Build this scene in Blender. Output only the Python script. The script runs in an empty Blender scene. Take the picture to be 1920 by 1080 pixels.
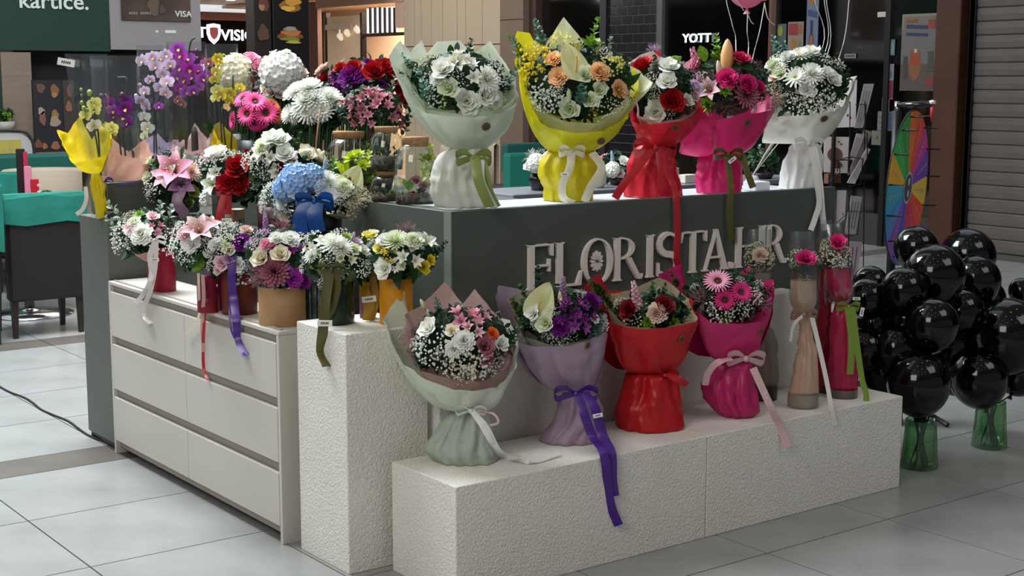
import bpy, math, random
from mathutils import Vector, Matrix, noise
from mathutils.bvhtree import BVHTree
R = random.Random(7)
S = bpy.context.scene
COL = S.collection
PI = math.pi
# ------------------------------------------------------------------ camera
CP = Vector((-2.8345, -4.14746, 1.664)); YAW = 0.64263; PIT = 0.1451; ROL = 0.0014; FOC = 2681.2
FW = Vector((math.sin(YAW)*math.cos(PIT), math.cos(YAW)*math.cos(PIT), -math.sin(PIT)))
_r = Vector((math.cos(YAW), -math.sin(YAW), 0)); _u = _r.cross(FW)
RT = _r*math.cos(ROL)+_u*math.sin(ROL); UP = -_r*math.sin(ROL)+_u*math.cos(ROL)
cam = bpy.data.objects.new('camera', bpy.data.cameras.new('camera')); COL.objects.link(cam)
M3 = Matrix((RT, UP, -FW)).transposed()
cam.matrix_world = Matrix.Translation(CP) @ M3.to_4x4()
cam.data.sensor_width = 36; cam.data.lens = FOC/1920*36; cam.data.clip_end = 200; cam.data.clip_start = .05
S.camera = cam
# ------------------------------------------------------------------ light and exposure
S.view_settings.view_transform = 'Standard'; S.view_settings.look = 'None'
S.view_settings.gamma = 1; S.view_settings.exposure = 0.0; S.view_settings.use_curve_mapping = False
W = bpy.data.worlds.new('mall_air'); S.world = W; W.use_nodes = True
W.node_tree.nodes['Background'].inputs[0].default_value = (.80, .86, 1, 1)
W.node_tree.nodes['Background'].inputs[1].default_value = 0.20
def area(name, loc, size, power, col, tgt=None):
    l = bpy.data.lights.new(name, 'AREA'); l.shape = 'RECTANGLE'; l.size, l.size_y = size; l.energy = power; l.color = col
    o = bpy.data.objects.new(name, l); COL.objects.link(o); o.location = loc
    d = (Vector(tgt)-Vector(loc)) if tgt else Vector((0, 0, -1))
    o.rotation_euler = d.to_track_quat('-Z', 'Y').to_euler(); return o
area('skylight_lamp', (-.8, 3.2, 5.3), (3.0, 3.0), 740, (.92, .97, 1))
area('atrium_lamp', (4.5, 9.5, 5.2), (6, 6), 200, (1, .94, .86))
area('hall_lamp', (-5.0, -2.6, 4.9), (3, 4), 230, (1, .965, .91), (-.2, 0, .4))  # unseen fill added to brighten the left and front faces
area('walkway_lamp', (3.5, -4.5, 5.2), (3, 3), 70, (.97, .98, 1))  # added front fill from the right, out of view
area('far_lamp', (4, 15.5, 5.2), (8, 6), 480, (1, .94, .86), (8, 16.5, .5))
# ------------------------------------------------------------------ pixel rays (frame 1920 x 1080) to points in the place
NH = Vector((-math.sin(YAW), -math.cos(YAW), 0)); RH = Vector((math.cos(YAW), -math.sin(YAW), 0)); ZU = Vector((0, 0, 1))
def ray(u, v): return FW+RT*((u-960)/FOC)-UP*((v-540)/FOC)
def PZ(u, v, z): d = ray(u, v); return CP+d*((z-CP.z)/d.z)
def PY(u, v, y): d = ray(u, v); return CP+d*((y-CP.y)/d.y)
def PX(u, v, x): d = ray(u, v); return CP+d*((x-CP.x)/d.x)
def PD(B, u, v, d=0.0):
    r_ = ray(u, v); return CP+r_*(((B-CP).dot(NH)+d)/r_.dot(NH))
def dep(P): return (P-CP).dot(FW)
def ppx(P): return dep(P)/FOC        # metres per pixel at P
# ------------------------------------------------------------------ materials
MATS = {}
def lin(c):
    if isinstance(c, str):
        c = [int(c[i:i+2], 16)/255 for i in (0, 2, 4)]
    return tuple([(x/12.92 if x <= .04045 else ((x+.055)/1.055)**2.4) for x in c])+(1,)
def mat(name, c, rough=.6, metal=0, kind='', c2=None, scale=8, bump=0, bscale=60, spec=.5, alpha=None, var=.0, trans=0, emit=0, coat=0):
    if name in MATS: return MATS[name]
    m = bpy.data.materials.new(name); MATS[name] = m; m.use_nodes = True
    nt = m.node_tree; n = nt.nodes; L = nt.links; b = n['Principled BSDF']; out = n['Material Output']
    b.inputs['Base Color'].default_value = lin(c); b.inputs['Roughness'].default_value = rough
    b.inputs['Metallic'].default_value = metal; b.inputs['Specular IOR Level'].default_value = spec
    b.inputs['Coat Weight'].default_value = coat
    tc = n.new('ShaderNodeTexCoord'); colout = None
    if c2 is not None:
        mx = n.new('ShaderNodeMix'); mx.data_type = 'RGBA'
        mx.inputs[6].default_value = lin(c); mx.inputs[7].default_value = lin(c2)
        if kind == 'radial':
            ln = n.new('ShaderNodeVectorMath'); ln.operation = 'LENGTH'; L.new(tc.outputs['Object'], ln.inputs[0])
            mr = n.new('ShaderNodeMapRange'); mr.inputs[1].default_value = .05; mr.inputs[2].default_value = .75
            mr.inputs[3].default_value = 1; mr.inputs[4].default_value = 0
            L.new(ln.outputs['Value'], mr.inputs[0]); L.new(mr.outputs[0], mx.inputs[0])
        elif kind == 'wood':
            mp = n.new('ShaderNodeMapping'); mp.inputs['Scale'].default_value = (1, 1, 12); L.new(tc.outputs['Object'], mp.inputs[0])
            ns = n.new('ShaderNodeTexNoise'); ns.inputs['Scale'].default_value = scale; L.new(mp.outputs[0], ns.inputs[0]); L.new(ns.outputs[0], mx.inputs[0])
        else:
            ns = n.new('ShaderNodeTexNoise'); ns.inputs['Scale'].default_value = scale; ns.inputs['Detail'].default_value = 4
            L.new(tc.outputs['Object'], ns.inputs[0])
            mr = n.new('ShaderNodeMapRange'); mr.inputs[1].default_value = .35; mr.inputs[2].default_value = .65
            L.new(ns.outputs[0], mr.inputs[0]); L.new(mr.outputs[0], mx.inputs[0])
        colout = mx.outputs[2]
    if var:
        oi = n.new('ShaderNodeObjectInfo'); hs = n.new('ShaderNodeHueSaturation')
        mr = n.new('ShaderNodeMapRange'); mr.inputs[3].default_value = 1-var; mr.inputs[4].default_value = 1+var*.6
        L.new(oi.outputs['Random'], mr.inputs[0]); L.new(mr.outputs[0], hs.inputs['Value'])
        if colout: L.new(colout, hs.inputs['Color'])
        else: hs.inputs['Color'].default_value = lin(c)
        colout = hs.outputs[0]
    if colout: L.new(colout, b.inputs['Base Color'])
    if bump:
        ns = n.new('ShaderNodeTexNoise'); ns.inputs['Scale'].default_value = bscale; ns.inputs['Detail'].default_value = 3
        L.new(tc.outputs['Object'], ns.inputs[0]); bp = n.new('ShaderNodeBump'); bp.inputs['Strength'].default_value = bump
        bp.inputs['Distance'].default_value = .004; L.new(ns.outputs[0], bp.inputs['Height']); L.new(bp.outputs[0], b.inputs['Normal'])
    if emit:
        b.inputs['Emission Color'].default_value = lin(c); b.inputs['Emission Strength'].default_value = emit
    if trans:
        t = n.new('ShaderNodeBsdfTranslucent'); ms = n.new('ShaderNodeMixShader'); ms.inputs[0].default_value = trans
        t.inputs[0].default_value = lin(c)
        if colout: L.new(colout, t.inputs[0])
        L.new(b.outputs[0], ms.inputs[1]); L.new(t.outputs[0], ms.inputs[2]); L.new(ms.outputs[0], out.inputs[0])
    if alpha is not None:       # clear film or thin glass: see-through plus gloss that grows at grazing angles
        tr = n.new('ShaderNodeBsdfTransparent'); tr.inputs[0].default_value = lin(c)
        gl = n.new('ShaderNodeBsdfGlossy'); gl.inputs['Roughness'].default_value = rough
        lw = n.new('ShaderNodeLayerWeight'); lw.inputs[0].default_value = .25
        mr = n.new('ShaderNodeMapRange'); mr.inputs[3].default_value = alpha; mr.inputs[4].default_value = min(1, alpha+.45)
        L.new(lw.outputs['Facing'], mr.inputs[0])
        ms = n.new('ShaderNodeMixShader'); L.new(mr.outputs[0], ms.inputs[0]); L.new(tr.outputs[0], ms.inputs[1]); L.new(gl.outputs[0], ms.inputs[2])
        L.new(ms.outputs[0], out.inputs[0])
        if bump:
            L.new(bp.outputs[0], gl.inputs['Normal'])
    return m
def paper(name, c, rough=.5, tr=.3): return mat('paper_'+name, c, rough, trans=tr, bump=.25, bscale=14)
def ribm(name, c): return mat('ribbon_'+name, c, .35, trans=.15, spec=.6)
FILM = mat('clear_film', 'f4f8f8', .18, alpha=.10, bump=.6, bscale=9)
GLASS = mat('thin_glass', 'eef5f2', .03, alpha=.06)
PAL = {  # petal colours: outer, centre
 'white': ('f4f5f0', 'e9ecd6'), 'cream': ('f3ecd6', 'e6d9a4'), 'greenwhite': ('eef3dc', 'c9d98c'), 'red': ('a80812', '6a0209'), 'darkred': ('7c0712', '3e0207'),
 'pink': ('e7a4bd', 'd37a9c'), 'palepink': ('efd0d6', 'd896a8'), 'hotpink': ('dd3180', 'a8165a'), 'dusty': ('b2707e', '8a4658'), 'mauve': ('c9a0c8', '9a6aa4'),
 'purple': ('7b1a86', '4c0d5c'), 'violet': ('b55bc4', '8a2ea0'), 'magenta': ('b93cb6', '8a1f86'), 'peach': ('f9cd98', 'f2b468'), 'yellow': ('e9d83a', 'b89a18'), 'blue': ('a6caf0', '7aa6e0'),
 'paleblue': ('cfe2f0', 'a9c8de'), 'green': ('a9c05a', '7c9638'), 'anthcream': ('e6e6b4', 'd2d690'), 'orange': ('ee7a34', 'c24d12'), 'lilac': ('e8d4ea', 'c49aca'), 'gerbera': ('f0589a', 'd42c72'), 'blush': ('ecd3c4', 'd8ab98'),
 'cerise': ('d8275f', '9a0f3c'), 'wax': ('8c6a72', '6c4a52'), 'waxpink': ('c6909e', '9a6676'), 'lemon': ('eee98a', 'd2c850')}
def pet(c): return mat('petal_'+c, PAL[c][0], .55, kind='radial', c2=PAL[c][1], var=.08, trans=.22, spec=.3)
GREEN = {'leaf': ('2c5a24', '17381a'), 'dark': ('244a2a', '142e18'), 'euca': ('5f8a78', '46705f'), 'lime': ('8cb834', '5c8a20'), 'bright': ('d6e030', '9cb820'), 'grey': ('8d9c86', '6d7f6a'), 'olive': ('5a6a2a', '3a4a1c')}
def grn(c): return mat('green_'+c, GREEN[c][0], .5, c2=GREEN[c][1], scale=5, var=.25, trans=.15, spec=.4)
# ------------------------------------------------------------------ mesh builder
class MB:
    def __init__(s): s.v = []; s.f = []; s.m = []; s.T = None
    def add(s, vs, fs, mi=0):
        k = len(s.v); s.v += [Vector(p) for p in vs] if s.T is None else [s.T @ Vector(p) for p in vs]
        s.f += [tuple(i+k for i in f) for f in fs]; s.m += [mi]*len(fs); return s
    def box(s, a, b, mi=0, bev=0):
        x0, y0, z0 = a; x1, y1, z1 = b
        if not bev:
            return s.add([(x0,y0,z0),(x1,y0,z0),(x1,y1,z0),(x0,y1,z0),(x0,y0,z1),(x1,y0,z1),(x1,y1,z1),(x0,y1,z1)],
              [(3,2,1,0),(4,5,6,7),(0,1,5,4),(1,2,6,5),(2,3,7,6),(3,0,4,7)], mi)
        e = bev; rings = []
        for z, q in ((z0, e), (z0+e, 0), (z1-e, 0), (z1, e)):
            rings.append([(x0+q+e*0, y0+q, z), (x1-q, y0+q, z), (x1-q, y1-q, z), (x0+q, y1-q, z)])
        # octagonal outline for bevelled vertical edges too
        rings = []
        for z, q in ((z0, e), (z0+e, 0), (z1-e, 0), (z1, e)):
            X0, X1, Y0, Y1 = x0+q, x1-q, y0+q, y1-q
            rings.append([(X0+e,Y0,z),(X1-e,Y0,z),(X1,Y0+e,z),(X1,Y1-e,z),(X1-e,Y1,z),(X0+e,Y1,z),(X0,Y1-e,z),(X0,Y0+e,z)])
        s.loft(rings, True, mi)
        k = len(s.v); n = 8
        s.f.append(tuple(k-32+i for i in range(7, -1, -1))); s.m.append(mi); s.f.append(tuple(k-8+i for i in range(8))); s.m.append(mi)
        return s
    def loft(s, rings, closed=True, mi=0):
        n = len(rings[0]); vs = [p for r_ in rings for p in r_]; fs = []
        for j in range(len(rings)-1):
            for i in range(n if closed else n-1):
                a = j*n+i; b = j*n+(i+1) % n; fs.append((a, b, b+n, a+n))
        return s.add(vs, fs, mi)
    def lathe(s, prof, n=20, c=(0,0,0), mi=0, rib=0):
        rs = []
        for r_, z in prof:
            rs.append([(c[0]+r_*(1+rib*(i % 2))*math.cos(2*PI*i/n), c[1]+r_*(1+rib*(i % 2))*math.sin(2*PI*i/n), c[2]+z) for i in range(n)])
        return s.loft(rs, True, mi)
    def disc(s, r_, c=(0,0,0), n=20, mi=0):
        return s.add([(c[0]+r_*math.cos(2*PI*i/n), c[1]+r_*math.sin(2*PI*i/n), c[2]) for i in range(n)], [tuple(range(n))], mi)
    def tube(s, pts, r_, n=6, mi=0, cap=True):
        pts = [Vector(p) for p in pts]; rings = []
        for i, p in enumerate(pts):
            d = (pts[min(i+1, len(pts)-1)]-pts[max(i-1, 0)]); d = d.normalized() if d.length > 1e-9 else Vector((0, 0, 1))
            a = d.cross(Vector((0, 0, 1)) if abs(d.z) < .9 else Vector((1, 0, 0))).normalized(); b = d.cross(a)
            rr = r_ if not isinstance(r_, (list, tuple)) else r_[i]
            rings.append([p+a*rr*math.cos(2*PI*k/n)+b*rr*math.sin(2*PI*k/n) for k in range(n)])
        s.loft(rings, True, mi)
        if cap:
            k = len(s.v); s.f.append(tuple(k-n+i for i in range(n))); s.m.append(mi)
            st = k-n*len(pts); s.f.append(tuple(st+i for i in range(n-1, -1, -1))); s.m.append(mi)
        return s
    def ball(s, c, r_, nu=8, nv=5, mi=0, sc=(1,1,1)):
        c = Vector(c); rs = []
        for j in range(nv+1):
            t = PI*j/nv; rr = max(math.sin(t), 1e-4)
            rs.append([c+Vector((sc[0]*rr*math.cos(2*PI*i/nu), sc[1]*rr*math.sin(2*PI*i/nu), -sc[2]*math.cos(t)))*r_ for i in range(nu)])
        return s.loft(rs, True, mi)
    def octa(s, c, r_, mi=0):
        x, y, z = c
        return s.add([(x+r_,y,z),(x-r_,y,z),(x,y+r_,z),(x,y-r_,z),(x,y,z+r_),(x,y,z-r_)],
            [(0,2,4),(2,1,4),(1,3,4),(3,0,4),(2,0,5),(1,2,5),(3,1,5),(0,3,5)], mi)
    def prism(s, poly, f0, f1, mi=0):      # poly of 2D points; f0/f1 map (a,b) to the two faces
        n = len(poly); vs = [f0(*p) for p in poly]+[f1(*p) for p in poly]
        return s.add(vs, [tuple(range(n-1, -1, -1)), tuple(range(n, 2*n))]+[(i, (i+1) % n, n+(i+1) % n, n+i) for i in range(n)], mi)
    def mesh(s, name, mats, smooth=True):
        me = bpy.data.meshes.new(name); me.from_pydata([tuple(p) for p in s.v], [], s.f); me.update()
        for m in (mats if isinstance(mats, (list, tuple)) else [mats]): me.materials.append(m)
        if any(s.m): me.polygons.foreach_set('material_index', s.m)
        if smooth: me.polygons.foreach_set('use_smooth', [True]*len(me.polygons))
        return me
    def build(s, name, mats, root=None, smooth=False, origin=None):
        o0 = root.location.copy() if root is not None else Vector((0, 0, 0))
        g = root
        while g is not None and g.parent is not None: g = g.parent; o0 = o0+g.location
        if origin is not None: o0 = Vector(origin)
        s.v = [p-o0 for p in s.v]
        o = bpy.data.objects.new(name, s.mesh(name, mats, smooth)); COL.objects.link(o)
        if origin is not None: o.location = origin
        if root is not None: o.parent = root
        return o
def tag(o, label=None, cat=None, group=None, kind=None):
    if label: o['label'] = label
    if cat: o['category'] = cat
    if group: o['group'] = group
    if kind: o['kind'] = kind
    return o
def thing(name, loc, label, cat, group=None):
    o = bpy.data.objects.new(name, None); COL.objects.link(o); o.location = loc; o.empty_display_size = .05
    return tag(o, label, cat, group)
def struct(name, mb, m, root=None, smooth=False): return tag(mb.build(name, m, root, smooth), kind='structure') if root is None else mb.build(name, m, root, smooth)
def crom(pts, n=6):
    pts = [Vector(p) for p in pts]; P = [pts[0]*2-pts[1]]+pts+[pts[-1]*2-pts[-2]]; out = []
    for i in range(1, len(P)-2):
        for k in range(n):
            t = k/n; a, b, c, d = P[i-1], P[i], P[i+1], P[i+2]
            out.append(.5*((2*b)+(c-a)*t+(2*a-5*b+4*c-d)*t*t+(3*b-a-3*c+d)*t**3))
    out.append(pts[-1]); return out
# ------------------------------------------------------------------ flowers: unit radius, facing +Z
def petal(m, az, e0, e1, L, Wd, r0=0, z0=0, ns=4, tip=.6, cup=.15, mi=0, ruf=0, nx=3):
    ca, sa = math.cos(az), math.sin(az); r_, z = r0, z0; rows = []
    for i in range(ns+1):
        t = i/ns; e = e0+(e1-e0)*t
        w = Wd*(math.sin(PI*min(1, (t*.86+.07)))**tip if tip > .5 else min(1, .45+t)*(1 if t < .95 else .75))
        if tip >= 1.2: w = Wd*(math.sin(PI*(t*.97+.03)**.8))**1.0
        row = []
        for k in range(nx):
            q = (k/(nx-1)*2-1); up = cup*w*(q*q)+(ruf*R.uniform(-1, 1)*t)
            rr = r_-up*math.sin(e); zz = z+up*math.cos(e)
            x, y = rr, q*w
            row.append((x*ca-y*sa, x*sa+y*ca, zz))
        rows.append(row); r_ += L/ns*math.cos(e); z += L/ns*math.sin(e)
    m.loft(rows, False, mi)
GA = 2.399963
def rad(a): return a*PI/180
def fl_rose(m, n=19, op=1.0, ruf=.02):
    for i in range(n):
        f = i/(n-1); petal(m, i*GA, rad(88-40*f*op), rad(112-(112-8)*f*op if f > .35 else 120), .42+.42*f, .24+.30*f, .02+.20*f, .12-.28*f, 4, .5, .35, 0, ruf)
    m.ball((0, 0, -.18), .3, 8, 4, 1)
def fl_lisi(m):
    for i in range(14):
        f = i/13; petal(m, i*GA, rad(80-30*f), rad(75-70*f), .45+.45*f, .22+.28*f, .03+.14*f, .05-.28*f, 4, .5, .25, 0, .05)
    m.ball((0, 0, .0), .13, 6, 4, 1); m.ball((0, 0, -.25), .22, 6, 4, 1)
def fl_mum(m, n=75, w=.085, ball=1):
    for i in range(n):
        f = ((i+.5)/n)**.6; petal(m, i*GA, rad(88-80*f), rad(98-96*f*ball), .5+.42*f, w, .03+.1*f, .1-.2*f, 3, .5, .3, 0, 0, 2)
    m.ball((0, 0, -.22), .3, 8, 4, 1)
def fl_daisy(m):
    for L in range(3):
        for i in range(15):
            petal(m, 2*PI*(i+L/3)/15, rad(15+18*L), rad(2+20*L), .92-.12*L, .085, .1, -.03+.04*L, 3, .5, .3, 0, 0, 2)
    m.ball((0, 0, .03), .19, 8, 5, 1, (1, 1, .6)); m.ball((0, 0, -.2), .16, 6, 4, 1)
def fl_gerb(m):
    for L in range(2):
        for i in range(24):
            petal(m, 2*PI*(i+L/2)/24+R.uniform(-.04, .04), rad(22+14*L), rad(-14+8*L), .84-.16*L-R.uniform(0, .05), .072, .16, .0+.05*L, 3, .9, .3, 0, 0, 2)
    for i in range(26): petal(m, 2*PI*i/26, rad(60), rad(30), .2, .03, .12, .05, 2, .5, .1, 2, 0, 2)
    m.ball((0, 0, .06), .16, 10, 5, 2, (1, 1, .5)); m.tube([(0, 0, 0), (0, 0, -.5), (.05, 0, -3.2)], .06, 6, 1)
def fl_lily(m):
    for i in range(6):
        petal(m, 2*PI*i/6+(.1 if i % 2 else 0), rad(62), rad(-8-12*(i % 2)), 1.15, .27 if i % 2 else .34, .05, -.35, 6, 1.3, .35, 0, .01)
    for i in range(6):
        a = 2*PI*(i+.5)/6; p = (.3*math.cos(a), .3*math.sin(a), .45); m.tube([(0, 0, -.3), (.12*math.cos(a), .12*math.sin(a), .1), p], .012, 4, 1); m.ball(p, .05, 5, 3, 2, (1, 1, .5))
    m.tube([(0, 0, -.3), (0, 0, .5)], .02, 4, 1)
def fl_astro(m):
    for k in range(3):
        a0 = 2*PI*k/3; c = Vector((.42*math.cos(a0), .42*math.sin(a0), 0)); m.T = Matrix.Translation(c) @ Matrix.Rotation(.55, 4, Vector((-math.sin(a0), math.cos(a0), 0))) @ Matrix.Scale(.62, 4)
        for i in range(6): petal(m, 2*PI*i/6, rad(65), rad(20-20*(i % 2)), 1.0, .26 if i % 2 else .2, .05, -.35, 4, 1.3, .3, 0, .02)
        for i in range(3): a = 2*PI*i/3; m.tube([(0, 0, -.3), (.2*math.cos(a), .2*math.sin(a), .35)], .02, 4, 2)
    m.T = None
def fl_carn(m, n=46):
    for i in range(n):
        f = ((i+.5)/n)**.7; petal(m, i*GA, rad(85-50*f), rad(88-80*f), .55+.38*f, .2, .02+.05*f, .05-.15*f, 4, .4, .2, 0, .07)
    m.ball((0, 0, -.3), .26, 8, 4, 1)
def fl_hydr(m, n=125):
    for i in range(n):
        z = 1-1.6*(i+.5)/n; rr = math.sqrt(max(0, 1-z*z)); a = i*GA; d = Vector((rr*math.cos(a), rr*math.sin(a), z))
        q = Vector((0, 0, 1)).rotation_difference(d).to_matrix().to_4x4()
        m.T = Matrix.Translation(d*(.84+R.uniform(-.07, .07))) @ Matrix.Rotation(R.uniform(-.45, .45), 4, 'X') @ q @ Matrix.Rotation(R.uniform(0, 6), 4, 'Z') @ Matrix.Scale(R.uniform(.2, .26), 4)
        for k in range(4): petal(m, PI/2*k+R.uniform(-.15, .15), rad(40), rad(-5), .8, .52, .02, 0, 2, .5, .25, 0, .10)
    m.T = None; m.ball((0, 0, 0), .76, 12, 8, 0)
def fl_gyp(m, n=80, br=.068, up=.9):
    for i in range(n):
        a = R.uniform(0, 2*PI); q = R.random()**.5; p = Vector((q*math.cos(a), q*math.sin(a), (1-q*q)*.6*up+R.uniform(-.28, .12)))
        m.octa(p, br*R.uniform(.75, 1.35))
        if i % 5 == 0: m.tube([p, p*.35+Vector((0, 0, -.2)), (0, 0, -.7)], .009, 3, 1, False)
def fl_berry(m): fl_gyp(m, 36, .11)
def fl_feather(m):
    for i in range(40):
        a = R.uniform(0, 2*PI); q = R.random()**.6; p = Vector((q*math.cos(a), q*math.sin(a), (1-q*q)*.6+R.uniform(-.1, .25)))
        m.tube([p*.3+Vector((0, 0, -.3)), p], [.012, .006], 3, 0, False)
        for k in range(5): m.octa(p*(1-.13*k)+Vector((R.uniform(-.05, .05), R.uniform(-.05, .05), R.uniform(-.05, .05))), .022)
def fl_spike(m):
    for i in range(46):
        t = i/46; rr = .3*(1-t*.75); a = i*GA; d = Vector((math.cos(a), math.sin(a), .45)); p = Vector((rr*math.cos(a)*.7, rr*math.sin(a)*.7, -.7+1.7*t))
        q = Vector((0, 0, 1)).rotation_difference(d.normalized()).to_matrix().to_4x4(); m.T = Matrix.Translation(p) @ q @ Matrix.Scale(.2*(1-.5*t), 4)
        for k in range(4): petal(m, PI/2*k+t, rad(50), rad(5), .9, .5, .05, 0, 2, .5, .2)
    m.T = None; m.tube([(0, 0, -1.2), (0, 0, .95)], .04, 4, 1)
def heart(t, q):   # spathe outline half width
    return (math.sin(PI*t**.55)**.7)*.84
def fl_anth(m):
    rows = []
    for i in range(17):
        t = i/16; w = heart(t, 0); row = []
        for k in range(17):
            q = k/8-1; lob = (1-t)**3*.28*abs(q)**1.2
            row.append((q*w, -1+2*t-lob*1.2+(.0),   .10*math.sin(PI*t)+.12*q*q+.045*math.sin(q*q*9-t*7)*min(1, 3*(1-abs(q)))))
        rows.append(row)
    m.loft(rows, False); m.tube(crom([(0, -.78, .06), (.02, -.45, .32), (.06, -.05, .52)]), [.045]*12+[.03], 6, 2)
def fl_orch(m):
    for a, w, L in ((90, .30, .85), (210, .28, .8), (330, .28, .8)): petal(m, rad(a), rad(8), rad(-6), L, w, .04, 0, 4, .6, .1)
    for a in (22, 158): petal(m, rad(a), rad(12), rad(-4), .95, .5, .03, .04, 4, .55, .08)
    petal(m, rad(270), rad(60), rad(20), .5, .2, .0, .05, 3, 1.3, .4, 2); m.ball((0, -.02, .1), .1, 6, 4, 2)
def fl_euca(m):
    st = crom([(0, 0, -1), (.05, .0, -.2), (.12, .08, .95)], 6); m.tube(st, .025, 4, 0, False)
    for i in range(1, 12):
        p = st[i]; s_ = .34*(1-i/18)
        for sg in (-1, 1):
            a = i*1.3+(PI if sg > 0 else 0); m.T = Matrix.Translation(p) @ Matrix.Rotation(a, 4, 'Z') @ Matrix.Rotation(-.6+R.uniform(-.3, .3), 4, 'Y') @ Matrix.Scale(s_, 4)
            n = 10; m.add([(1+math.cos(2*PI*k/n), .9*math.sin(2*PI*k/n), .12*math.cos(4*PI*k/n)) for k in range(n)], [tuple(range(n))])
    m.T = None
def fl_rusc(m):
    st = crom([(0, 0, -1), (-.03, .05, 0), (.1, -.02, .9)], 6); m.tube(st, .02, 4, 0, False)
    for i in range(1, 13):
        a = i*GA; m.T = Matrix.Translation(st[min(i, 12)]); petal(m, a, rad(45), rad(10), .62*(1-i/30), .17, 0, 0, 4, 1.3, .25)
    m.T = None
def fl_leaf(m): petal(m, 0, rad(85), rad(60), 1.8, .5, 0, -.9, 8, 1.3, .3, 0, 0, 5)
def fl_bud(m):
    pr = [(.02, -.9), (.2, -.7), (.34, -.3), (.36, .1), (.26, .6), (.12, .9), (.01, 1)]
    m.lathe(pr, 6, (0, 0, 0), 0); m.tube([(0, 0, -.85), (.03, 0, -1.6), (.0, 0, -2.6)], .05, 4, 1)
def fl_succ(m):
    for i in range(26): f = i/25; petal(m, i*GA, rad(80-60*f), rad(75-65*f), .35+.5*f, .16+.03*f, .03+.1*f, .1-.2*f, 3, 1.3, .3)
def fl_statice(m):
    for i in range(60):
        a = R.uniform(0, 2*PI); q = R.random()**.5; p = Vector((q*math.cos(a), q*math.sin(a), (1-q*q)*.8+R.uniform(-.4, .2)))
        m.T = Matrix.Translation(p) @ Matrix.Rotation(R.uniform(0, 6), 4, 'X') @ Matrix.Scale(.16, 4)
        for k in range(3): petal(m, 2*PI*k/3, rad(60), rad(20), 1, .5, 0, 0, 2, .5, .2)
    m.T = None
KIND = dict(rose=(fl_rose, 'rose', 'leaf'), lisi=(fl_lisi, 'lisianthus', 'lime'), mum=(fl_mum, 'chrysanthemum', 'leaf'), pom=(lambda m: fl_mum(m, 110, .07, .8), 'chrysanthemum', 'leaf'), daisy=(fl_daisy, 'daisy', 'lime'), gerb=(fl_gerb, 'gerbera', 'leaf'),
 lily=(fl_lily, 'lily', 'lime'), astro=(fl_astro, 'alstroemeria', 'leaf'), carn=(fl_carn, 'carnation', 'leaf'), hydr=(fl_hydr, 'hydrangea_head', 'leaf'), gyp=(fl_gyp, 'gypsophila', 'leaf'),
 berry=(fl_berry, 'berry_spray', 'dark'), feather=(fl_feather, 'limonium_spray', 'leaf'), spike=(fl_spike, 'stock_spike', 'leaf'), anth=(fl_anth, 'anthurium', 'leaf'), orch=(fl_orch, 'orchid_blossom', 'leaf'),
 bud=(fl_bud, 'flower_bud', 'lime'), succ=(fl_succ, 'succulent', 'lime'), statice=(fl_statice, 'statice', 'olive'), euca=(fl_euca, 'eucalyptus_sprig', ''), rusc=(fl_rusc, 'leaf_sprig', ''), leaf=(fl_leaf, 'leaf', ''))
YEL = mat('stamen_yellow', 'c9a23c', .6); DKC = mat('flower_eye', '4a2c16', .7)
FC = {}
def fmesh(kind, col):
    k = (kind, col, R.randrange(2) if kind in ('gyp', 'feather', 'rusc', 'euca', 'berry', 'statice') else 0)
    if k not in FC:
        fn, nm, g = KIND[kind]; m = MB(); fn(m)
        if g == '': ms = [grn(col)]
        elif kind == 'bud': ms = [(pet(col) if col in PAL else grn(col)), grn('leaf')]
        elif kind == 'succ': ms = [grn(col)]
        elif kind in ('daisy',): ms = [pet(col), mat('daisy_eye', 'a8b44a', .8)]
        else: ms = [pet(col), grn(g), DKC if kind == 'gerb' else YEL]
        FC[k] = m.mesh(nm, ms, kind not in ('gyp', 'berry'))
    return FC[k], KIND[kind][1]
def put(root, kind, col, P, nrm, r_, roll=None, name=None):
    me, nm = fmesh(kind, col); o = bpy.data.objects.new(name or nm, me); COL.objects.link(o)
    o0 = root.location.copy() if root is not None else Vector((0, 0, 0))
    nrm = nrm.normalized(); q = nrm.to_track_quat('Z', 'Y')
    o.rotation_mode = 'QUATERNION'; o.rotation_quaternion = q @ Matrix.Rotation(R.uniform(0, 6.28) if roll is None else roll, 3, 'Z').to_quaternion()
    o.location = P-o0; o.scale = (r_, r_, r_*R.uniform(.92, 1.08)); o.parent = root
    if kind in ('gyp', 'feather', 'berry', 'statice'): o['kind'] = 'stuff'
    return o
UPK = ('euca', 'rusc', 'leaf', 'bud', 'spike')
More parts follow.
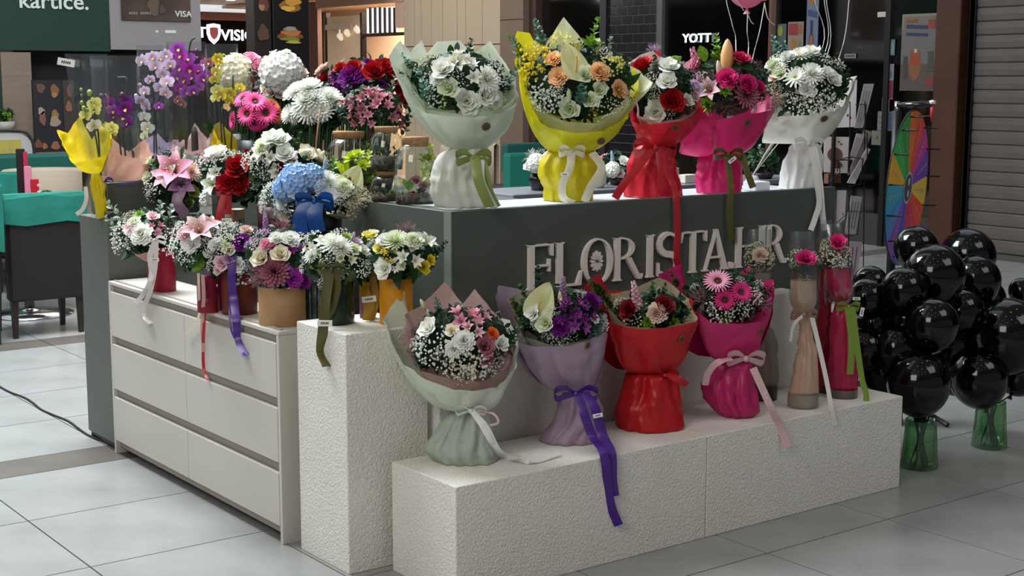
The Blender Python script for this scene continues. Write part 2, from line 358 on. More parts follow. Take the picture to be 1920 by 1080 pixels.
def arrange(root, B, ell, dome, items, filler=(), mass='dark', nmass=230, mscale=1.0, up=.55):
    """flowers over a dome: ell = centre and half axes in the frame, dome = depth of its rim and its swell towards the viewer"""
    uc, vc, ru, rv = ell; d0, h = dome; sc = ppx(B)
    def dm(u, v, k=1.0):
        xn, yn = (u-uc)/ru, (v-vc)/rv; s_ = math.sqrt(max(0, 1-min(1, xn*xn+yn*yn)))
        return PD(B, u, v, d0+h*s_*k), RH*xn*.9+ZU*(-yn*.75+up)+NH*(s_*.9+.15), s_
    m = MB()
    for i in range(nmass):
        a = R.uniform(0, 2*PI); q = math.sqrt(R.random())*.97; u, v = uc+ru*q*math.cos(a), vc+rv*q*math.sin(a)
        P, n, s_ = dm(u, v, .8); P = P-NH*(.012+R.random()*.02)
        q4 = (n+Vector((R.uniform(-1, 1), R.uniform(-1, 1), R.uniform(-1, 1)))*.9).normalized().to_track_quat('Z', 'Y').to_matrix().to_4x4()
        m.T = Matrix.Translation(P) @ q4 @ Matrix.Scale(sc*R.uniform(9, 16)*mscale, 4); petal(m, R.uniform(0, 6), rad(20), rad(-10), 1.3, .38, 0, 0, 3, 1.3, .2)
    m.T = None
    # closed core under the leaves so that no light shows through
    rings = []
    for j in range(7):
        q = [1, .9, .75, .55, .35, .18, .02][j]; rings.append([dm(uc+ru*q*.93*math.cos(2*PI*k/18), vc+rv*q*.93*math.sin(2*PI*k/18), .8)[0]-NH*.03 for k in range(18)])
    m.loft(rings, True); o = m.build('foliage', grn(mass), root, True); o['kind'] = 'stuff'
    placed = []; filler = tuple((k, c, r, int(n*1.7)+1) if k in ('gyp', 'feather') else (k, c, r, n) for k, c, r, n in filler)
    for it in items:
        kind, col, u, v, rp = it[:5]; P, n, s_ = dm(u, v); r_ = rp*sc*(1.05 if kind in UPK or kind in ('anth', 'gerb', 'hydr') else 1.12)
        if kind in UPK: n = ZU*1.2+RH*(u-uc)/ru*.6+NH*.25+Vector((R.uniform(-.2, .2),)*3)
        if kind == 'anth': n = NH*1.0+ZU*.45
        if kind == 'orch': n = NH+RH*R.uniform(-.5, .5)+ZU*R.uniform(-.1, .3)
        if len(it) > 5: n = RH*it[5][0]+ZU*it[5][1]+NH*it[5][2]
        roll = None
        if kind == 'anth':
            roll = it[6] if len(it) > 6 else 0
        put(root, kind, col, P+NH*r_*.25, n, r_*(1.05 if kind not in UPK else 1), roll); placed.append((u, v, rp if kind != 'gyp' else rp*.5))
    for kind, col, rp, cnt in filler:
        for _ in range(cnt):
            for _t in range(25):
                a = R.uniform(0, 2*PI); q = math.sqrt(R.random())*(.95 if math.sin(a) < .2 else .84); u, v = uc+ru*q*math.cos(a), vc+rv*q*math.sin(a)
                if all(math.hypot(u-x, v-y) > (rr+rp)*.62 for x, y, rr in placed): break
            else: continue
            P, n, s_ = dm(u, v); r_ = rp*sc*R.uniform(.8, 1.15)
            if kind in UPK: n = ZU*.8+RH*(u-uc)/ru*1.0+NH*.3+Vector((R.uniform(-.3, .3), R.uniform(-.3, .3), 0))
            put(root, kind, col, P+NH*r_*.1, n+Vector((R.uniform(-.2, .2), R.uniform(-.2, .2), R.uniform(-.2, .2))), r_); placed.append((u, v, rp*.6))
# ------------------------------------------------------------------ paper, ribbons, stickers
def interp(tab, x):
    if x <= tab[0][0]: return tab[0][1:]
    for a, b in zip(tab, tab[1:]):
        if x <= b[0]:
            t = (x-a[0])/max(1e-9, b[0]-a[0]); return tuple(p+(q-p)*t for p, q in zip(a[1:], b[1:]))
    return tab[-1][1:]
def tri(x): x = x % 1.0; return 1-4*abs(x-.5)
def crease(th, t, k, ph):
    x = th/(2*PI)
    return .55*tri(k*x+ph+.25*math.sin(th+ph)*1.0+.5*t*math.sin(2*th+ph))+.3*tri((k+3)*x-ph*1.7-.6*t)+.15*tri((2*k+1)*x+ph*2.3+t)
def crumple(p, fr=17, amp=.0075):
    a = 1-2*abs(noise.noise(p*fr)); b = 1-2*abs(noise.noise(p*fr*2.1+Vector((7, 3, 1)))); return (a*.65+b*.35-.55)*amp
def skirt(root, B, prof, m, name='wrap_skirt', dr=.8, folds=7, amp=.10, n=80, zb=None, steps=24, ph=0, twist=.5):
    """gathered paper: prof = [(v, left u, right u)...] from the top down"""
    rings = []; v0, v1 = prof[0][0], prof[-1][0]
    for j in range(steps+1):
        t = j/steps; v = v0+(v1-v0)*t; uL, uR = interp(prof, v); a = PD(B, uL, v); b = PD(B, uR, v); c = (a+b)/2; hw = (b-a).length/2; rg = []
        for i in range(n):
            th = 2*PI*i/n; f = 1+1.9*amp*(1-.35*t)*crease(th, t, folds+2, ph)*abs(math.cos(th))**.4
            p = c+RH*hw*math.sin(th)*(1+amp*.25*math.sin(folds*th+t*4))+NH*hw*dr*math.cos(th)*f
            z = c.z
            if zb is not None and t > .85: z = max(zb+.001, z) if t < 1 else zb+.0015
            o_ = Vector((p.x-c.x, p.y-c.y, 0)); o_ = o_.normalized() if o_.length > 1e-5 else o_
            rg.append(Vector((p.x, p.y, z))+o_*crumple(Vector((p.x, p.y, z*.8)), 16, .016)*math.sin(PI*min(.97, t+.03)))
        rings.append(rg)
    mb = MB(); mb.loft(rings, True); 
    k = len(mb.v)-n; mb.f.append(tuple(k+i for i in range(n))); mb.m.append(0)
    return mb.build(name, m, root, True)
COLLARS = {}
def collar(root, B, tie, front, back, m, name='wrap_collar', D=None, p=.42, tw=None, pz=1.0, folds=5, amp=.012, lean=0.0, steps=16, key=None, nseg=8):
    """sheet of paper opening from the tie up to its rim: front lip (left to right) and back edge (right to left) given in the frame"""
    uL = min(q[0] for q in front+back); uR = max(q[0] for q in front+back); uc = (uL+uR)/2; hw = (uR-uL)/2; sc = ppx(B)
    D = D if D is not None else hw*sc*.62; tw = (tw or 14)*sc
    if name == 'inner_wrap': D -= .03; p += .12; amp *= .4; tw *= .8
    loop = []
    for seq, sg in ((front, 1), (back, -1)):
        for i in range(len(seq)-1):
            for k in range(nseg): t = k/nseg; loop.append((seq[i][0]+(seq[i+1][0]-seq[i][0])*t, seq[i][1]+(seq[i+1][1]-seq[i][1])*t, sg))
        if seq is front: cl = seq[-1]; loop.append((cl[0], cl[1], 1))
        else: loop.append((seq[-1][0], seq[-1][1], -1))
    T = PD(B, tie[0], tie[1]); rim = []; base = []
    for u, v, sg in loop:
        xn = max(-1, min(1, (u-uc)/hw)); cs = math.sqrt(1-xn*xn)*sg
        rim.append(PD(B, u, v, D*cs+lean*(tie[1]-v)*sc)); base.append(T+RH*tw*xn+NH*tw*.8*cs)
    rings = []
    for j in range(steps+1):
        s_ = j/steps; a = s_**p; zz = s_**pz; rg = []
        for i, (b_, r_) in enumerate(zip(base, rim)):
            h = b_+(r_-b_)*a; z = b_.z+(r_.z-b_.z)*zz; w = amp*(math.sin(PI*min(1, s_*1.1))*.9+.15)*(math.sin(folds*2*PI*i/len(rim)+s_*2)*.5+1.1*crease(2*PI*i/len(rim)*1.0, s_*.8, folds+2, tie[0]*.37))
            out = Vector((r_.x-T.x, r_.y-T.y, 0)); out = out.normalized() if out.length > 1e-6 else out
            rg.append(Vector((h.x, h.y, z))+out*(w+crumple(Vector((h.x, h.y, z)), 13, .014)*s_))
        rings.append(rg)
    mb = MB(); mb.loft(rings, True); tree = BVHTree.FromPolygons([tuple(v) for v in mb.v], mb.f)
    o = mb.build(name, m, root, True); COLLARS[id(tree)] = o; return tree
LASTR = {}
def stick_on(root, tree, u, v, rpx, m=None, name='sticker'):
    m = m or mat('kraft_sticker', '6e5636', .6); d = ray(u, v).normalized(); hit = tree.ray_cast(CP, d)
    if hit[0] is None: return
    P, n = hit[0], hit[1]; n = n if n.dot(d) < 0 else -n; r_ = rpx*ppx(P); mb = MB()
    q = n.to_track_quat('Z', 'Y').to_matrix().to_4x4()
    for z, s_ in ((.004, 1),):
        pts = [(r_*(1+.07*math.cos(8*2*PI*k/48))*math.cos(2*PI*k/48), r_*(1+.07*math.cos(8*2*PI*k/48))*math.sin(2*PI*k/48)) for k in range(48)]
        mb.T = Matrix.Translation(P) @ q; mb.prism(pts, lambda a, b: (a, b, .001), lambda a, b: (a, b, .004))
    for k in range(10):
        a = 2*PI*k/10; mb.add([(.12*r_*math.cos(a-.2), .12*r_*math.sin(a-.2), .0045), (.55*r_*math.cos(a-.2), .55*r_*math.sin(a-.2), .0045), (.66*r_*math.cos(a), .66*r_*math.sin(a), .0045), (.55*r_*math.cos(a+.2), .55*r_*math.sin(a+.2), .0045)], [(0, 1, 2, 3)], 1)
    mb.T = None; return mb.build(name, [m, mat('sticker_print', '3c2a18', .7)], COLLARS.get(id(tree), root))
def ribbon(root, pts, w, m, name='ribbon', wdir=None, n=7, twist=0, taper=False):
    P = crom(pts, n); a = []; b = []; wd0 = wdir or RH
    for i, p in enumerate(P):
        d = (P[min(i+1, len(P)-1)]-P[max(i-1, 0)]).normalized(); wd = (wd0-d*wd0.dot(d))
        if wd.length < .35: wd = wd+NH.cross(d)*.6
        wd.normalize()
        if twist: wd = Matrix.Rotation(twist*math.sin(i/len(P)*5), 3, d) @ wd
        a.append(p-wd*w/2); b.append(p+wd*w/2)
    mid = [(x+y)/2+(x-y).cross(P[min(i+1, len(P)-1)]-P[max(i-1, 0)]).normalized()*w*.08 for i, (x, y) in enumerate(zip(a, b))]
    mb = MB(); mb.loft([a, mid, b], False)
    o = mb.build(name, m, root, True); LASTR[root.name] = o; return o
def bow(root, P, s_, m, w=None, tails=(), name='bow'):
    w = w or s_*.4; mb = MB()
    for sg in (-1, 1):
        pts = crom([P+NH*.005, P+RH*sg*s_*.5+ZU*s_*.35+NH*s_*.3, P+RH*sg*s_+ZU*s_*.15+NH*s_*.15, P+RH*sg*s_*.9-ZU*s_*.25, P+RH*sg*s_*.4-ZU*s_*.1+NH*s_*.1, P+NH*.006], 5)
        A = [p+(ZU*.6+NH*.5).normalized()*w/2*(.45+.55*math.sin(PI*i/(len(pts)-1))) for i, p in enumerate(pts)]; Bb = [p-(ZU*.6+NH*.5).normalized()*w/2*(.45+.55*math.sin(PI*i/(len(pts)-1))) for i, p in enumerate(pts)]
        mb.loft([A, Bb], False)
    mb.ball(P+NH*.008, s_*.18, 8, 6)
    return mb.build(name, m, root, True)
B3 = Matrix((RH, ZU, NH)).transposed().to_4x4()
TAGM = mat('price_tag_card', 'e4e4de', .6); TAGI = mat('price_tag_print', '222222', .8)
def ptag(root, P, w=.036, rot=.0, name='price_tag'):
    h = w*.42; mb = MB(); mb.T = Matrix.Translation(P) @ B3 @ Matrix.Rotation(rot, 4, 'Z')
    mb.box((-w/2, -h/2, 0), (w/2, h/2, .0012))
    for k in range(5): mb.box((-w*.26+k*w*.11, -h*.18, .0012), (-w*.26+k*w*.11+w*.07, h*.18, .0016), 1)
    mb.T = None; return mb.build(name, [TAGM, TAGI], LASTR.get(root.name, root))
# =================================================================== THE SETTING
TILE = mat('floor_tile', '979896', .25, c2='8b8c8a', scale=3, bump=.05, bscale=3, spec=.5)
BAND = mat('floor_band', '625c56', .4, c2='57524c', scale=4)
GROUT = mat('grout', '4c4a47', .8)
CGRN = mat('counter_laminate', '4c524c', .5, bump=.04, bscale=200)
fl = MB().box((-14, -12, -.06), (26, 32, -.007)); floor = struct('floor', fl, GROUT)
ys = [1.8-.645*k for k in range(14, -1, -1)]; ycells = [(a, b, 0) for a, b in zip(ys, ys[1:])]+[(1.8, 2.07, 1)]
y = 2.07
for _ in range(6):
    ycells += [(y+.65*k, y+.65*(k+1), 0) for k in range(4)]+[(y+2.6, y+2.87, 1)]; y += 2.87
def proj(P):
    d = Vector(P)-CP; w = d.dot(FW); return (960+FOC*d.dot(RT)/w, 540-FOC*d.dot(UP)/w) if w > .3 else None
tmesh = {}; rest = {0: MB(), 1: MB()}; ntile = 0; cand = []
for yi, (a, b, k) in enumerate(ycells):
    for i in range(-14, 28):
        x0 = .82+.66*i; cs = [proj((x, y_, 0)) for x in (x0, x0+.66) for y_ in (a, b)]
        if all(cs):
            us = [c[0] for c in cs]; vs = [c[1] for c in cs]; big = max(vs)-min(vs) > 9 and max(us) > -5 and min(us) < 1925 and min(vs) < 1085 and max(vs) > 150
        else: big = False
        if big and not (x0 > .1 and a > 1.9 and x0 < 5 and a < 3): cand.append(((max(us)-min(us))*(max(vs)-min(vs)), x0, a, b, k))
        elif -9 < x0 < 13 and a < 18: rest[k].box((x0+.003, a+.003, -.006), (x0+.657, b-.003, 0))
cand.sort(reverse=True)
for q, (A_, x0, a, b, k) in enumerate(cand):
    if q < 290:
        key = (round(b-a, 3), k)
        if key not in tmesh:
            m = MB().box((.003, .003, -.006), (.657, b-a-.003, 0)); tmesh[key] = m.mesh('floor_tile', BAND if k else TILE, False)
        o = bpy.data.objects.new('floor_tile', tmesh[key]); COL.objects.link(o); o.location = (x0, a, 0); o.parent = floor
    else: rest[k].box((x0+.003, a+.003, -.006), (x0+.657, b-.003, 0))
for k in (0, 1): rest[k].build('distant_tiles', BAND if k else TILE, floor)['kind'] = 'stuff'
seam_mb = MB().tube(crom([(-.49+.012*math.sin(i*1.7), 4.6-.165*i, .004) for i in range(16)], 3), .006, 5); tag(seam_mb.build('floor_cable', mat('black_rubber', '1c1c1c', .6), None, True, (-.49, 3.4, 0)), 'thin black cable lying across the pale floor tiles left of the counter', 'cable')  # raised strand standing for a dirty, caulked tile joint
# ceiling over the hall with a skylight well and round downlights
CEIL = mat('ceiling_white', 'dcd8d0', .8)
ce = MB(); zc = 5.6
for (x0, x1, y0, y1) in ((-14, -4, -12, 32), (8.9, 26, -12, 32), (-4, 8.9, -12, 0.5), (-4, 8.9, 13.5, 32), (2, 3.6, .5, 13.5)): ce.box((x0, y0, zc), (x1, y1, zc+.1))
ceil = struct('ceiling', ce, CEIL)
sk = MB().box((-4, .5, zc+.5), (8.9, 13.5, zc+.52)); sk.build('skylight_pane', mat('skylight_glow', 'dfeaf5', .5, emit=1.0), ceil)
bars = MB()
for i in range(9): bars.box((-4+i*1.6, .5, zc+.2), (-3.9+i*1.6, 13.5, zc+.3))
bars.build('skylight_bar', mat('bar_grey', '8a8d90', .5), ceil)
DL = mat('downlight_glow', 'fff1da', .5, emit=22)
dme = MB().disc(.07, n=14).mesh('downlight', DL, False)
for i in range(5):
    for j in range(3):
        o = bpy.data.objects.new('downlight', dme); COL.objects.link(o); o.location = (-3.2+i*1.9, -1.0-1.8*j, zc-.006); o.parent = ceil; o.rotation_euler = (PI, 0, 0)
# far low soffit, end wall and neighbouring shops
BROWN = mat('fascia_brown', '6e4a3a', .6); BLK = mat('shop_black', '0c0c0d', .4); BEIGE = mat('wall_panel_beige', 'ae9f8a', .65, c2='a69680', scale=.8)
sof = MB().box((5, 14.2, 2.98), (16, 26, 3.1)); so = struct('ceiling_soffit', sof, CEIL)
for x_, y_ in ((7.6, 16.5), (8.1, 18.4), (6.6, 18.8)): 
    o = bpy.data.objects.new('soffit_light', dme); COL.objects.link(o); o.location = (x_-0, y_, 2.974); o.parent = so; o.rotation_euler = (PI, 0, 0)
YE = 20.0
ew = MB().box((-10, YE+.3, 0), (16, YE+.5, 5.6)); wb = struct('wall_back', ew, mat('back_wall_dark', '3a332f', .7)); MB().box((6.2, YE+.1, 2.86), (9.75, YE+.29, 4.2)).build('clerestory_window', mat('clerestory_glow', 'dfe9f2', .5, emit=.75), wb)
MB().box((5, YE, 2.705), (10.5, YE+.29, 2.85)).build('fascia', BROWN, wb); MB().box((5, YE, 0), (10.5, YE+.25, 2.70)).build('shopfront_panel', mat('shop_matte_black', '060607', .9, spec=.1), wb)
MB().box((9.75, YE-.1, 0), (9.95, YE, 2.6)).build('door_frame', mat('dark_brown', '3b2620', .5), wb)
def rq(m, P, w, h, ang=0, off=.0): pass
# illuminated shop sign: shield and VISION
def text(name, s_, size, P, m, root=None, face='-Y', ext=.008, rot=0, sx=1):
    c = bpy.data.curves.new(name, 'FONT'); c.body = s_; c.size = size; c.extrude = ext; c.offset = size*.012; c.resolution_u = 3
    o = bpy.data.objects.new(name, c); COL.objects.link(o); c.materials.append(m)
    bm_ = {'-Y': (PI/2, 0, 0), '-X': (PI/2, 0, -PI/2)}[face]; o.rotation_euler = bm_; o.rotation_euler[1] = rot; o.scale = (sx, 1, 1)
    me = bpy.data.meshes.new_from_object(o); o2 = bpy.data.objects.new(name, me); COL.objects.link(o2); o2.rotation_euler = o.rotation_euler; o2.scale = o.scale
    bpy.data.objects.remove(o); o2.location = Vector(P)-(root.location if root else Vector((0, 0, 0))); o2.parent = root; return o2
SGL = mat('sign_glow', 'f2faff', .5, emit=2.6)
sg = thing('shop_sign', (9.3, YE-.01, 2.4), 'lit white shop sign with shield and the letters VISION on black', 'sign')
a = PY(380, 70, YE); text('sign_letters', 'T', .26, (a.x-.1, YE-.03, a.z), SGL, sg); b = PY(413, 75, YE); text('sign_letters', 'VISION', .27, (b.x, YE-.03, b.z-.0), SGL, sg, sx=1.1)
c = PY(399, 62, YE); m = MB(); sh = [(-.13, .15), (0, .17), (.13, .15), (.13, -.02), (.09, -.12), (0, -.2), (-.09, -.12), (-.13, -.02)]
m.prism(sh, lambda p, q: (c.x+p, YE-.02, c.z+q), lambda p, q: (c.x+p, YE-.05, c.z+q)); m.build('shield', mat('shield_pink', 'f3c8cc', .5, emit=1.6), sg)
m = MB(); m.prism([(p*.6, q*.6) for p, q in sh], lambda p, q: (c.x+p, YE-.05, c.z+q), lambda p, q: (c.x+p, YE-.055, c.z+q)); m.build('shield_mark', mat('shield_red', 'b0555f', .5), sg)
# right-hand shop row, plane x = XW
XW = 8.75
def YS(u): return PX(u, 200, XW).y
def ZS(u, v): return PX(u, v, XW).z
ww = MB().box((XW+1.6, -10, 0), (XW+1.8, 14, 5.6)); wr = struct('wall_right', ww, mat('shop_interior_dark', '2a2421', .8))
MB().box((XW, -10, 3.2), (XW+.3, 14, 5.6)).build('shop_header', mat('header_grey', '5c5752', .7), wr)
for yy in (YS(1810), YS(1242)): MB().box((XW+.02, yy-.06, 0), (XW+1.6, yy+.06, 3.2)).build('partition', mat('shop_interior_dark', '2a2421'), wr)
# pillar, gap and roller shutter
PILM = mat('pillar_copper', '4a291a', .45, c2='3f2215', scale=2)
struct('trim_1', MB().box((XW-.12, YS(1808), 0), (XW+.15, YS(1762), 3.2), bev=.01), PILM)
struct('trim_2', MB().box((XW+.02, YS(1824), 0), (XW+.12, YS(1808)-.005, 3.2)), BLK)
rs = thing('roller_shutter', (XW, YS(1824), 0), 'grey slatted roller shutter pulled down at the right edge', 'shutter'); y1 = YS(1824)-.01; y0 = y1-3.6
m = MB(); prof = [(0, 0), (-.008, .01), (-.012, .06), (-.010, .112), (0, .122)]
m.add([(x, 0, z) for x, z in prof]+[(x, 3.6, z) for x, z in prof]+[(.01, 0, 0), (.01, 3.6, 0), (.01, 0, .122), (.01, 3.6, .122)], [(i, i+1, i+6, i+5) for i in range(4)]+[(10, 11, 13, 12)])
sl = m.mesh('slat', mat('shutter_metal', '6c6662', .45, metal=.3, c2='615b57', scale=3), False)
for k in range(25):
    o = bpy.data.objects.new('slat', sl); COL.objects.link(o); o.location = (0, y0-rs.location.y, .06+k*.126); o.parent = rs
MB().box((XW-.035, y0, 0), (XW+.01, y1, .055)).build('bottom_bar', mat('shutter_bar', '4c4947', .5), rs)
MB().box((XW-.04, y1, 0), (XW+.01, y1+.008, 3.17)).build('guide_rail', BLK, rs)
# dark glazed shopfront with frame, posters and stickers
DG = mat('dark_glass', '8c8a88', .05, alpha=.10)
win = thing('window_1', (XW, YS(1600), 0), None, None); del_ = [win.__setitem__('kind', 'structure')]
ya, yb = YS(1762), YS(1450)
MB().box((XW+.01, ya, .3), (XW+.02, yb, 3.2)).build('glass_pane', DG, win)
MB().box((XW, ya, 0), (XW+.1, yb, .32)).build('kick_plate', mat('kick_grey', '35322f', .5), win)
for u in (1450, 1662): MB().box((XW-.03, YS(u)-.03, .0), (XW+.03, YS(u)+.03, 3.2)).build('mullion', mat('dark_brown', '3b2620', .5) if u == 1450 else BLK, win)
MB().box((XW+.3, ya, .85), (XW+.34, yb-1.0, .93)).build('red_strip', mat('red_strip', '7c2018', .6), win)
MB().box((XW+.5, ya, .0), (XW+.9, yb-.2, .80)).build('shop_counter', mat('shop_counter', '4a443c', .6), win)
m = MB(); m.box((XW-.01, YS(1662), ZS(1660, 22)-.05), (XW+.0, YS(1640), ZS(1660, 22))); m.box((XW-.01, YS(1662), ZS(1660, 40)), (XW, YS(1656), ZS(1660, 22)-.05)); m.build('door_bracket', mat('bracket_cream', 'b8b0a0', .5), win)
def plate(root, name, x, ya, yb, za, zb, m, t=.004): return MB().box((x-t, min(ya, yb), min(za, zb)), (x, max(ya, yb), max(za, zb))).build(name, m, root)
def onwin(name, u0, u1, v0, v1, label, cat, base, prints=(), frame=None, x=XW-.002):
    th = thing(name, (x, YS((u0+u1)/2), ZS((u0+u1)/2, v1)), label, cat); y0_, y1_ = YS(u1), YS(u0); um = (u0+u1)/2; z0_, z1_ = ZS(um, v1), ZS(um, v0)
    if frame: plate(th, 'frame', x, y0_, y1_, z0_, z1_, frame, .012); q = .025; plate(th, 'print', x-.012, y0_+q, y1_-q, z0_+q, z1_-q, base)
    else: plate(th, 'sheet', x, y0_, y1_, z0_, z1_, base)
    off = .016 if frame else .004
    for (pu, pv, pw, ph, c_, sh_) in prints:   # fractions from left, from top
        cy = y1_-(y1_-y0_)*pu; cz = z1_-(z1_-z0_)*pv; w_ = (y1_-y0_)*pw/2; h_ = (z1_-z0_)*ph/2; m = MB()
        n = 4 if sh_ == 'r' else 18
        pts = [(-w_, -h_), (w_, -h_), (w_, h_), (-w_, h_)] if n == 4 else [(w_*math.cos(2*PI*k/n), h_*math.sin(2*PI*k/n)) for k in range(n)]
        if sh_ == 's': pts = [(-w_, -h_*.4), (w_, -h_), (w_, h_*.4), (-w_, h_)]
        m.prism(pts, lambda a_, b_: (x-off, cy-a_, cz+b_), lambda a_, b_: (x-off-.0015, cy-a_, cz+b_)); m.build('printed_patch', mat('print_'+c_, c_, .6), th)
        off += .0003
    return th
onwin('framed_poster', 1687, 1753, 26, 170, 'framed drink poster on the dark shop door, orange drink glass and blue banner', 'poster', mat('poster_paper', '665f59', .6),
  [(.5, .45, .98, .5, '5f5c5a', 'r'), (.5, .82, .98, .34, '4d4039', 'r'), (.45, .17, .62, .07, '1f2d4c', 's'), (.45, .27, .62, .06, '1f2d4c', 's'), (.85, .14, .2, .12, '7e3329', 'r'), (.3, .09, .3, .04, '7e3f29', 'r'), (.42, .66, .34, .42, '764a2b', 'e'), (.42, .58, .26, .2, '84391f', 'r'), (.43, .48, .08, .05, 'a79e95', 'r'), (.15, .7, .12, .3, '363530', 'r'), (.86, .62, .16, .26, '3e3b36', 'r'), (.86, .88, .2, .1, '782828', 'r')], mat('poster_frame', '797366', .5))
onwin('price_poster', 1474, 1503, 41, 150, 'small red and yellow offer poster left of the beer poster', 'poster', mat('poster_pale', '786d61', .6), [(.35, .13, .6, .2, '782529', 'r'), (.8, .13, .25, .16, '844c29', 'r'), (.4, .42, .36, .28, '84601f', 'e'), (.78, .42, .2, .2, '646340', 'e')])
onwin('beer_poster', 1508, 1530, -20, 150, 'tall pale blue poster with a dark blue bottle', 'poster', mat('poster_blue', '5a6478', .6), [(.4, .12, .5, .1, '8a5729', 'e'), (.5, .27, .8, .1, '293864', 's'), (.45, .44, .22, .2, '141f49', 'r'), (.45, .60, .42, .26, '141f49', 'e'), (.45, .58, .34, .16, '845029', 'e')])
onwin('small_notice', 1452, 1471, 45, 110, 'small teal notice on the shop glass behind the white bouquet', 'notice', mat('poster_teal', '354c4a', .6), [(.4, .2, .5, .3, '787e29', 'e')])
onwin('paper_notice', 1647, 1680, 209, 245, 'pair of small pale leaflets stuck inside the dark shop door', 'notice', mat('leaflet', '646467', .6), [(.75, .5, .46, .9, '354056', 'r'), (.25, .3, .3, .06, '424245', 'r'), (.25, .6, .3, .06, '424245', 'r')])
onwin('red_tag', 1654, 1668, 183, 208, 'small pink square tag on the shop door', 'notice', mat('tag_pink', '845f63', .6), [(.5, .5, .5, .6, '641f2b', 'e')])
onwin('door_sticker', 1662, 1674, 120, 186, 'tall white and red sticker strip on the shop door', 'sticker', mat('sticker_dim', '78787b', .6), [(.5, .72, .98, .5, '641f33', 'r'), (.5, .3, .5, .2, '4d5970', 'r')])
onwin('white_label', 1581, 1602, 101, 109, 'small white label on the dark shop glass', 'notice', mat('sticker_dim', '78787b', .6), [(.5, .5, .8, .4, '363639', 'r')])
onwin('socket_box', 1637, 1658, 245, 272, 'cream wall box on the shop glass above the red strip', 'box', mat('box_cream', '645f53', .6), [(.5, .5, .1, .3, '423d36', 'r')])
onwin('drop_sticker', 1664, 1674, 74, 104, 'pale blue drop-shaped sticker on the door glass', 'sticker', mat('print_drop', '596e76', .6), [(.5, .55, .8, .8, '70848a', 'e')])
for (u, v, w_, h_, c_) in ((1745, 228, 20, 34, '8c7c1c'), (1735, 250, 12, 22, '807a70'), (1750, 258, 16, 18, '9c6c1c'), (1748, 282, 26, 26, '9c4c1c'), (1720, 200, 16, 20, '9c1c30')):
    P = PX(u, v, XW+.25); m = MB(); m.ball((0, 0, 0), 1, 8, 6); m.v = [Vector((P.x+p.x*.1, P.y+p.y*w_*.0028, P.z+p.z*h_*.0028)) for p in m.v]; tag(m.build('plush_toy', mat('toy_'+c_, c_, .8), None, True), 'small %s soft toy behind the shop door glass' % {'8c7c1c': 'yellow', '807a70': 'grey', '9c6c1c': 'ochre', '9c4c1c': 'orange', '9c1c30': 'dark red'}[c_], 'toy')
# window 2: darker glazed front with modelled reflections and a menu strip
w2 = thing('window_2', (XW, YS(1340), 0), None, None); w2['kind'] = 'structure'
MB().box((XW+.01, YS(1440), .3), (XW+.02, YS(1242), 3.2)).build('glass_pane', DG, w2)
MB().box((XW, YS(1450), 0), (XW+.06, YS(1437), 3.2)).build('mullion', mat('frame_copper', '5a3a2a', .5), w2)
for u0, u1, c_ in ((1242, 1285, '231614'), (1335, 1367, '55565a'), (1367, 1436, '4a3c34')): MB().box((XW+.1+.01*(u0 % 3), YS(u1), 0), (XW+.2, YS(u0), 3.2)).build('inner_panel', mat('inner_'+c_, c_, .6), w2)
MB().box((XW+.14, YS(1322), 0), (XW+.2, YS(1285), ZS(1300, 20))).build('inner_column', mat('inner_col', '6f6654', .6), w2)  # solid strip imitating a beige panel reflected in the glass
MB().box((XW+.06, YS(1412), ZS(1390, 120)), (XW+.1, YS(1372), ZS(1390, -40))).build('menu_board', BLK, w2)
for k, c_ in enumerate(('b8602c', 'c8481c', 'c85a1c', 'a83c1c', '2c6a4a', '8c2c2c', '3c8c6a')): u = 1376+k*5; MB().box((XW+.05, YS(u+4), ZS(u, 57)), (XW+.058, YS(u), ZS(u, 47))).build('menu_picture', mat('print_'+c_, c_, .6), w2)
for u0, u1, v_, z_ in ((1372, 1412, 66, .012), (1372, 1412, 71, .012)): MB().box((XW+.05, YS(u1), ZS(1390, v_)-z_), (XW+.056, YS(u0), ZS(1390, v_)+z_)).build('menu_line', mat('print_777777', '777777', .6), w2)
MB().box((XW+.12, YS(1285), ZS(1260, 35)), (XW+.15, YS(1242), ZS(1260, 10))).build('inner_lintel', mat('inner_lintel', '6e6a66', .6), w2)
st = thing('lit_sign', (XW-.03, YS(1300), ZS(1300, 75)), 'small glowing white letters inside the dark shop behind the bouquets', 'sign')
text('sign_letters', 'YOTT', .14, (XW-.03, YS(1281), ZS(1281, 80)), mat('sign_glow_soft', 'dcefe8', .5, emit=1.6), st, '-X', .005, 0, 1.25)  # emissive letters imitate a lit sign mirrored in the shop glass
# black tiled wall with pale joints
wt = struct('wall_tiled', MB().box((XW-.0, YS(1240), 0), (XW+.2, YS(1135), 3.2)), mat('tile_joint', '6c6a66', .8))
bt = mat('black_tile', '1b1b20', .2, var=.3, spec=.6); bw = .2; bh = .099; y0, y1 = YS(1240)+.01, YS(1140)-.01; bms = {}
for r_ in range(29):
    z = .03+r_*.109; x = y0-(bw/2 if r_ % 2 else 0)
    while x < y1:
        a, b = max(x, y0), min(x+bw-.01, y1)
        if b-a > .02:
            k = round(b-a, 3)
            if k not in bms: bms[k] = MB().box((-.012, 0, 0), (0, b-a, bh), bev=.003).mesh('wall_tile', bt, False)
            o = bpy.data.objects.new('wall_tile', bms[k]); COL.objects.link(o); o.location = (XW, a, z); o.parent = wt
        x += bw
struct('trim_3', MB().box((XW-.05, YS(1140), 0), (XW+.05, YS(1128), 3.2)), mat('frame_slate', '1c1e22', .5))
struct('trim_4', MB().box((XW-.04, YS(1243), 0), (XW+.05, YS(1233), 3.2)), mat('frame_grey', '4c4c4e', .5))
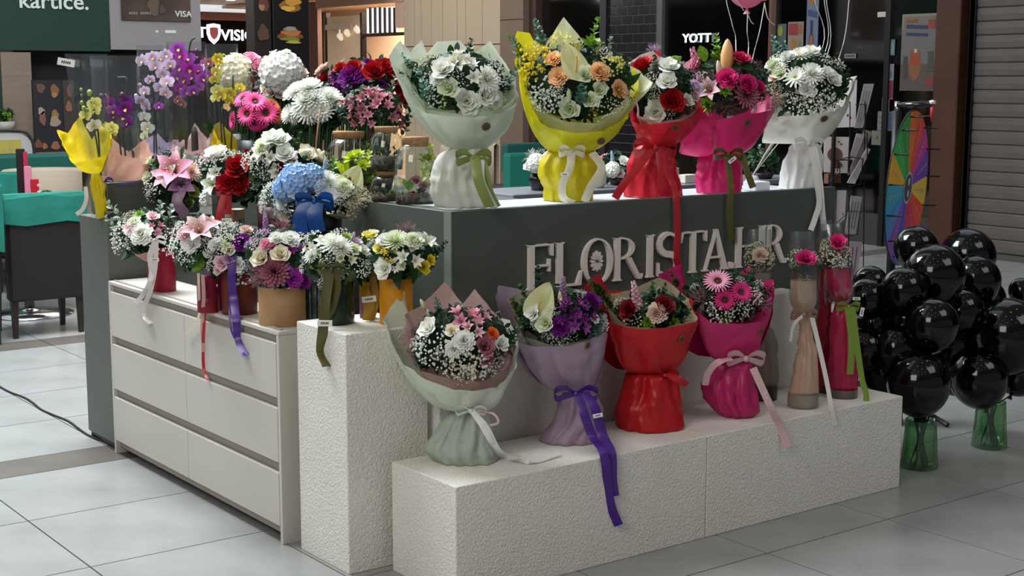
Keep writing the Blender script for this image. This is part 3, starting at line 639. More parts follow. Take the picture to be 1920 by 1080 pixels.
w3 = thing('window_3', (XW, YS(1070), 0), None, None); w3['kind'] = 'structure'
MB().box((XW+.01, YS(1128), .1), (XW+.02, YS(1015), 3.2)).build('glass_pane', DG, w3)
MB().box((XW+.3, YS(1128), ZS(1070, 45)), (XW+.4, YS(1010), ZS(1070, 14))).build('inner_lintel', mat('lintel_pale', 'aaa69c', .6), w3)
MB().box((XW+.35, YS(1128), ZS(1070, 14)), (XW+.45, YS(1010), 3.2)).build('inner_panel', mat('lintel_mid', '86827a', .6), w3)
struct('trim_5', MB().box((XW-.1, YS(1015), 0), (XW+.1, YS(1003), 3.2)), mat('dark_brown', '3b2620', .5))
wc = struct('wall_column', MB().box((XW-.2, YS(1003), 0), (XW+.1, YS(960), 3.2)), mat('column_brown', '6b5a4e', .65))
MB().box((XW-.205, YS(1003), ZS(980, 38)), (XW-.2, YS(960), ZS(980, 37))).build('joint', BLK, wc)
# beige wall panels, each its own board
wp = struct('wall_panelled', MB().box((XW+.0, YS(960), 0), (XW+.1, YS(762), 5.5)), mat('panel_gap', '4a4036', .8))
us = [960, 945, 908, 877, 861, 834, 813, 794, 782, 762]
zh = ZS(900, 83)
for a, b in zip(us, us[1:]):
    for z0_, z1_ in ((.02, zh-.012), (zh, 3.35)): MB().box((XW-.03, YS(a)+.008, z0_), (XW, YS(b)-.002, z1_), bev=.002).build('wall_panel', BEIGE, wp)
# lit beige shop at the far right corner
WARM = mat('warm_plaster', 'e0c0a0', .8)
fs = thing('window_4', (XW, 16, 0), None, None); fs['kind'] = 'structure'
MB().box((XW+2.2, 13.9, 0), (XW+2.3, 22, 3.0)).build('shop_back_wall', WARM, fs); MB().box((XW+.0, 13.95, 2.92), (XW+2.3, 22, 2.97)).build('shop_ceiling', WARM, fs)
FRD = mat('frame_dark', '2c1c18', .5)
for u, w_ in ((617, 2.5), (683, 3.5)): MB().box((XW-.04, YS(u+w_/2), 0), (XW+.04, YS(u-w_/2), ZS(u, 28 if u == 617+99 else 24))).build('shop_mullion', FRD, fs)
MB().box((XW-.03, YS(683), 0), (XW+.01, YS(619), ZS(650, 30))).build('shop_wall_panel', mat('warm_panel', 'f2d6b6', .7), fs)
MB().box((XW-.05, YS(762), ZS(700, 8)), (XW+.05, YS(600), 2.97)).build('shop_header', mat('header_rose', 'a58574', .7), fs)
MB().box((XW-.045, YS(762), ZS(720, 64)-.03), (XW+.02, YS(683), ZS(720, 62))).build('transom', FRD, fs)
MB().box((XW+.0, YS(745), ZS(715, 61)), (XW+.02, YS(690), ZS(715, 14))).build('lit_panel', mat('lit_white', 'f4f6fa', .5, emit=1.4), fs)
for k in range(6): u = 697+k*9; MB().box((XW-.03, YS(u+2.2), ZS(u, 62)), (XW, YS(u), ZS(u, 14))).build('bar', FRD, fs)
MB().box((XW-.03, YS(762), ZS(755, 52)), (XW+.02, YS(746), ZS(755, 5))).build('shop_side_panel', mat('warm_panel2', 'b8988a', .7), fs)
MB().box((XW-.02, YS(600), 0), (XW+.06, YS(583), 2.9)).build('shop_pier', mat('pier_brown', '6b4a3e', .6), fs)
area('shop_lamp', (XW+1.0, 16, 2.85), (1.6, 3), 260, (1, .84, .70)); 
for k, (u, v) in enumerate(((637, 67), (650, 60), (668, 54))):
    P = PX(u, v, XW-.10); m = MB().tube([P, P+Vector((-.03, -.1, -.05))], [.05, .035], 10); m.tube([P+Vector((0, 0, .02)), (P.x, P.y, PX(u, 47, XW-.10).z)], .012, 6); s_ = m.build('spotlight', mat('spot_white', 'f0e0cc', .4, emit=.6), None, True, P); tag(s_, ('leftmost', 'middle', 'rightmost')[k]+' of three small white spotlights by the lit beige shop', 'spotlight')
trk = MB().box((XW-.125, YS(617+8), PX(650, 47, XW-.1).z-.06), (XW-.075, YS(672), PX(650, 47, XW-.1).z+.02)); trk.box((XW-.10, YS(640)-.03, PX(650, 47, XW-.1).z+.01), (XW-.03, YS(640)+.03, PX(650, 47, XW-.1).z+.03)); trk.build('light_track', mat('track_white', 'd8c4b0', .5), fs)
# dark menu totem with food pictures
tm = thing('menu_totem', (5.7, 12, 0), 'tall black menu totem with pictures of burgers and fries', 'menu board')
xa, xb, xc = PY(478, 60, 12).x, PY(511, 60, 12).x, PY(581, 60, 12).x
MB().box((xb+.01, 12, 0), (xc, 12.25, 3.6), bev=.01).build('front_panel', BLK, tm); MB().box((xa, 12.02, 0), (xb, 12.25, 3.6), bev=.01).build('side_panel', mat('totem_dark', '1a1412', .5), tm)
def blob(root, u, v, w_, h_, c_, y_, off, name='food_picture', rot=0, n=16):
    P = PY(u, v, y_); s_ = ppx(P); pts = []
    for k in range(n):
        a = 2*PI*k/n; rr = 1+.12*math.sin(3*a+u)+.08*math.sin(5*a+v); x, z = w_/2*s_*rr*math.cos(a), h_/2*s_*rr*math.sin(a); pts.append((x*math.cos(rot)-z*math.sin(rot), x*math.sin(rot)+z*math.cos(rot)))
    m = MB(); m.prism(pts, lambda p, q: (P.x+p, y_-off, P.z+q), lambda p, q: (P.x+p, y_-off-.002, P.z+q)); return m.build(name, mat('print_'+c_, c_, .6), root)
for q in ((545, 10, 44, 24, '8a5a1c'), (548, 3, 34, 16, 'b8862c'), (540, 16, 30, 10, 'c89a3c'), (543, 66, 52, 20, '7a3c1c'), (546, 62, 40, 12, 'a86a34'), (544, 73, 40, 8, '6a7a2c'), (544, 54, 28, 8, '8c8478'), (550, 79, 30, 6, 'a89a3c'), (562, 124, 20, 14, '6c3c28'), (494, 8, 22, 26, '5c3428'), (490, 14, 12, 12, '94704c'), (493, 62, 24, 30, '54382a'), (492, 58, 14, 12, '8c6a4c'), (495, 112, 20, 14, '9a7c60')):
    blob(tm, *q, 12.0 if q[0] > 511 else 12.02, .004+.0005*(q[2] % 7)+(.004 if q[2] < 36 else 0))
# =================================================================== CAFE SIDE, LEFT
YB = 10.0
bn = thing('bank_banner', (PY(205, 90, YB).x, YB, 0), 'large dark green and grey advertising wall with bank card picture', 'billboard')
xg0, xg1, xg2 = PY(-60, 60, YB).x-1.5, PY(206, 60, YB).x, PY(376, 60, YB).x; zb0 = PY(100, 95, YB).z
MB().box((xg0, YB, zb0), (xg1, YB+.15, 4.2)).build('green_panel', mat('banner_green', '17332b', .5), bn)
MB().box((xg1+.002, YB-.01, zb0+.02), (xg2, YB+.15, 4.2)).build('grey_panel', mat('banner_grey', '8d878a', .5), bn)
P = PY(34, 14, YB); text('printed_text', 'kartice.', .222, (P.x, YB-.01, P.z), mat('text_white', 'cfd6d4', .6), bn, '-Y', .002, .0, 1.06)
P0, P1 = PY(226, 38, YB), PY(356, 38, YB)
MB().box((P0.x, YB-.03, P0.z), (P1.x, YB-.012, 3.0), bev=.006).build('bank_card', mat('card_brown', '3f332e', .4, c2='57483e', scale=3), bn)
P = PY(326, 33, YB); text('card_text', 'VISA', .085, (P.x, YB-.032, P.z+.01), mat('text_white', 'cfd6d4', .6), bn, '-Y', .002, 0, 1.1)
for k in (0, 1, 2, 3, 5, 6, 7, 8, 9): P = PY(240+4.2*k, 25, YB); MB().box((P.x, YB-.033, P.z-.010), (P.x+.015, YB-.03, P.z+.012)).build('card_number', mat('text_dim', '8c8278', .6), bn)
for q in ((288, 12, 22, 36, '5a4a3e'), (285, 6, 10, 14, '6c5a4c'), (304, 18, 12, 16, '4e4036')): blob(bn, *q, YB-.03, .002+.0004*(q[2] % 5), 'card_picture')
MB().box((PY(309, 62, YB).x, YB-.014, PY(309, 62, YB).z), (PY(329, 62, YB).x, YB-.011, PY(329, 57, YB).z)).build('small_print', mat('text_white', 'cfd6d4'), bn); MB().box((PY(291, 61, YB).x, YB-.014, PY(291, 61, YB).z), (PY(296, 61, YB).x, YB-.011, PY(296, 57, YB).z)).build('small_print', mat('text_white', 'cfd6d4'), bn)
MB().box((xg0, YB+.02, 0), (PY(5, 200, YB).x, YB+.12, zb0)).build('green_post', mat('banner_green', '17332b', .5), bn)
ks = thing('cafe_kiosk', (1.8, YB, 0), 'cafe kiosk with striped wood end panel and black opening under the green banner', 'kiosk')
MB().box((PY(6, 200, YB).x, YB, 0), (PY(62, 200, YB).x, YB+.4, zb0-.02)).build('wood_panel', mat('striped_wood', '8a7a6a', .6, c2='6f6255', kind='wood', scale=2.5), ks)
MB().box((PY(62, 200, YB).x+.002, YB+.3, 0), (PY(376, 200, YB).x, YB+.4, zb0-.02)).build('dark_opening', mat('opening_black', '101213', .8), ks)
mb_ = thing('menu_board', (PY(102, 200, 9.6).x, 9.6, PY(102, 285, 9.6).z), 'dark food menu board below the black opening of the kiosk', 'menu board')
for u0, u1, c_ in ((63, 118, '1c1e22'), (119, 140, '3a302c')): MB().box((PY(u0, 200, 9.6).x, 9.6, PY(u0, 285, 9.6).z), (PY(u1, 200, 9.6).x, 9.64, PY(u0, 150, 9.6).z)).build('menu_sheet', mat('menu_'+c_, c_, .5), mb_)
MB().box((PY(63, 200, 9.6).x, 9.6, .0), (PY(140, 200, 9.6).x, 9.65, PY(63, 286, 9.6).z)).build('menu_stand', mat('beige_stand', '7c6c60', .6), mb_)
for q in ((76, 165, 16, 18, '5c4238'), (102, 170, 16, 24, '7a5030'), (102, 178, 10, 10, '9a6c3c'), (77, 208, 12, 14, '98867a'), (80, 222, 12, 26, '7a4a3c'), (103, 215, 14, 18, '8a6238'), (103, 228, 20, 20, '94806c'), (72, 270, 14, 16, '6c4030'), (84, 274, 10, 12, '8c5c38'), (104, 273, 16, 16, '8a5a3a'), (130, 170, 10, 26, '6a4c40'), (129, 200, 12, 20, '80583c')): blob(mb_, *q, 9.6, .002+.0004*(q[2] % 7))
# chairs with slip covers
TEAL = mat('teal_cloth', '077264', .8, c2='066256', scale=6, bump=.3, bscale=10); DKT = mat('dark_teal', '09524a', .8); LEA = mat('brown_leather', '120b09', .55, bump=.1, bscale=30); LEG = mat('dark_wood_leg', '241c18', .5)
def chair(name, x, y, w_, label, cover=True, h=.92, z0=.42, teal=TEAL, body=LEA, d=.44, rz=0, zc_=.17):
    t = thing(name, (x, y, 0), label, 'chair', None); t.rotation_euler = (0, 0, rz)
    def B_(mb, nm, m, sm=False):
        o = bpy.data.objects.new(nm, mb.mesh(nm, m, sm)); COL.objects.link(o); o.parent = t; return o
    bkr = B_(MB().box((-w_/2, 0, z0-.18), (w_/2, .09, h-.01), bev=.02), 'backrest', body); B_(MB().box((-w_/2+.01, .09, z0-.1), (w_/2-.01, d, z0+.06), bev=.03), 'seat', body)
    for sx in (-1, 1):
        for yy in (.03, d-.06): B_(MB().loft([[(sx*(w_/2-.04)+a*k+0, yy+.02+b*k, z) for a, b in ((-1, -1), (1, -1), (1, 1), (-1, 1))] for z, k in ((0, .014), (z0-.1, .024))]), 'leg', LEG)
    if cover:
        n = 14; rings = []
        for j, (z, e) in enumerate(((h-zc_-.02, .012), (h-zc_/2, .014), (h-.015, .013), (h+.004, .004), (h+.006, -.03))):
            rg = []
            for (a, b) in [(-1, 0), (-.5, 0), (0, 0), (.5, 0), (1, 0), (1, 1), (.5, 1), (0, 1), (-.5, 1), (-1, 1)]:
                rg.append((a*(w_/2+e), (0-e if b == 0 else .09+e), z+.012*math.sin(a*4+j)*(j < 3)))
            rings.append(rg)
        m = MB().loft(rings); k = len(m.v); m.f.append(tuple(k-10+i for i in range(10))); m.m.append(0); B_(m, 'back_cover', teal, False).parent = bkr
    return t
chair('cafe_chair', .265, 5.0, .51, 'dark brown chair with teal back cover, nearest on the left, seen from behind', h=.93)
chair('cafe_chair', -.30, 4.85, .46, 'teal covered chair cut by the left edge of the picture', h=1.02, zc_=.40, z0=.5)
chair('cafe_chair', .62, 7.3, .5, 'chair with teal cover facing the green ball plant across the table', h=.93, zc_=.3, rz=PI)
chair('cafe_chair', .42, 8.0, .45, 'smaller teal chair behind the dark card holder at far left', h=.98, zc_=.4, teal=mat('teal_mid', '0a5f54', .8))
chair('cafe_chair', 5.95, 7.2, .62, 'teal covered chair between the mint and the yellow bouquets', h=.93, zc_=.35, teal=mat('teal_mid2', '087060', .8))
chair('cafe_chair', 6.9, 8.6, .5, 'dark teal chair in the second row behind the white flowers', h=.95, zc_=.3, teal=DKT)
chair('cafe_chair', .15, 6.55, .40, 'dark wooden chair on the far side of the round cafe table', False, h=.5, z0=.45)
def tub(x, y, s_, label, rz=0):
    t = thing('tub_chair', (x, y, 0), label, 'chair'); t.rotation_euler = (0, 0, rz); m = MB(); out = []; inn = []
    for k in range(19):
        a = PI*(-.08+1.16*k/18); r_ = .34*s_; out.append((r_*math.cos(a), r_*math.sin(a))); inn.append((r_*.82*math.cos(a), r_*.82*math.sin(a)))
    rings = []
    for (x0, y0_), (x1, y1_) in zip(out, inn): rings.append([(x0, y0_, .2), (x0, y0_, .84*s_), ((x0+x1)/2, (y0_+y1_)/2, .87*s_), (x1, y1_, .84*s_), (x1, y1_, .2)])
    m.loft(rings, True); o = bpy.data.objects.new('shell', m.mesh('shell', mat('tub_beige', 'a39684', .7), True)); COL.objects.link(o); o.parent = t
    o = bpy.data.objects.new('seat', MB().lathe([(.001, .42), (.26*s_, .42), (.28*s_, .38), (.28*s_, .3), (.001, .3)], 20).mesh('seat', mat('tub_beige', 'a39684'), True)); COL.objects.link(o); o.parent = t
    for a in (.8, 2.3, 3.9, 5.5): o = bpy.data.objects.new('leg', MB().tube([(.24*s_*math.cos(a), .24*s_*math.sin(a), 0), (.2*s_*math.cos(a), .2*s_*math.sin(a), .31)], .014).mesh('leg', LEG)); COL.objects.link(o); o.parent = t
tub(1.15, 7.6, 1.06, 'beige tub chair behind the teal chair backs on the left')
tub(6.85, 9.6, 1.05, 'beige tub chair seen between the mint and yellow bouquets')
tb = thing('cafe_table', (.44, 5.95, 0), 'round cafe table on a chrome disc base behind the brown chair', 'table'); CHR = mat('chrome', 'b8b8b8', .15, metal=1)
MB().lathe([(.001, 0), (.30, 0), (.30, .012), (.1, .03), (.035, .045), (.035, .05)], 32, (.44, 5.95, 0)).build('base', CHR, tb, True); MB().tube([(.44, 5.95, .045), (.44, 5.95, .72)], .035, 14).build('column', CHR, tb, True)
MB().lathe([(.001, .72), (.38, .72), (.38, .75), (.001, .75)], 32, (.44, 5.95, 0)).build('table_top', mat('table_dark', '2c221c', .5), tb)
def stand(name, P, w_, h_, label, cat, c_, extra=()):
    t = thing(name, P, label, cat); MB().box((P.x-w_/2, P.y, P.z), (P.x+w_/2, P.y+.02, P.z+h_), bev=.004).build('card', mat('thing_'+c_, c_, .5), t)
    for (fx, fz, fw, fh, cc) in extra: MB().box((P.x+w_*(fx-fw/2), P.y-.003, P.z+h_*(fz-fh/2)), (P.x+w_*(fx+fw/2), P.y, P.z+h_*(fz+fh/2))).build('print', mat('print_'+cc, cc, .5), t)
zT = .752
stand('menu_card', Vector((PY(65, 330, 5.8).x, 5.8, zT)), .055, .22, 'upright red menu card with white motif on the cafe table', 'menu card', 'a01022', ((.5, .5, .5, .25, 'd8c8c8'), (.5, .8, .5, .08, 'd89a9a'), (.5, .1, .5, .08, 'e0c8c8')))
stand('card_holder', Vector((PY(41, 330, 6.05).x, 6.05, zT)), .06, .42, 'tall black and red card holder standing on the cafe table', 'card holder', '17090c', ((.5, .8, .5, .3, '9c1c38'), (.5, .5, .5, .2, 'b0a0a8')))
stand('pink_leaflet', Vector((PY(53, 330, 5.95).x, 5.95, zT)), .05, .30, 'folded pink leaflet between the red menu card and the card holder', 'leaflet', 'c0708a', ((.5, .35, .6, .3, 'd8c0c8'),))
P = Vector((PY(86, 352, 5.72).x, 5.72, zT+.075)); gp = thing('ball_plant', (P.x, P.y, zT), 'small round clipped green ball plant on the cafe table', 'plant')
m = MB()
for i in range(420):
    z = 1-2*(i+.5)/420; rr = math.sqrt(1-z*z); d = Vector((rr*math.cos(i*GA), rr*math.sin(i*GA), z)); m.T = Matrix.Translation(P+d*.055) @ d.to_track_quat('Z', 'Y').to_matrix().to_4x4(); petal(m, i, rad(60), rad(40), .02, .006, 0, 0, 2, .5, .1, 0, 0, 2)
m.T = None; m.ball(P, .056, 12, 8); m.build('leaves', mat('ball_green', '2f6a1c', .7, c2='1c4a12', scale=30), gp)['kind'] = 'stuff'; MB().lathe([(.001, 0), (.03, 0), (.036, .03), (.001, .03)], 14, (P.x, P.y, zT)).build('pot', mat('pot_dark', '222222', .5), gp)
sf = thing('cafe_bench', (1.3, 8.9, 0), 'long dark green upholstered bench below the kiosk menu board', 'bench'); MB().box((.75, 8.9, .12), (2.6, 9.05, PY(100, 288, 8.9).z), bev=.03).build('backrest', DKT, sf); MB().box((.75, 8.4, .12), (2.6, 8.9, .45), bev=.03).build('seat', DKT, sf)
wd = thing('display_cabinet', (.5, 9.3, 0), 'white rounded ice cream cabinet with yellow front at far left', 'cabinet'); X0, X1 = PY(-80, 260, 9.3).x, PY(62, 260, 9.3).x; z1 = PY(30, 247, 9.3).z; pts = [(X0, .1), (X1, .1), (X1, z1-.16), (X1-.04, z1-.06), (X1-.14, z1), (X0, z1)]
m = MB(); m.prism(pts, lambda p, q: (p, 9.3, q), lambda p, q: (p, 9.7, q)); m.build('body', mat('cab_white', 'b9b6b2', .4), wd)
m = MB(); m.tube(crom([(X0, 9.29, z1+.01), (X1-.14, 9.29, z1+.01), (X1-.03, 9.29, z1-.06), (X1, 9.29, z1-.17), (X1+.03, 9.29, .3)], 5), .015, 6); m.build('rim', mat('cab_rim', '2c2c2e', .4), wd, True)
MB().box((X0, 9.285, PY(20, 288, 9.3).z), (PY(38, 270, 9.3).x, 9.3, PY(20, 262, 9.3).z)).build('yellow_front', mat('cab_yellow', 'b8a83a', .6, c2='a09a5a', scale=30), wd)
P = PY(8, 222, 9.9); pl = thing('herb_pot', (P.x, P.y, P.z-.12), 'small green plant in a pale pot in front of the wooden kiosk panel', 'plant'); arrange(pl, P, (8, 216, 16, 12), (0, .05), [], [('succ', 'lime', 6, 4)], 'leaf', 60, .6); MB().lathe([(.001, -.12), (.08, -.12), (.1, -.03), (.001, -.03)], 14, P).build('pot', mat('pot_pale', 'a8a49c', .6), pl, True)
MB().box((P.x-.4, P.y-.08, 0), (P.x+.2, P.y+.09, P.z-.121)).build('planter_ledge', mat('ledge', '6a625a', .7), None); tag(bpy.data.objects['planter_ledge'], 'low grey ledge carrying the small green plant at far left', 'ledge')
# =================================================================== THE FLOWER STAND
CH = 1.201; CR = 2.034
ct = thing('flower_counter', (1.0, .5, 0), 'dark green grey L-shaped flower shop counter with white worktop', 'counter')
MB().box((0.004, 0, 0.05), (CR, .04, CH), bev=.002).build('front_panel', CGRN, ct); MB().box((0, .0405, 0.05), (.04, 1.95, CH), bev=.002).build('side_panel', CGRN, ct)
MB().box((-.002, -.003, .05), (.0035, .040, CH)).build('corner_trim', mat('trim_edge', '7c827c', .4), ct)
MB().box((CR-.04, .0405, 0.05), (CR, .5, CH-.02)).build('right_panel', CGRN, ct)
MB().box((.05, .05, 0), (CR-.05, .36, .05)).build('plinth', BLK, ct)
MB().box((.041, .041, CH-.045), (CR-.041, .41, CH-.012), bev=.003).build('worktop', mat('worktop_white', 'd8e2e8', .25), ct)
MB().box((.041, .412, CH-.045), (.62, 2.3, CH-.012), bev=.003).build('worktop', mat('worktop_dark', '4a4c4a', .4), ct)
MB().box((.58, .45, .05), (.62, 2.3, CH-.046)).build('inner_panel', CGRN, ct); MB().box((.62, .37, .05), (CR-.05, .41, CH-.046)).build('inner_panel', CGRN, ct)
MB().box((-.5, 1.955, 0.03), (-.0005, 2.29, 1.046), bev=.003).build('end_section', mat('counter_laminate2', '5a5d57', .5), ct); MB().box((-.44, 2.08, 1.0465), (-.0005, 2.29, CH), bev=.003).build('end_riser', CGRN, ct)
MB().box((-.49, 1.965, 0), (-.01, 2.28, .03)).build('plinth', BLK, ct)
rc = thing('rear_counter', (2.9, 2.2, 0), 'grey rear counter of the flower stand seen beyond the white worktop', 'counter'); MB().box((1.78, 2.0, 0), (4.13, 2.4, 1.02), bev=.003).build('body', CGRN, rc); MB().box((1.76, 1.98, 1.02), (4.15, 2.42, 1.05), bev=.004).build('worktop', mat('worktop_grey', '70757a', .35), rc)
ds = thing('display_shelf', (-.16, 1.1, .78), 'dark step on the white dresser carrying the second row of flowers', 'shelf'); MB().box((-.27, .36, .781), (-.042, 1.94, 1.035), bev=.003).build('step', mat('step_dark', '23261f', .6), ds)
# sign letters: serif capitals as raised pieces
LET = mat('letter_cream', 'e8dfd6', .5); LH = .168; LZ = .893
sn = thing('counter_sign', (1.0, 0, LZ), 'raised off-white serif letters FLORISTA.HR with a daisy in the O on the counter front', 'sign')
PK = [0]
def poly(m, pts):
    PK[0] = (PK[0]+1) % 9; d = .0165+.00022*PK[0]; m.prism(pts, lambda a, b: (a, -.0005, b), lambda a, b: (a, -d, b))
def arc(m, cx, cz, rx, rz, a0, a1, thick, thin, n=20):   # swept bowl: thick at the sides, thin at top and bottom
    for i in range(n):
        p = []
        for k in (i, i+1):
            a = rad(a0+(a1-a0)*k/n); t = thin+(thick-thin)*abs(math.cos(a))**1.5; c_, s_ = math.cos(a), math.sin(a)
            p.append(((cx+rx*c_, cz+rz*s_), (cx+(rx-t)*c_, cz+(rz-min(t, thin*1.3))*s_)))
        poly(m, [p[0][0], p[1][0], p[1][1], p[0][1]])
def letter(ch, u0, u1, vt):
    x0, x1 = PY(u0, vt, 0).x, PY(u1, vt, 0).x; w = x1-x0; H = LH; z = LZ; m = MB(); st_ = .024; th_ = .007
    def stem(cx, t=st_, zb=0, zt=1, sb=1, st=1):
        poly(m, [(cx-t/2, z+zb*H), (cx+t/2, z+zb*H), (cx+t/2, z+zt*H), (cx-t/2, z+zt*H)])
        for on, zz, sg in ((sb, z+zb*H, 1), (st, z+zt*H, -1)):
            if on: poly(m, ([(cx-t/2-.010, zz), (cx+t/2+.010, zz), (cx+t/2, zz+sg*.009), (cx-t/2, zz+sg*.009)] if sg > 0 else [(cx-t/2-.010, zz), (cx-t/2, zz+sg*.009), (cx+t/2, zz+sg*.009), (cx+t/2+.010, zz)]))
    if ch in 'FL':
        stem(x0+.010+st_/2)
        if ch == 'F':
            poly(m, [(x0+st_, z+H-th_), (x1, z+H-th_), (x1, z+H), (x0+st_, z+H)]); poly(m, [(x1-.008, z+H-.045), (x1, z+H-.047), (x1, z+H), (x1-.02, z+H)])
            poly(m, [(x0+st_, z+H*.5), (x1-.016, z+H*.5), (x1-.016, z+H*.5+th_), (x0+st_, z+H*.5+th_)]); poly(m, [(x1-.022, z+H*.38), (x1-.014, z+H*.38), (x1-.014, z+H*.66), (x1-.022, z+H*.66)])
        else:
            poly(m, [(x0+st_, z), (x1-.01, z), (x1-.01, z+th_), (x0+st_, z+th_)]); poly(m, [(x1-.028, z), (x1-.004, z), (x1, z+.055), (x1-.008, z+.05)])
    elif ch == 'O': arc(m, (x0+x1)/2, z+H/2, w/2, H/2+.004, 0, 360, .022, .006, 34)
    elif ch == 'I': stem((x0+x1)/2)
    elif ch == 'R':
        stem(x0+.010+st_/2); arc(m, x0+.010+st_+.004, z+H*.745, w*.46, H*.255, -90, 90, .021, .006)
        poly(m, [(x0+w*.42, z+H*.50), (x0+w*.42+.026, z+H*.52), (x1-.014, z+.012), (x1-.034, z+.012)]); poly(m, [(x1-.034, z+.014), (x1-.026, z), (x1-.006, z), (x1, z+.018), (x1-.005, z+.02), (x1-.012, z+.008)])
    elif ch == 'S':
        N = 26; pr = []
        for k in range(N+1):
            t = k/N; a = rad(40+230*min(1, t*2)) if t <= .5 else rad(90-230*(t-.5)*2)
            cz = z+H*.75 if t <= .5 else z+H*.255
            if t <= .5: pt = ((x0+x1)/2+w*.40*math.cos(a), cz+H*.245*math.sin(a))
            else: pt = ((x0+x1)/2+w*.44*math.cos(a), cz+H*.25*math.sin(a))
            pr.append(pt)
        for k in range(N):
            (ax, az), (bx, bz) = pr[k], pr[k+1]; dx, dz = bx-ax, bz-az; q = math.hypot(dx, dz)+1e-6; tt = .0045+.0085*math.sin(PI*(k+.5)/N)**1.2; nx, nz = -dz/q*tt, dx/q*tt
            if q < .05: poly(m, [(ax-nx-dx*.2, az-nz-dz*.2), (bx-nx+dx*.2, bz-nz+dz*.2), (bx+nx+dx*.2, bz+nz+dz*.2), (ax+nx-dx*.2, az+nz-dz*.2)])
        poly(m, [(x1-.012, z+H*.70), (x1-.005, z+H*.70), (x1-.005, z+H), (x1-.018, z+H*.93)]); poly(m, [(x0+.002, z), (x0+.012, z+H*.07), (x0+.008, z+H*.32), (x0+.002, z+H*.32)])
    elif ch == 'T':
        stem((x0+x1)/2, st=0); poly(m, [(x0, z+H-th_), (x1, z+H-th_), (x1, z+H), (x0, z+H)])
        for sg, xx in ((1, x0), (-1, x1)): poly(m, [(xx, z+H-.045), (xx+sg*.006, z+H-.043), (xx+sg*.018, z+H), (xx, z+H)][::sg])
    elif ch == 'A':
        cx = x0+w*.5; poly(m, [(x0+.010, z), (x0+.018, z), (cx+.002, z+H*.92), (cx-.004, z+H)]); poly(m, [(x1-.034, z), (x1-.008, z), (cx+.006, z+H), (cx-.012, z+H)])
        poly(m, [(x0+w*.24, z+H*.30), (x1-w*.3, z+H*.30), (x1-w*.3, z+H*.30+th_), (x0+w*.24, z+H*.30+th_)])
        for a, b in ((x0, x0+.03), (x1-.042, x1)): poly(m, [(a, z), (b, z), (b, z+.006), (a, z+.006)])
    elif ch == 'H':
        stem(x0+.010+st_/2); stem(x1-.010-st_/2); poly(m, [(x0+st_, z+H*.5), (x1-st_, z+H*.5), (x1-st_, z+H*.5+th_), (x0+st_, z+H*.5+th_)])
    elif ch == '.': poly(m, [((x0+x1)/2+.014*math.cos(2*PI*k/16), z+.014+.014*math.sin(2*PI*k/16)) for k in range(16)])
    tag(m.build('letter', LET, sn), None)
for ch, a, b in (('F', 984, 1033), ('L', 1037, 1087), ('O', 1088, 1145), ('R', 1146, 1201), ('I', 1202, 1229), ('S', 1229, 1269), ('T', 1271, 1320), ('A', 1314, 1363), ('.', 1360, 1374), ('H', 1374, 1432), ('R', 1430, 1471)): letter(ch, a, b, 470)
c = PY(1116, 487, 0); m = MB()
for k in range(12):
    a = 2*PI*k/12; d = (math.cos(a), math.sin(a)); n_ = (-d[1], d[0]); r0, r1, w_ = .006, .031, .0062
    m.prism([(c.x+d[0]*r0, LZ+LH/2+d[1]*r0*1.1), (c.x+d[0]*r1*.75-n_[0]*w_, LZ+LH/2+d[1]*r1*.95-n_[1]*w_), (c.x+d[0]*r1, LZ+LH/2+d[1]*r1*1.3), (c.x+d[0]*r1*.75+n_[0]*w_, LZ+LH/2+d[1]*r1*.95+n_[1]*w_)], lambda p, q: (p, -.0005, q), lambda p, q: (p, -.014, q))
m.build('daisy_emblem', LET, sn)
# white dresser
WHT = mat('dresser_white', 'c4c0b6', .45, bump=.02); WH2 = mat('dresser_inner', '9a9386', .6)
dr = thing('dresser', (-.276, 1.125, 0), 'wide white six-drawer dresser along the left side of the counter', 'dresser'); DX, D0, D1 = -.516, .325, 1.925
MB().box((DX, D0, .765), (-.036, D1, .78), bev=.002).build('top', WHT, dr)
for a, b in ((D0, D0+.018), (D1-.018, D1)): MB().box((DX, a, 0), (-.036, b, .7645), bev=.001).build('side_panel', WHT, dr)
MB().box((DX+.03, 1.119, .04), (-.05, 1.131, .7645)).build('divider', WHT, dr); MB().box((-.05, D0+.02, .04), (-.04, D1-.02, .7645)).build('back_panel', WH2, dr)
MB().box((DX+.02, D0+.02, .03), (DX+.035, D1-.02, .062)).build('plinth', WH2, dr); MB().box((DX+.05, D0+.02, .7), (DX+.06, D1-.02, .7645)).build('rail', WH2, dr)
for za, zb in ((.538, .735), (.300, .500), (.064, .262)):
    for a, b in ((D0+.021, 1.1235), (1.1265, D1-.021)):
        MB().box((DX-.001, a, za), (DX+.016, b, zb), bev=.0015).build('drawer', WHT, dr)
for z in (.5, .262, .735): MB().box((DX+.018, D0+.02, z-.02), (DX+.03, D1-.02, z+.05)).build('drawer_rail', WH2, dr)
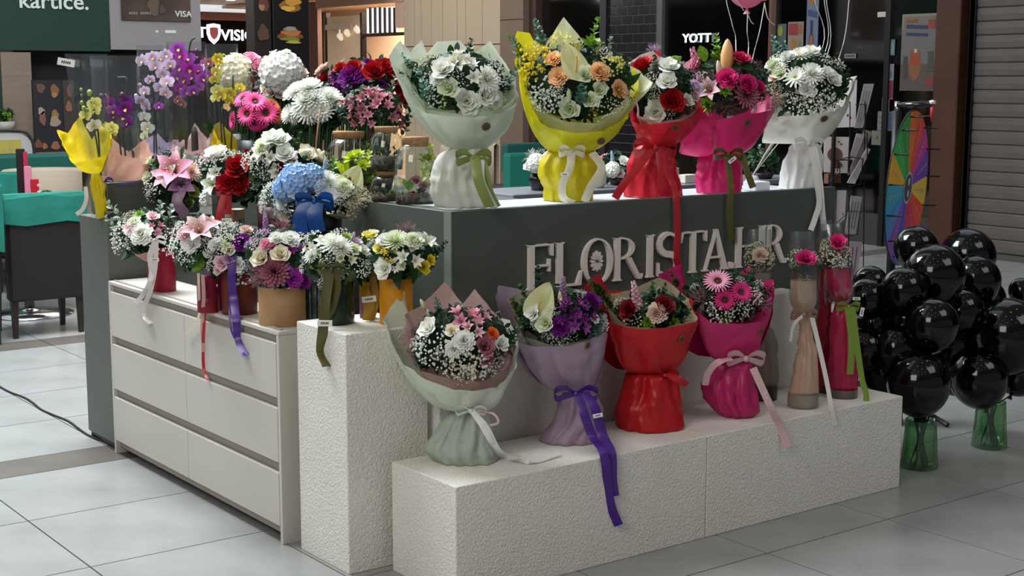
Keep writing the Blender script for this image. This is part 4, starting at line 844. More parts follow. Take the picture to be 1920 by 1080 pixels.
# stucco blocks
def stucco():
    m = bpy.data.materials.new('stucco_white'); m.use_nodes = True; nt = m.node_tree; n, L = nt.nodes, nt.links; b = n['Principled BSDF']; b.inputs['Roughness'].default_value = .8
    tc = n.new('ShaderNodeTexCoord'); ns = n.new('ShaderNodeTexNoise'); ns.inputs['Scale'].default_value = 105; ns.inputs['Detail'].default_value = 3; ns.inputs['Distortion'].default_value = .6
    n2 = n.new('ShaderNodeTexNoise'); n2.inputs['Scale'].default_value = 5; mx = n.new('ShaderNodeMix'); mx.data_type = 'RGBA'; mx.inputs[6].default_value = lin('eae7de'); mx.inputs[7].default_value = lin('dfdbd1')
    L.new(tc.outputs['Object'], ns.inputs[0]); L.new(tc.outputs['Object'], n2.inputs[0]); L.new(n2.outputs[0], mx.inputs[0]); L.new(mx.outputs[2], b.inputs['Base Color'])
    bp = n.new('ShaderNodeBump'); bp.inputs['Strength'].default_value = 1.0; bp.inputs['Distance'].default_value = .007; L.new(ns.outputs[0], bp.inputs['Height']); L.new(bp.outputs[0], b.inputs['Normal']); return m
STU = stucco()
def block(a, b, label, name='plinth_block'):
    c = ((a[0]+b[0])/2, (a[1]+b[1])/2, a[2]); o = MB().box(a, b, bev=.0025).build(name, STU, None, False, c); return tag(o, label, 'block')
block((-.486, -.093, 0), (-.163, .245, .827), 'tall white stucco block at the corner, carrying green and yellow flower boxes')
block((-.343, -.524, 0), (.7640, -.141, .383), 'low white stucco block at front left, carrying the mint, lilac and red bouquets')
block((.767, -.524, 0), (1.877, -.141, .383), 'low white stucco block at front right, carrying the hot pink bouquet and rose tubes')
block((-.133, -.120, 0), (.8395, -.006, .785), 'upright white stucco block against the counter front behind the lilac bouquet')
block((.841, -.120, 0), (1.70, -.006, .785), 'upright white stucco block against the counter front behind the rose tubes')
# =================================================================== WRAPPED BOUQUETS
WZ = CH-.012; BZ = .383
def base_at(u, v, z, back=.05):
    return PZ(u, v, z)-NH*back
# ---- on the low blocks
def bq_mint_low():
    B = base_at(873, 876, BZ, .10); t = thing('bouquet', B, 'mint and blush paper bouquet of pink, white and coral flowers, leftmost on the low blocks', 'bouquet')
    skirt(t, B, [(762, 858, 908), (775, 842, 915), (800, 822, 922), (830, 800, 930), (845, 799, 935), (862, 812, 938), (878, 822, 930)], paper('sage', 'aeb8aa', .6, .1), zb=BZ, folds=6, amp=.16)
    tr = collar(t, B, (885, 768), [(716, 600), (735, 640), (757, 684), (800, 712), (850, 730), (885, 733), (930, 726), (968, 690), (972, 640)], [(972, 640), (955, 600), (905, 590), (840, 596), (765, 590), (757, 546), (716, 600)], paper('mint', 'dae3d1'), D=.145, p=.40, key='c', pz=1.1)
    collar(t, B, (885, 766), [(762, 655), (790, 695), (850, 712), (905, 716), (960, 690), (966, 650)], [(966, 650), (952, 618), (890, 541), (868, 570), (832, 528), (790, 572), (760, 590), (762, 655)], paper('blush', 'c9a49e', .5, .35), 'inner_wrap', D=.14, p=.45, folds=4)
    arrange(t, B, (862, 640), None, []) if 0 else arrange(t, B, (864, 640, 96, 68), (-.02, .15), [('astro', 'pink', 868, 590, 30), ('astro', 'palepink', 890, 612, 24), ('astro', 'pink', 900, 592, 24), ('bud', 'greenwhite', 793, 570, 12), ('bud', 'greenwhite', 804, 588, 9), ('lisi', 'white', 806, 615, 21), ('lisi', 'cream', 847, 620, 14), ('carn', 'white', 870, 640, 22), ('carn', 'white', 852, 655, 18), ('lisi', 'dusty', 908, 650, 21), ('lisi', 'dusty', 912, 672, 14), ('carn', 'orange', 922, 626, 13), ('lisi', 'white', 938, 645, 17), ('euca', 'euca', 825, 578, 26), ('euca', 'leaf', 960, 628, 30), ('euca', 'euca', 783, 668, 24), ('leaf', 'lime', 868, 646, 12), ('feather', 'waxpink', 775, 625, 26), ('feather', 'wax', 800, 605, 18), ('feather', 'wax', 830, 670, 20), ('feather', 'wax', 945, 665, 20),
      ('gyp', 'white', 812, 645, 32), ('gyp', 'white', 850, 672, 32), ('gyp', 'cream', 880, 668, 34), ('gyp', 'white', 895, 690, 28), ('gyp', 'cream', 862, 690, 26), ('gyp', 'white', 926, 680, 22), ('gyp', 'white', 785, 640, 18)], [('rusc', 'leaf', 18, 8), ('gyp', 'white', 18, 6)])
    stick_on(t, tr, 924, 717, 7.5)
    T = PD(B, 885, 766, .05); bm = ribm('white', 'e6e6e2'); rr = .014
    bow(t, PD(B, 883, 770, .09), .05, bm, .016)
    ribbon(t, [PD(B, 885, 770, .10), PD(B, 905, 800, .13), PD(B, 925, 835, .13), PZ(945, 858, BZ+.004), PZ(985, 866, BZ+.01), PZ(1010, 866, BZ+.003), PZ(1050, 849, BZ+.012)], .018, bm)
    ribbon(t, [PD(B, 885, 770, .10), PD(B, 912, 800, .13), PD(B, 938, 846, .12), PZ(975, 856, BZ+.01)], .016, bm)
    ribbon(t, [PD(B, 895, 770, .10), PD(B, 925, 776, .12), PD(B, 934, 792, .12), PD(B, 918, 798, .12)], .008, ribm('palepink', 'dfb9bb'))
bq_mint_low()
def bq_lilac():
    B = base_at(1078, 838, BZ, .09); t = thing('bouquet', B, 'lilac paper bouquet with purple flowers, cream anthurium and purple ribbon', 'bouquet'); LIL = paper('lilac', 'b29ab0', .5)
    skirt(t, B, [(732, 1062, 1104), (745, 1050, 1120), (765, 1045, 1131), (790, 1038, 1128), (808, 1020, 1122), (826, 1008, 1118), (837, 1025, 1112)], LIL, zb=BZ, folds=6, amp=.14, ph=1)
    tr = collar(t, B, (1084, 733), [(972, 642), (1005, 650), (1060, 650), (1100, 640), (1138, 622)], [(1138, 622), (1138, 590), (1090, 560), (1010, 548), (938, 535), (928, 558), (972, 642)], LIL, D=.13, p=.40, pz=1.15, lean=.0)
    collar(t, B, (1084, 728), [(965, 595), (985, 633), (1040, 648), (1090, 640), (1130, 622)], [(1130, 622), (1120, 580), (1050, 545), (975, 548), (952, 560), (965, 595)], paper('sagepale', 'a9ae94', .5, .35), 'inner_wrap', D=.13, p=.45)
    arrange(t, B, (1052, 592, 84, 56), (-.02, .14), [('anth', 'anthcream', 1018, 560, 31, (-.3, .15, 1), -.35), ('lisi', 'white', 1000, 588, 17), ('lisi', 'greenwhite', 1024, 605, 19), ('astro', 'purple', 1075, 575, 28), ('astro', 'purple', 1100, 588, 24), ('carn', 'purple', 1108, 566, 19), ('astro', 'violet', 1088, 606, 24), ('carn', 'purple', 1050, 612, 20), ('astro', 'purple', 1060, 590, 22), ('spike', 'mauve', 1055, 545, 26), ('bud', 'cream', 1050, 556, 11), ('bud', 'cream', 1052, 566, 8), ('carn', 'white', 1112, 598, 11), ('euca', 'euca', 1118, 612, 24), ('rusc', 'dark', 1012, 530, 30), ('rusc', 'leaf', 985, 560, 26), ('rusc', 'olive', 968, 580, 24), ('gyp', 'white', 1045, 628, 20), ('gyp', 'white', 1065, 634, 18), ('gyp', 'white', 1128, 606, 16), ('gyp', 'white', 1035, 618, 14)], [('rusc', 'leaf', 18, 8), ('rusc', 'dark', 18, 6), ('gyp', 'white', 13, 3)])
    stick_on(t, tr, 1101, 647, 7)
    pm = ribm('violet', '4a1f86'); bow(t, PD(B, 1080, 738, .10), .075, pm, .036)
    ribbon(t, [PD(B, 1084, 736, .11), PD(B, 1095, 775, .15), PD(B, 1112, 820, .16), PY(1132, 850, -.535), PY(1140, 910, -.532), PY(1146, 950, -.532), PY(1160, 985, -.54)], .032, pm)
    ribbon(t, [PD(B, 1095, 736, .11), PD(B, 1115, 765, .14), PD(B, 1130, 815, .15), PY(1146, 850, -.533), PY(1148, 900, -.536), PY(1152, 930, -.534)], .034, pm)
    ptag(t, PD(B, 1121, 779, .165), .034, .2)
bq_lilac()
def bq_red_low():
    B = base_at(1222, 812, BZ, .09); t = thing('bouquet', B, 'glossy red paper bouquet on the low block, pink stock and dark red flowers inside', 'bouquet'); RP = paper('red', 'c4161e', .4, .2)
    skirt(t, B, [(692, 1188, 1245), (703, 1170, 1268), (730, 1163, 1274), (770, 1156, 1278), (800, 1155, 1286), (812, 1180, 1262)], RP, zb=BZ, folds=5, amp=.14, ph=2)
    tr = collar(t, B, (1217, 697), [(1139, 600), (1150, 608), (1200, 618), (1250, 614), (1309, 603)], [(1309, 603), (1295, 560), (1235, 545), (1140, 545), (1125, 514), (1104, 524), (1092, 548), (1105, 580), (1139, 600)], RP, D=.13, p=.32, pz=1.2)
    collar(t, B, (1217, 690), [(1132, 560), (1145, 585), (1175, 612), (1240, 616), (1307, 600)], [(1307, 600), (1290, 560), (1248, 525), (1235, 520), (1180, 545), (1140, 552), (1132, 560)], paper('khaki', 'b3ab86', .5, .35), 'inner_wrap', D=.13, p=.4)
    arrange(t, B, (1222, 584, 72, 38), (-.02, .10), [('spike', 'palepink', 1192, 555, 30), ('rose', 'darkred', 1180, 582, 19), ('rose', 'darkred', 1245, 575, 19), ('carn', 'blush', 1230, 588, 21), ('euca', 'leaf', 1225, 550, 24), ('euca', 'leaf', 1245, 548, 20), ('succ', 'lime', 1215, 603, 17), ('succ', 'lime', 1262, 605, 15), ('gyp', 'cream', 1185, 600, 18), ('gyp', 'cream', 1285, 602, 13), ('euca', 'olive', 1122, 545, 28), ('euca', 'olive', 1140, 565, 16), ('euca', 'leaf', 1118, 535, 20)], [('rusc', 'leaf', 17, 7), ('rusc', 'olive', 16, 5), ('gyp', 'cream', 12, 2)])
    stick_on(t, tr, 1277, 635, 7.5)
    rm = ribm('red', 'b01420'); bow(t, PD(B, 1246, 703, .06), .05, rm, .026); ribbon(t, [PD(B, 1252, 700, .07), PD(B, 1272, 712, .09), PD(B, 1288, 722, .08)], .03, rm)
bq_red_low()
def bq_hotpink_low():
    B = base_at(1372, 790, BZ, .09); t = thing('bouquet', B, 'hot pink paper bouquet with pale pink bow on the low right block', 'bouquet'); HP = paper('hotpink', 'c8286e', .42, .2)
    skirt(t, B, [(672, 1350, 1395), (682, 1336, 1410), (720, 1318, 1415), (745, 1320, 1418), (770, 1340, 1425), (788, 1362, 1402)], HP, zb=BZ, folds=4, amp=.14, ph=.5)
    tr = collar(t, B, (1372, 672), [(1305, 585), (1330, 605), (1385, 608), (1430, 602), (1449, 570)], [(1449, 570), (1453, 524), (1420, 528), (1405, 500), (1370, 520), (1290, 545), (1276, 494), (1236, 514), (1250, 540), (1305, 585)], HP, D=.14, p=.34, pz=1.2)
    arrange(t, B, (1366, 558, 82, 50), (-.02, .12), [('gerb', 'pink', 1345, 528, 26, (-.2, 1, .9)), ('astro', 'hotpink', 1335, 520, 20), ('gerb', 'hotpink', 1358, 562, 21), ('gerb', 'hotpink', 1388, 548, 22), ('feather', 'waxpink', 1315, 558, 26), ('feather', 'waxpink', 1430, 568, 22), ('feather', 'pink', 1415, 555, 18), ('gyp', 'white', 1350, 580, 24), ('gyp', 'white', 1385, 578, 20), ('gyp', 'white', 1410, 556, 18), ('succ', 'lime', 1362, 600, 14), ('rusc', 'grey', 1395, 582, 22), ('rusc', 'grey', 1408, 595, 16), ('euca', 'olive', 1262, 522, 18)], [('rusc', 'leaf', 16, 8), ('gyp', 'white', 12, 3), ('feather', 'waxpink', 15, 5)])
    stick_on(t, tr, 1426, 621, 7)
    bm = ribm('palepink', 'dcb4ba'); bow(t, PD(B, 1398, 672, .09), .07, bm, .04)
    ribbon(t, [PD(B, 1372, 672, .10), PD(B, 1345, 680, .12), PD(B, 1328, 700, .11), PD(B, 1322, 722, .09)], .026, bm)
    ribbon(t, [PD(B, 1412, 690, .10), PD(B, 1430, 730, .12), PD(B, 1446, 765, .13), PY(1462, 800, -.53), PY(1478, 838, -.55)], .028, bm); ptag(t, PD(B, 1437, 741, .135), .022, -1.2)
bq_hotpink_low()
# ---- single roses in clear tubes
def tube_bq(label, u, v, z, rad_, prof, papcol, fl, film_v, film, rib=None, gl='8a8478'):
    B = base_at(u, v, z, rad_); t = thing('rose_tube', B, label, 'rose tube'); sc = ppx(B); vb = v
    p_ = papcol
    skirt(t, B, prof, p_, 'paper_sleeve', dr=.75, folds=3, amp=.08, zb=None, ph=u, twist=.1)
    # weighted foot
    uL, uR = prof[-1][1], prof[-1][2]; a, b = PD(B, uL, prof[-1][0]), PD(B, uR, prof[-1][0]); r_ = (b-a).length/2*.98; cc = (a+b)/2
    MB().lathe([(.001, z+.001), (r_, z+.001), (r_*1.02, z+.02), (r_, a.z+.01)], 28, (cc.x, cc.y, 0)).build('foot', mat('foot_'+gl, gl, .3, spec=.6), t, True)
    arrange(t, B, fl[0], (-.01, .05), fl[1], fl[2], 'leaf', 60, .6)
    rings = []
    for j, (vv, l_, r2) in enumerate(film): 
        a, b = PD(B, l_, vv), PD(B, r2, vv); c = (a+b)/2; h = (b-a).length/2; rings.append([c+RH*h*math.sin(2*PI*i/20)*(1+.05*math.sin(3*i+j))+NH*h*(.75 if j else .35)*math.cos(2*PI*i/20) for i in range(20)])
    MB().loft(rings).build('clear_sleeve', FILM, t, True); return B, t
NUDE = paper('nude', 'c4a48c', .38, .15)
B, t = tube_bq('single pink rose in a clear tube with nude paper and dusty bow', 1508, 767, BZ, .045, [(525, 1483, 1530), (560, 1482, 1532), (585, 1490, 1524), (612, 1500, 1520), (650, 1496, 1530), (700, 1485, 1534), (741, 1477, 1535)], NUDE,
  ((1508, 500, 24, 26), [('rose', 'hotpink', 1508, 487, 19), ('gyp', 'cream', 1492, 478, 15), ('gyp', 'cream', 1524, 480, 12), ('feather', 'wax', 1500, 508, 16), ('feather', 'wax', 1520, 508, 12)], [('gyp', 'cream', 10, 3)]), 0, [(434, 1479, 1532), (480, 1480, 1533), (560, 1480, 1534), (588, 1490, 1526)])
bow(t, PD(B, 1507, 590, .05), .05, ribm('dusty', '9c7a70'), .032); ribbon(t, [PD(B, 1507, 590, .06), PD(B, 1488, 610, .06), PD(B, 1482, 640, .05)], .012, ribm('white', 'e6e6e2'))
ribbon(t, [PD(B, 1522, 592, .05), PD(B, 1538, 660, .05), PD(B, 1550, 715, .06), PY(1558, 760, -.53), PY(1566, 797, -.53)], .018, ribm('white', 'e6e6e2'))
PKP = paper('fuchsia', 'b8214f', .35, .15)
B, t = tube_bq('pink rose tube with green ribbon, rightmost on the low block', 1583, 748, BZ, .045, [(503, 1546, 1595), (540, 1545, 1600), (562, 1560, 1594), (572, 1568, 1588), (590, 1560, 1600), (640, 1555, 1606), (700, 1552, 1608), (732, 1553, 1608)], PKP,
  ((1568, 472, 24, 32), [('rose', 'hotpink', 1568, 457, 17), ('gyp', 'cream', 1560, 480, 18), ('gyp', 'cream', 1578, 482, 18), ('gyp', 'hotpink', 1570, 462, 16)], [('gyp', 'cream', 12, 6), ('feather', 'wax', 12, 3)]), 0, [(420, 1542, 1582), (440, 1540, 1586), (500, 1543, 1598), (555, 1545, 1604), (570, 1560, 1592)], gl='6e5a54')
gm = ribm('green', '7c9a34'); bow(t, PD(B, 1590, 575, .06), .045, gm, .03); ribbon(t, [PD(B, 1590, 575, .07), PD(B, 1597, 640, .07), PD(B, 1594, 702, .06)], .028, gm); ribbon(t, [PD(B, 1598, 576, .07), PD(B, 1606, 640, .07), PD(B, 1616, 710, .07), PD(B, 1624, 740, .08), PD(B, 1622, 768, .09)], .024, gm); ptag(t, PD(B, 1616, 585, .06), .036, 1.4)
ptag(t, PD(B, 1606, 560, .04), .03, 0)
B, t = tube_bq('dark red rose tube standing behind the pink and nude tubes', 1548, 740, BZ, .04, [(510, 1536, 1558), (560, 1534, 1562), (574, 1538, 1556), (600, 1534, 1562), (700, 1532, 1560), (728, 1534, 1558)], paper('wine', 'a01228', .35, .1),
  ((1546, 490, 13, 20), [('rose', 'red', 1545, 478, 12), ('feather', 'wax', 1548, 498, 12)], [('gyp', 'cream', 8, 2)]), 0, [(412, 1536, 1564), (440, 1535, 1562), (550, 1534, 1562), (570, 1538, 1558)], gl='5c1c20')
B, t = tube_bq('grey wrapped tube of dried flowers half hidden behind the hot pink bouquet', 1432, 752, BZ, .045, [(510, 1405, 1448), (560, 1402, 1450), (590, 1410, 1446), (605, 1415, 1442), (640, 1405, 1456), (700, 1400, 1460), (726, 1402, 1458)], paper('taupe', '8c8072', .5, .1),
  ((1424, 482, 24, 26), [('carn', 'blush', 1424, 480, 16), ('gyp', 'cream', 1412, 490, 14), ('gyp', 'cream', 1438, 490, 14), ('gyp', 'cream', 1412, 465, 12)], [('gyp', 'cream', 11, 4), ('feather', 'wax', 12, 3)]), 0, [(430, 1400, 1445), (480, 1396, 1448), (560, 1402, 1450), (595, 1410, 1446)], gl='3c2c28')
# ---- on the counter
def bq_mint_top():
    B = Vector((.135, .19, WZ+.013)); B = PZ(868, 393, CH)-NH*.085; B.z = CH
    t = thing('bouquet', B, 'tall mint paper bouquet of white flowers on the corner of the counter', 'bouquet'); MP = paper('mint', 'dae3d1')
    skirt(t, B, [(278, 845, 915), (290, 822, 918), (310, 812, 915), (335, 808, 912), (360, 808, 918), (385, 816, 928), (392, 820, 925)], paper('white', 'd8d8ce', .5, .25), zb=CH+.001, folds=6, amp=.13)
    tr = collar(t, B, (880, 284), [(728, 105), (750, 150), (778, 196), (800, 212), (840, 218), (890, 220), (940, 212), (972, 188)], [(972, 188), (965, 145), (918, 76), (888, 104), (862, 76), (818, 78), (800, 100), (790, 75), (770, 98), (752, 76), (728, 105)], MP, D=.145, p=.52, pz=1.0, lean=-.05)
    collar(t, B, (880, 278), [(752, 120), (770, 165), (800, 205), (870, 216), (935, 205), (968, 180)], [(968, 180), (952, 132), (914, 82), (880, 108), (830, 100), (800, 100), (752, 120)], paper('palegreen', 'd4dfc2', .5, .4), 'inner_wrap', D=.13, p=.55, lean=-.05)
    arrange(t, B, (856, 152, 96, 60), (-.06, .15), [('astro', 'white', 862, 112, 32), ('lily', 'white', 858, 118, 24), ('astro', 'white', 895, 135, 30), ('mum', 'white', 912, 150, 24), ('lisi', 'white', 832, 132, 24), ('lisi', 'greenwhite', 842, 166, 21), ('lisi', 'white', 876, 190, 26), ('rose', 'white', 908, 178, 24), ('rose', 'white', 925, 185, 18), ('carn', 'white', 822, 150, 16), ('gyp', 'cream', 802, 122, 24), ('gyp', 'white', 815, 180, 22), ('gyp', 'white', 905, 195, 22), ('gyp', 'cream', 950, 195, 24), ('gyp', 'white', 930, 140, 22), ('euca', 'euca', 765, 115, 20), ('euca', 'euca', 795, 160, 30), ('euca', 'euca', 952, 150, 32), ('euca', 'leaf', 883, 92, 22), ('leaf', 'leaf', 845, 92, 12), ('leaf', 'leaf', 820, 112, 12), ('rusc', 'lime', 832, 192, 18), ('euca', 'leaf', 874, 210, 14), ('gyp', 'white', 850, 145, 20)], [('rusc', 'leaf', 20, 9), ('gyp', 'white', 18, 6), ('euca', 'euca', 17, 3)])
    stick_on(t, tr, 911, 237, 8.5)
    om = ribm('olive', '8a9a50'); wm = ribm('white', 'e6e6e2'); bow(t, PD(B, 888, 296, .12), .062, om, .04)
    ribbon(t, [PD(B, 890, 292, .13), PD(B, 895, 330, .16), PD(B, 905, 360, .155), PD(B, 918, 388, .13)], .035, om); ribbon(t, [PD(B, 902, 292, .12), PD(B, 902, 335, .15), PD(B, 914, 365, .14), PD(B, 927, 390, .12)], .026, wm); ribbon(t, [PD(B, 905, 290, .12), PD(B, 912, 325, .13), PD(B, 920, 360, .12), PD(B, 934, 388, .11)], .022, om)
bq_mint_top()
def bq_yellow():
    B = PZ(1058, 380, WZ)-NH*.10; B.z = WZ+.0; t = thing('bouquet', B, 'bright yellow paper bouquet with peach carnations on the counter', 'bouquet'); YP = paper('yellow', 'dcd21c', .42, .35)
    skirt(t, B, [(274, 1040, 1095), (285, 1025, 1110), (305, 1010, 1125), (330, 1008, 1125), (350, 1020, 1112), (384, 1020, 1110)], paper('yellow2', 'd8c810', .45, .3), zb=WZ+.001, folds=6, amp=.15, ph=1.5)
    tr = collar(t, B, (1062, 276), [(975, 120), (980, 190), (984, 240), (1010, 262), (1060, 276), (1110, 270), (1165, 252), (1192, 205), (1194, 160)], [(1194, 160), (1190, 130), (1100, 110), (1050, 92), (1000, 95), (978, 90), (975, 120)], YP, D=.145, p=.40, pz=.85, lean=-.03) if 0 else collar(t, B, (1064, 288), [(966, 110), (978, 168), (990, 215), (1030, 240), (1080, 250), (1130, 245), (1175, 222), (1200, 170)], [(1200, 170), (1190, 130), (1120, 110), (1060, 80), (1010, 100), (992, 62), (968, 58), (966, 110)], YP, D=.145, p=.42, pz=1.05, lean=-.04)
    collar(t, B, (1064, 280), [(970, 100), (984, 160), (1010, 208), (1060, 228), (1120, 232), (1170, 205), (1224, 158)], [(1224, 158), (1195, 130), (1130, 100), (1092, 75), (1057, 32), (1028, 75), (1005, 70), (990, 95), (970, 100)], paper('palelime', 'd9ddb0', .5, .4), 'inner_wrap', D=.135, p=.5, lean=-.04)
    arrange(t, B, (1086, 152, 108, 78), (-.06, .16), [('anth', 'anthcream', 1068, 112, 33, (.45, .5, .7), .1), ('carn', 'peach', 1040, 115, 19), ('carn', 'peach', 1050, 147, 22), ('carn', 'peach', 1122, 140, 22), ('carn', 'peach', 1157, 170, 20), ('statice', 'yellow', 1003, 118, 30), ('statice', 'yellow', 1010, 100, 18), ('statice', 'yellow', 998, 140, 20), ('lisi', 'greenwhite', 1096, 142, 19), ('lisi', 'greenwhite', 1068, 205, 21), ('lisi', 'greenwhite', 1106, 188, 17), ('lisi', 'greenwhite', 1122, 170, 17), ('bud', 'greenwhite', 1067, 178, 13), ('euca', 'euca', 1090, 168, 28), ('statice', 'lemon', 1052, 78, 20), ('statice', 'lemon', 1148, 122, 20), ('feather', 'lemon', 1080, 90, 16), ('succ', 'lime', 1108, 85, 26), ('rusc', 'lime', 1115, 62, 28), ('bud', 'lemon', 1122, 88, 14), ('rusc', 'dark', 1112, 105, 24), ('rusc', 'leaf', 1170, 138, 28), ('leaf', 'leaf', 1182, 152, 24, (1, .3, .5)), ('leaf', 'leaf', 1160, 132, 20, (.8, .6, .5)), ('euca', 'euca', 972, 100, 34), ('euca', 'euca', 1012, 60, 26), ('rusc', 'grey', 1018, 80, 28), ('gyp', 'white', 1025, 175, 30), ('gyp', 'white', 1032, 200, 28), ('gyp', 'white', 1018, 195, 24), ('gyp', 'white', 1138, 205, 24), ('gyp', 'white', 1170, 190, 22), ('gyp', 'white', 1130, 102, 18), ('rusc', 'grey', 1140, 95, 22), ('euca', 'leaf', 1085, 215, 16), ('statice', 'yellow', 1112, 213, 8), ('bud', 'lime', 955, 70, 8)], [('rusc', 'leaf', 20, 9), ('gyp', 'white', 18, 5), ('rusc', 'olive', 18, 5)])
    stick_on(t, tr, 1127, 264, 8)
    iv = ribm('ivory', 'd2ccb8'); bow(t, PD(B, 1072, 284, .12), .05, iv, .03)
    ribbon(t, [PD(B, 1072, 284, .13), PD(B, 1068, 315, .16), PD(B, 1055, 345, .17), PD(B, 1056, 370, .17), PD(B, 1075, 380, .15)], .03, iv); ribbon(t, [PD(B, 1110, 286, .10), PD(B, 1128, 315, .14), PD(B, 1108, 350, .15), PD(B, 1096, 378, .14)], .032, iv); ptag(t, PD(B, 1059, 327, .175), .032, 0)
bq_yellow()
def bq_red_top():
    B = PZ(1225, 372, WZ)-NH*.09; t = thing('bouquet', B, 'red paper bouquet with long red ribbon and dark red roses on the counter', 'bouquet'); RP = paper('coral', 'd02434', .4, .3)
    skirt(t, B, [(270, 1200, 1250), (285, 1186, 1262), (310, 1176, 1268), (340, 1172, 1276), (374, 1170, 1280)], paper('red2', 'cc1a34', .4, .25), zb=WZ+.001, folds=6, amp=.16, ph=2.5)
    tr = collar(t, B, (1228, 278), [(1185, 190), (1180, 225), (1200, 233), (1240, 232), (1290, 225), (1319, 205)], [(1319, 205), (1310, 180), (1270, 140), (1250, 130), (1236, 92), (1205, 118), (1185, 140), (1185, 190)], RP, D=.13, p=.45, pz=.95, lean=-.03)
    collar(t, B, (1228, 272), [(1190, 160), (1194, 215), (1230, 230), (1280, 222), (1312, 200)], [(1312, 200), (1290, 160), (1262, 112), (1240, 110), (1224, 95), (1200, 103), (1175, 118), (1190, 160)], paper('blushpale', 'e0c4c0', .5, .4), 'inner_wrap', D=.12, p=.5, lean=-.03)
    arrange(t, B, (1246, 170, 66, 62), (-.05, .13), [('rose', 'red', 1205, 128, 24), ('rose', 'red', 1258, 190, 24), ('lisi', 'white', 1252, 128, 22), ('lisi', 'white', 1250, 155, 21), ('lisi', 'white', 1229, 210, 23), ('carn', 'lilac', 1300, 165, 16), ('lisi', 'palepink', 1300, 182, 12), ('lily', 'palepink', 1310, 150, 18), ('lisi', 'white', 1288, 190, 14), ('leaf', 'lime', 1265, 113, 18, (1, .5, .2)), ('rusc', 'grey', 1290, 200, 20), ('gyp', 'white', 1222, 150, 18), ('gyp', 'white', 1250, 208, 16), ('feather', 'waxpink', 1275, 215, 20), ('feather', 'grey' if 0 else 'wax', 1280, 205, 16), ('leaf', 'dark', 1200, 205, 20), ('feather', 'lilac', 1225, 92, 14)], [('rusc', 'leaf', 16, 7), ('gyp', 'white', 14, 4), ('feather', 'wax', 14, 4)])
    stick_on(t, tr, 1266, 238, 7.5)
    rm = ribm('red', 'c01826'); bow(t, PD(B, 1228, 278, .12), .085, rm, .05)
    ribbon(t, [PD(B, 1222, 280, .13), PD(B, 1195, 315, .17), PD(B, 1170, 345, .19), PD(B, 1153, 372, .19)], .032, rm); ribbon(t, [PD(B, 1240, 280, .13), PD(B, 1250, 320, .15), PD(B, 1262, 345, .16), PY(1268, 372, -.02), PY(1270, 430, -.022), PY(1268, 480, -.024), PY(1272, 500, -.026)], .026, rm); ribbon(t, [PD(B, 1236, 280, .13), PD(B, 1240, 325, .15), PD(B, 1238, 368, .14)], .03, rm)
bq_red_top()
def bq_pink_top():
    B = PZ(1352, 365, WZ)-NH*.09; t = thing('bouquet', B, 'hot pink paper bouquet with lily bud and dark green ribbon on the counter', 'bouquet'); HP = paper('rosepink', 'c8266a', .42, .28)
    skirt(t, B, [(284, 1320, 1388), (300, 1308, 1392), (330, 1306, 1390), (368, 1306, 1388)], paper('hotpink3', 'd01e6c', .42, .25), zb=WZ+.001, folds=4, amp=.12, ph=.9)
    tr = collar(t, B, (1356, 296), [(1315, 215), (1325, 228), (1380, 220), (1425, 214), (1453, 204)], [(1453, 204), (1440, 175), (1390, 130), (1340, 120), (1300, 110), (1268, 125), (1268, 190), (1270, 290), (1315, 215)], HP, D=.14, p=.42, pz=.8, lean=-.03) if 0 else collar(t, B, (1350, 296), [(1272, 285), (1310, 222), (1340, 226), (1380, 218), (1420, 212), (1453, 204)], [(1453, 204), (1440, 175), (1400, 150), (1350, 150), (1300, 180), (1280, 230), (1272, 285)], HP, D=.14, p=.42, pz=.9, lean=-.03)
    arrange(t, B, (1368, 160, 72, 62), (-.05, .13), [('spike', 'pink', 1305, 125, 34, (-.3, 1, .3)), ('carn', 'pink', 1300, 132, 24), ('bud', 'peach', 1362, 108, 32, (0, 1, .05)), ('bud', 'blush', 1348, 132, 17, (-.2, 1, .1)), ('lisi', 'cerise', 1387, 113, 20), ('carn', 'hotpink', 1362, 152, 22), ('carn', 'hotpink', 1398, 160, 20), ('carn', 'hotpink', 1420, 165, 15), ('mum', 'dusty', 1398, 178, 24), ('lily', 'palepink', 1330, 168, 22), ('succ', 'lime', 1358, 170, 17), ('succ', 'lime', 1326, 196, 20), ('feather', 'wax', 1365, 200, 26), ('feather', 'wax', 1345, 205, 22), ('rusc', 'grey', 1432, 180, 20), ('leaf', 'lime', 1316, 98, 20), ('euca', 'lime', 1342, 92, 30), ('leaf', 'leaf', 1400, 126, 15, (1, 0, .4)), ('feather', 'blush', 1452, 182, 24), ('feather', 'waxpink', 1440, 198, 20), ('lisi', 'white', 1318, 165, 13), ('gyp', 'lilac', 1310, 150, 18)], [('rusc', 'leaf', 17, 8), ('feather', 'wax', 16, 5), ('rusc', 'grey', 15, 3)])
    stick_on(t, tr, 1401, 230, 7.5)
    gm = ribm('moss', '54561c'); bow(t, PD(B, 1365, 290, .12), .06, gm, .03)
    ribbon(t, [PD(B, 1364, 292, .13), PD(B, 1368, 330, .15), PY(1370, 352, -.02), PY(1368, 400, -.022), PY(1372, 450, -.024)], .026, gm); ribbon(t, [PD(B, 1392, 290, .09), PD(B, 1400, 320, .12), PD(B, 1412, 352, .13)], .028, gm); ptag(t, PD(B, 1373, 300, .15), .036, .7)
bq_pink_top()
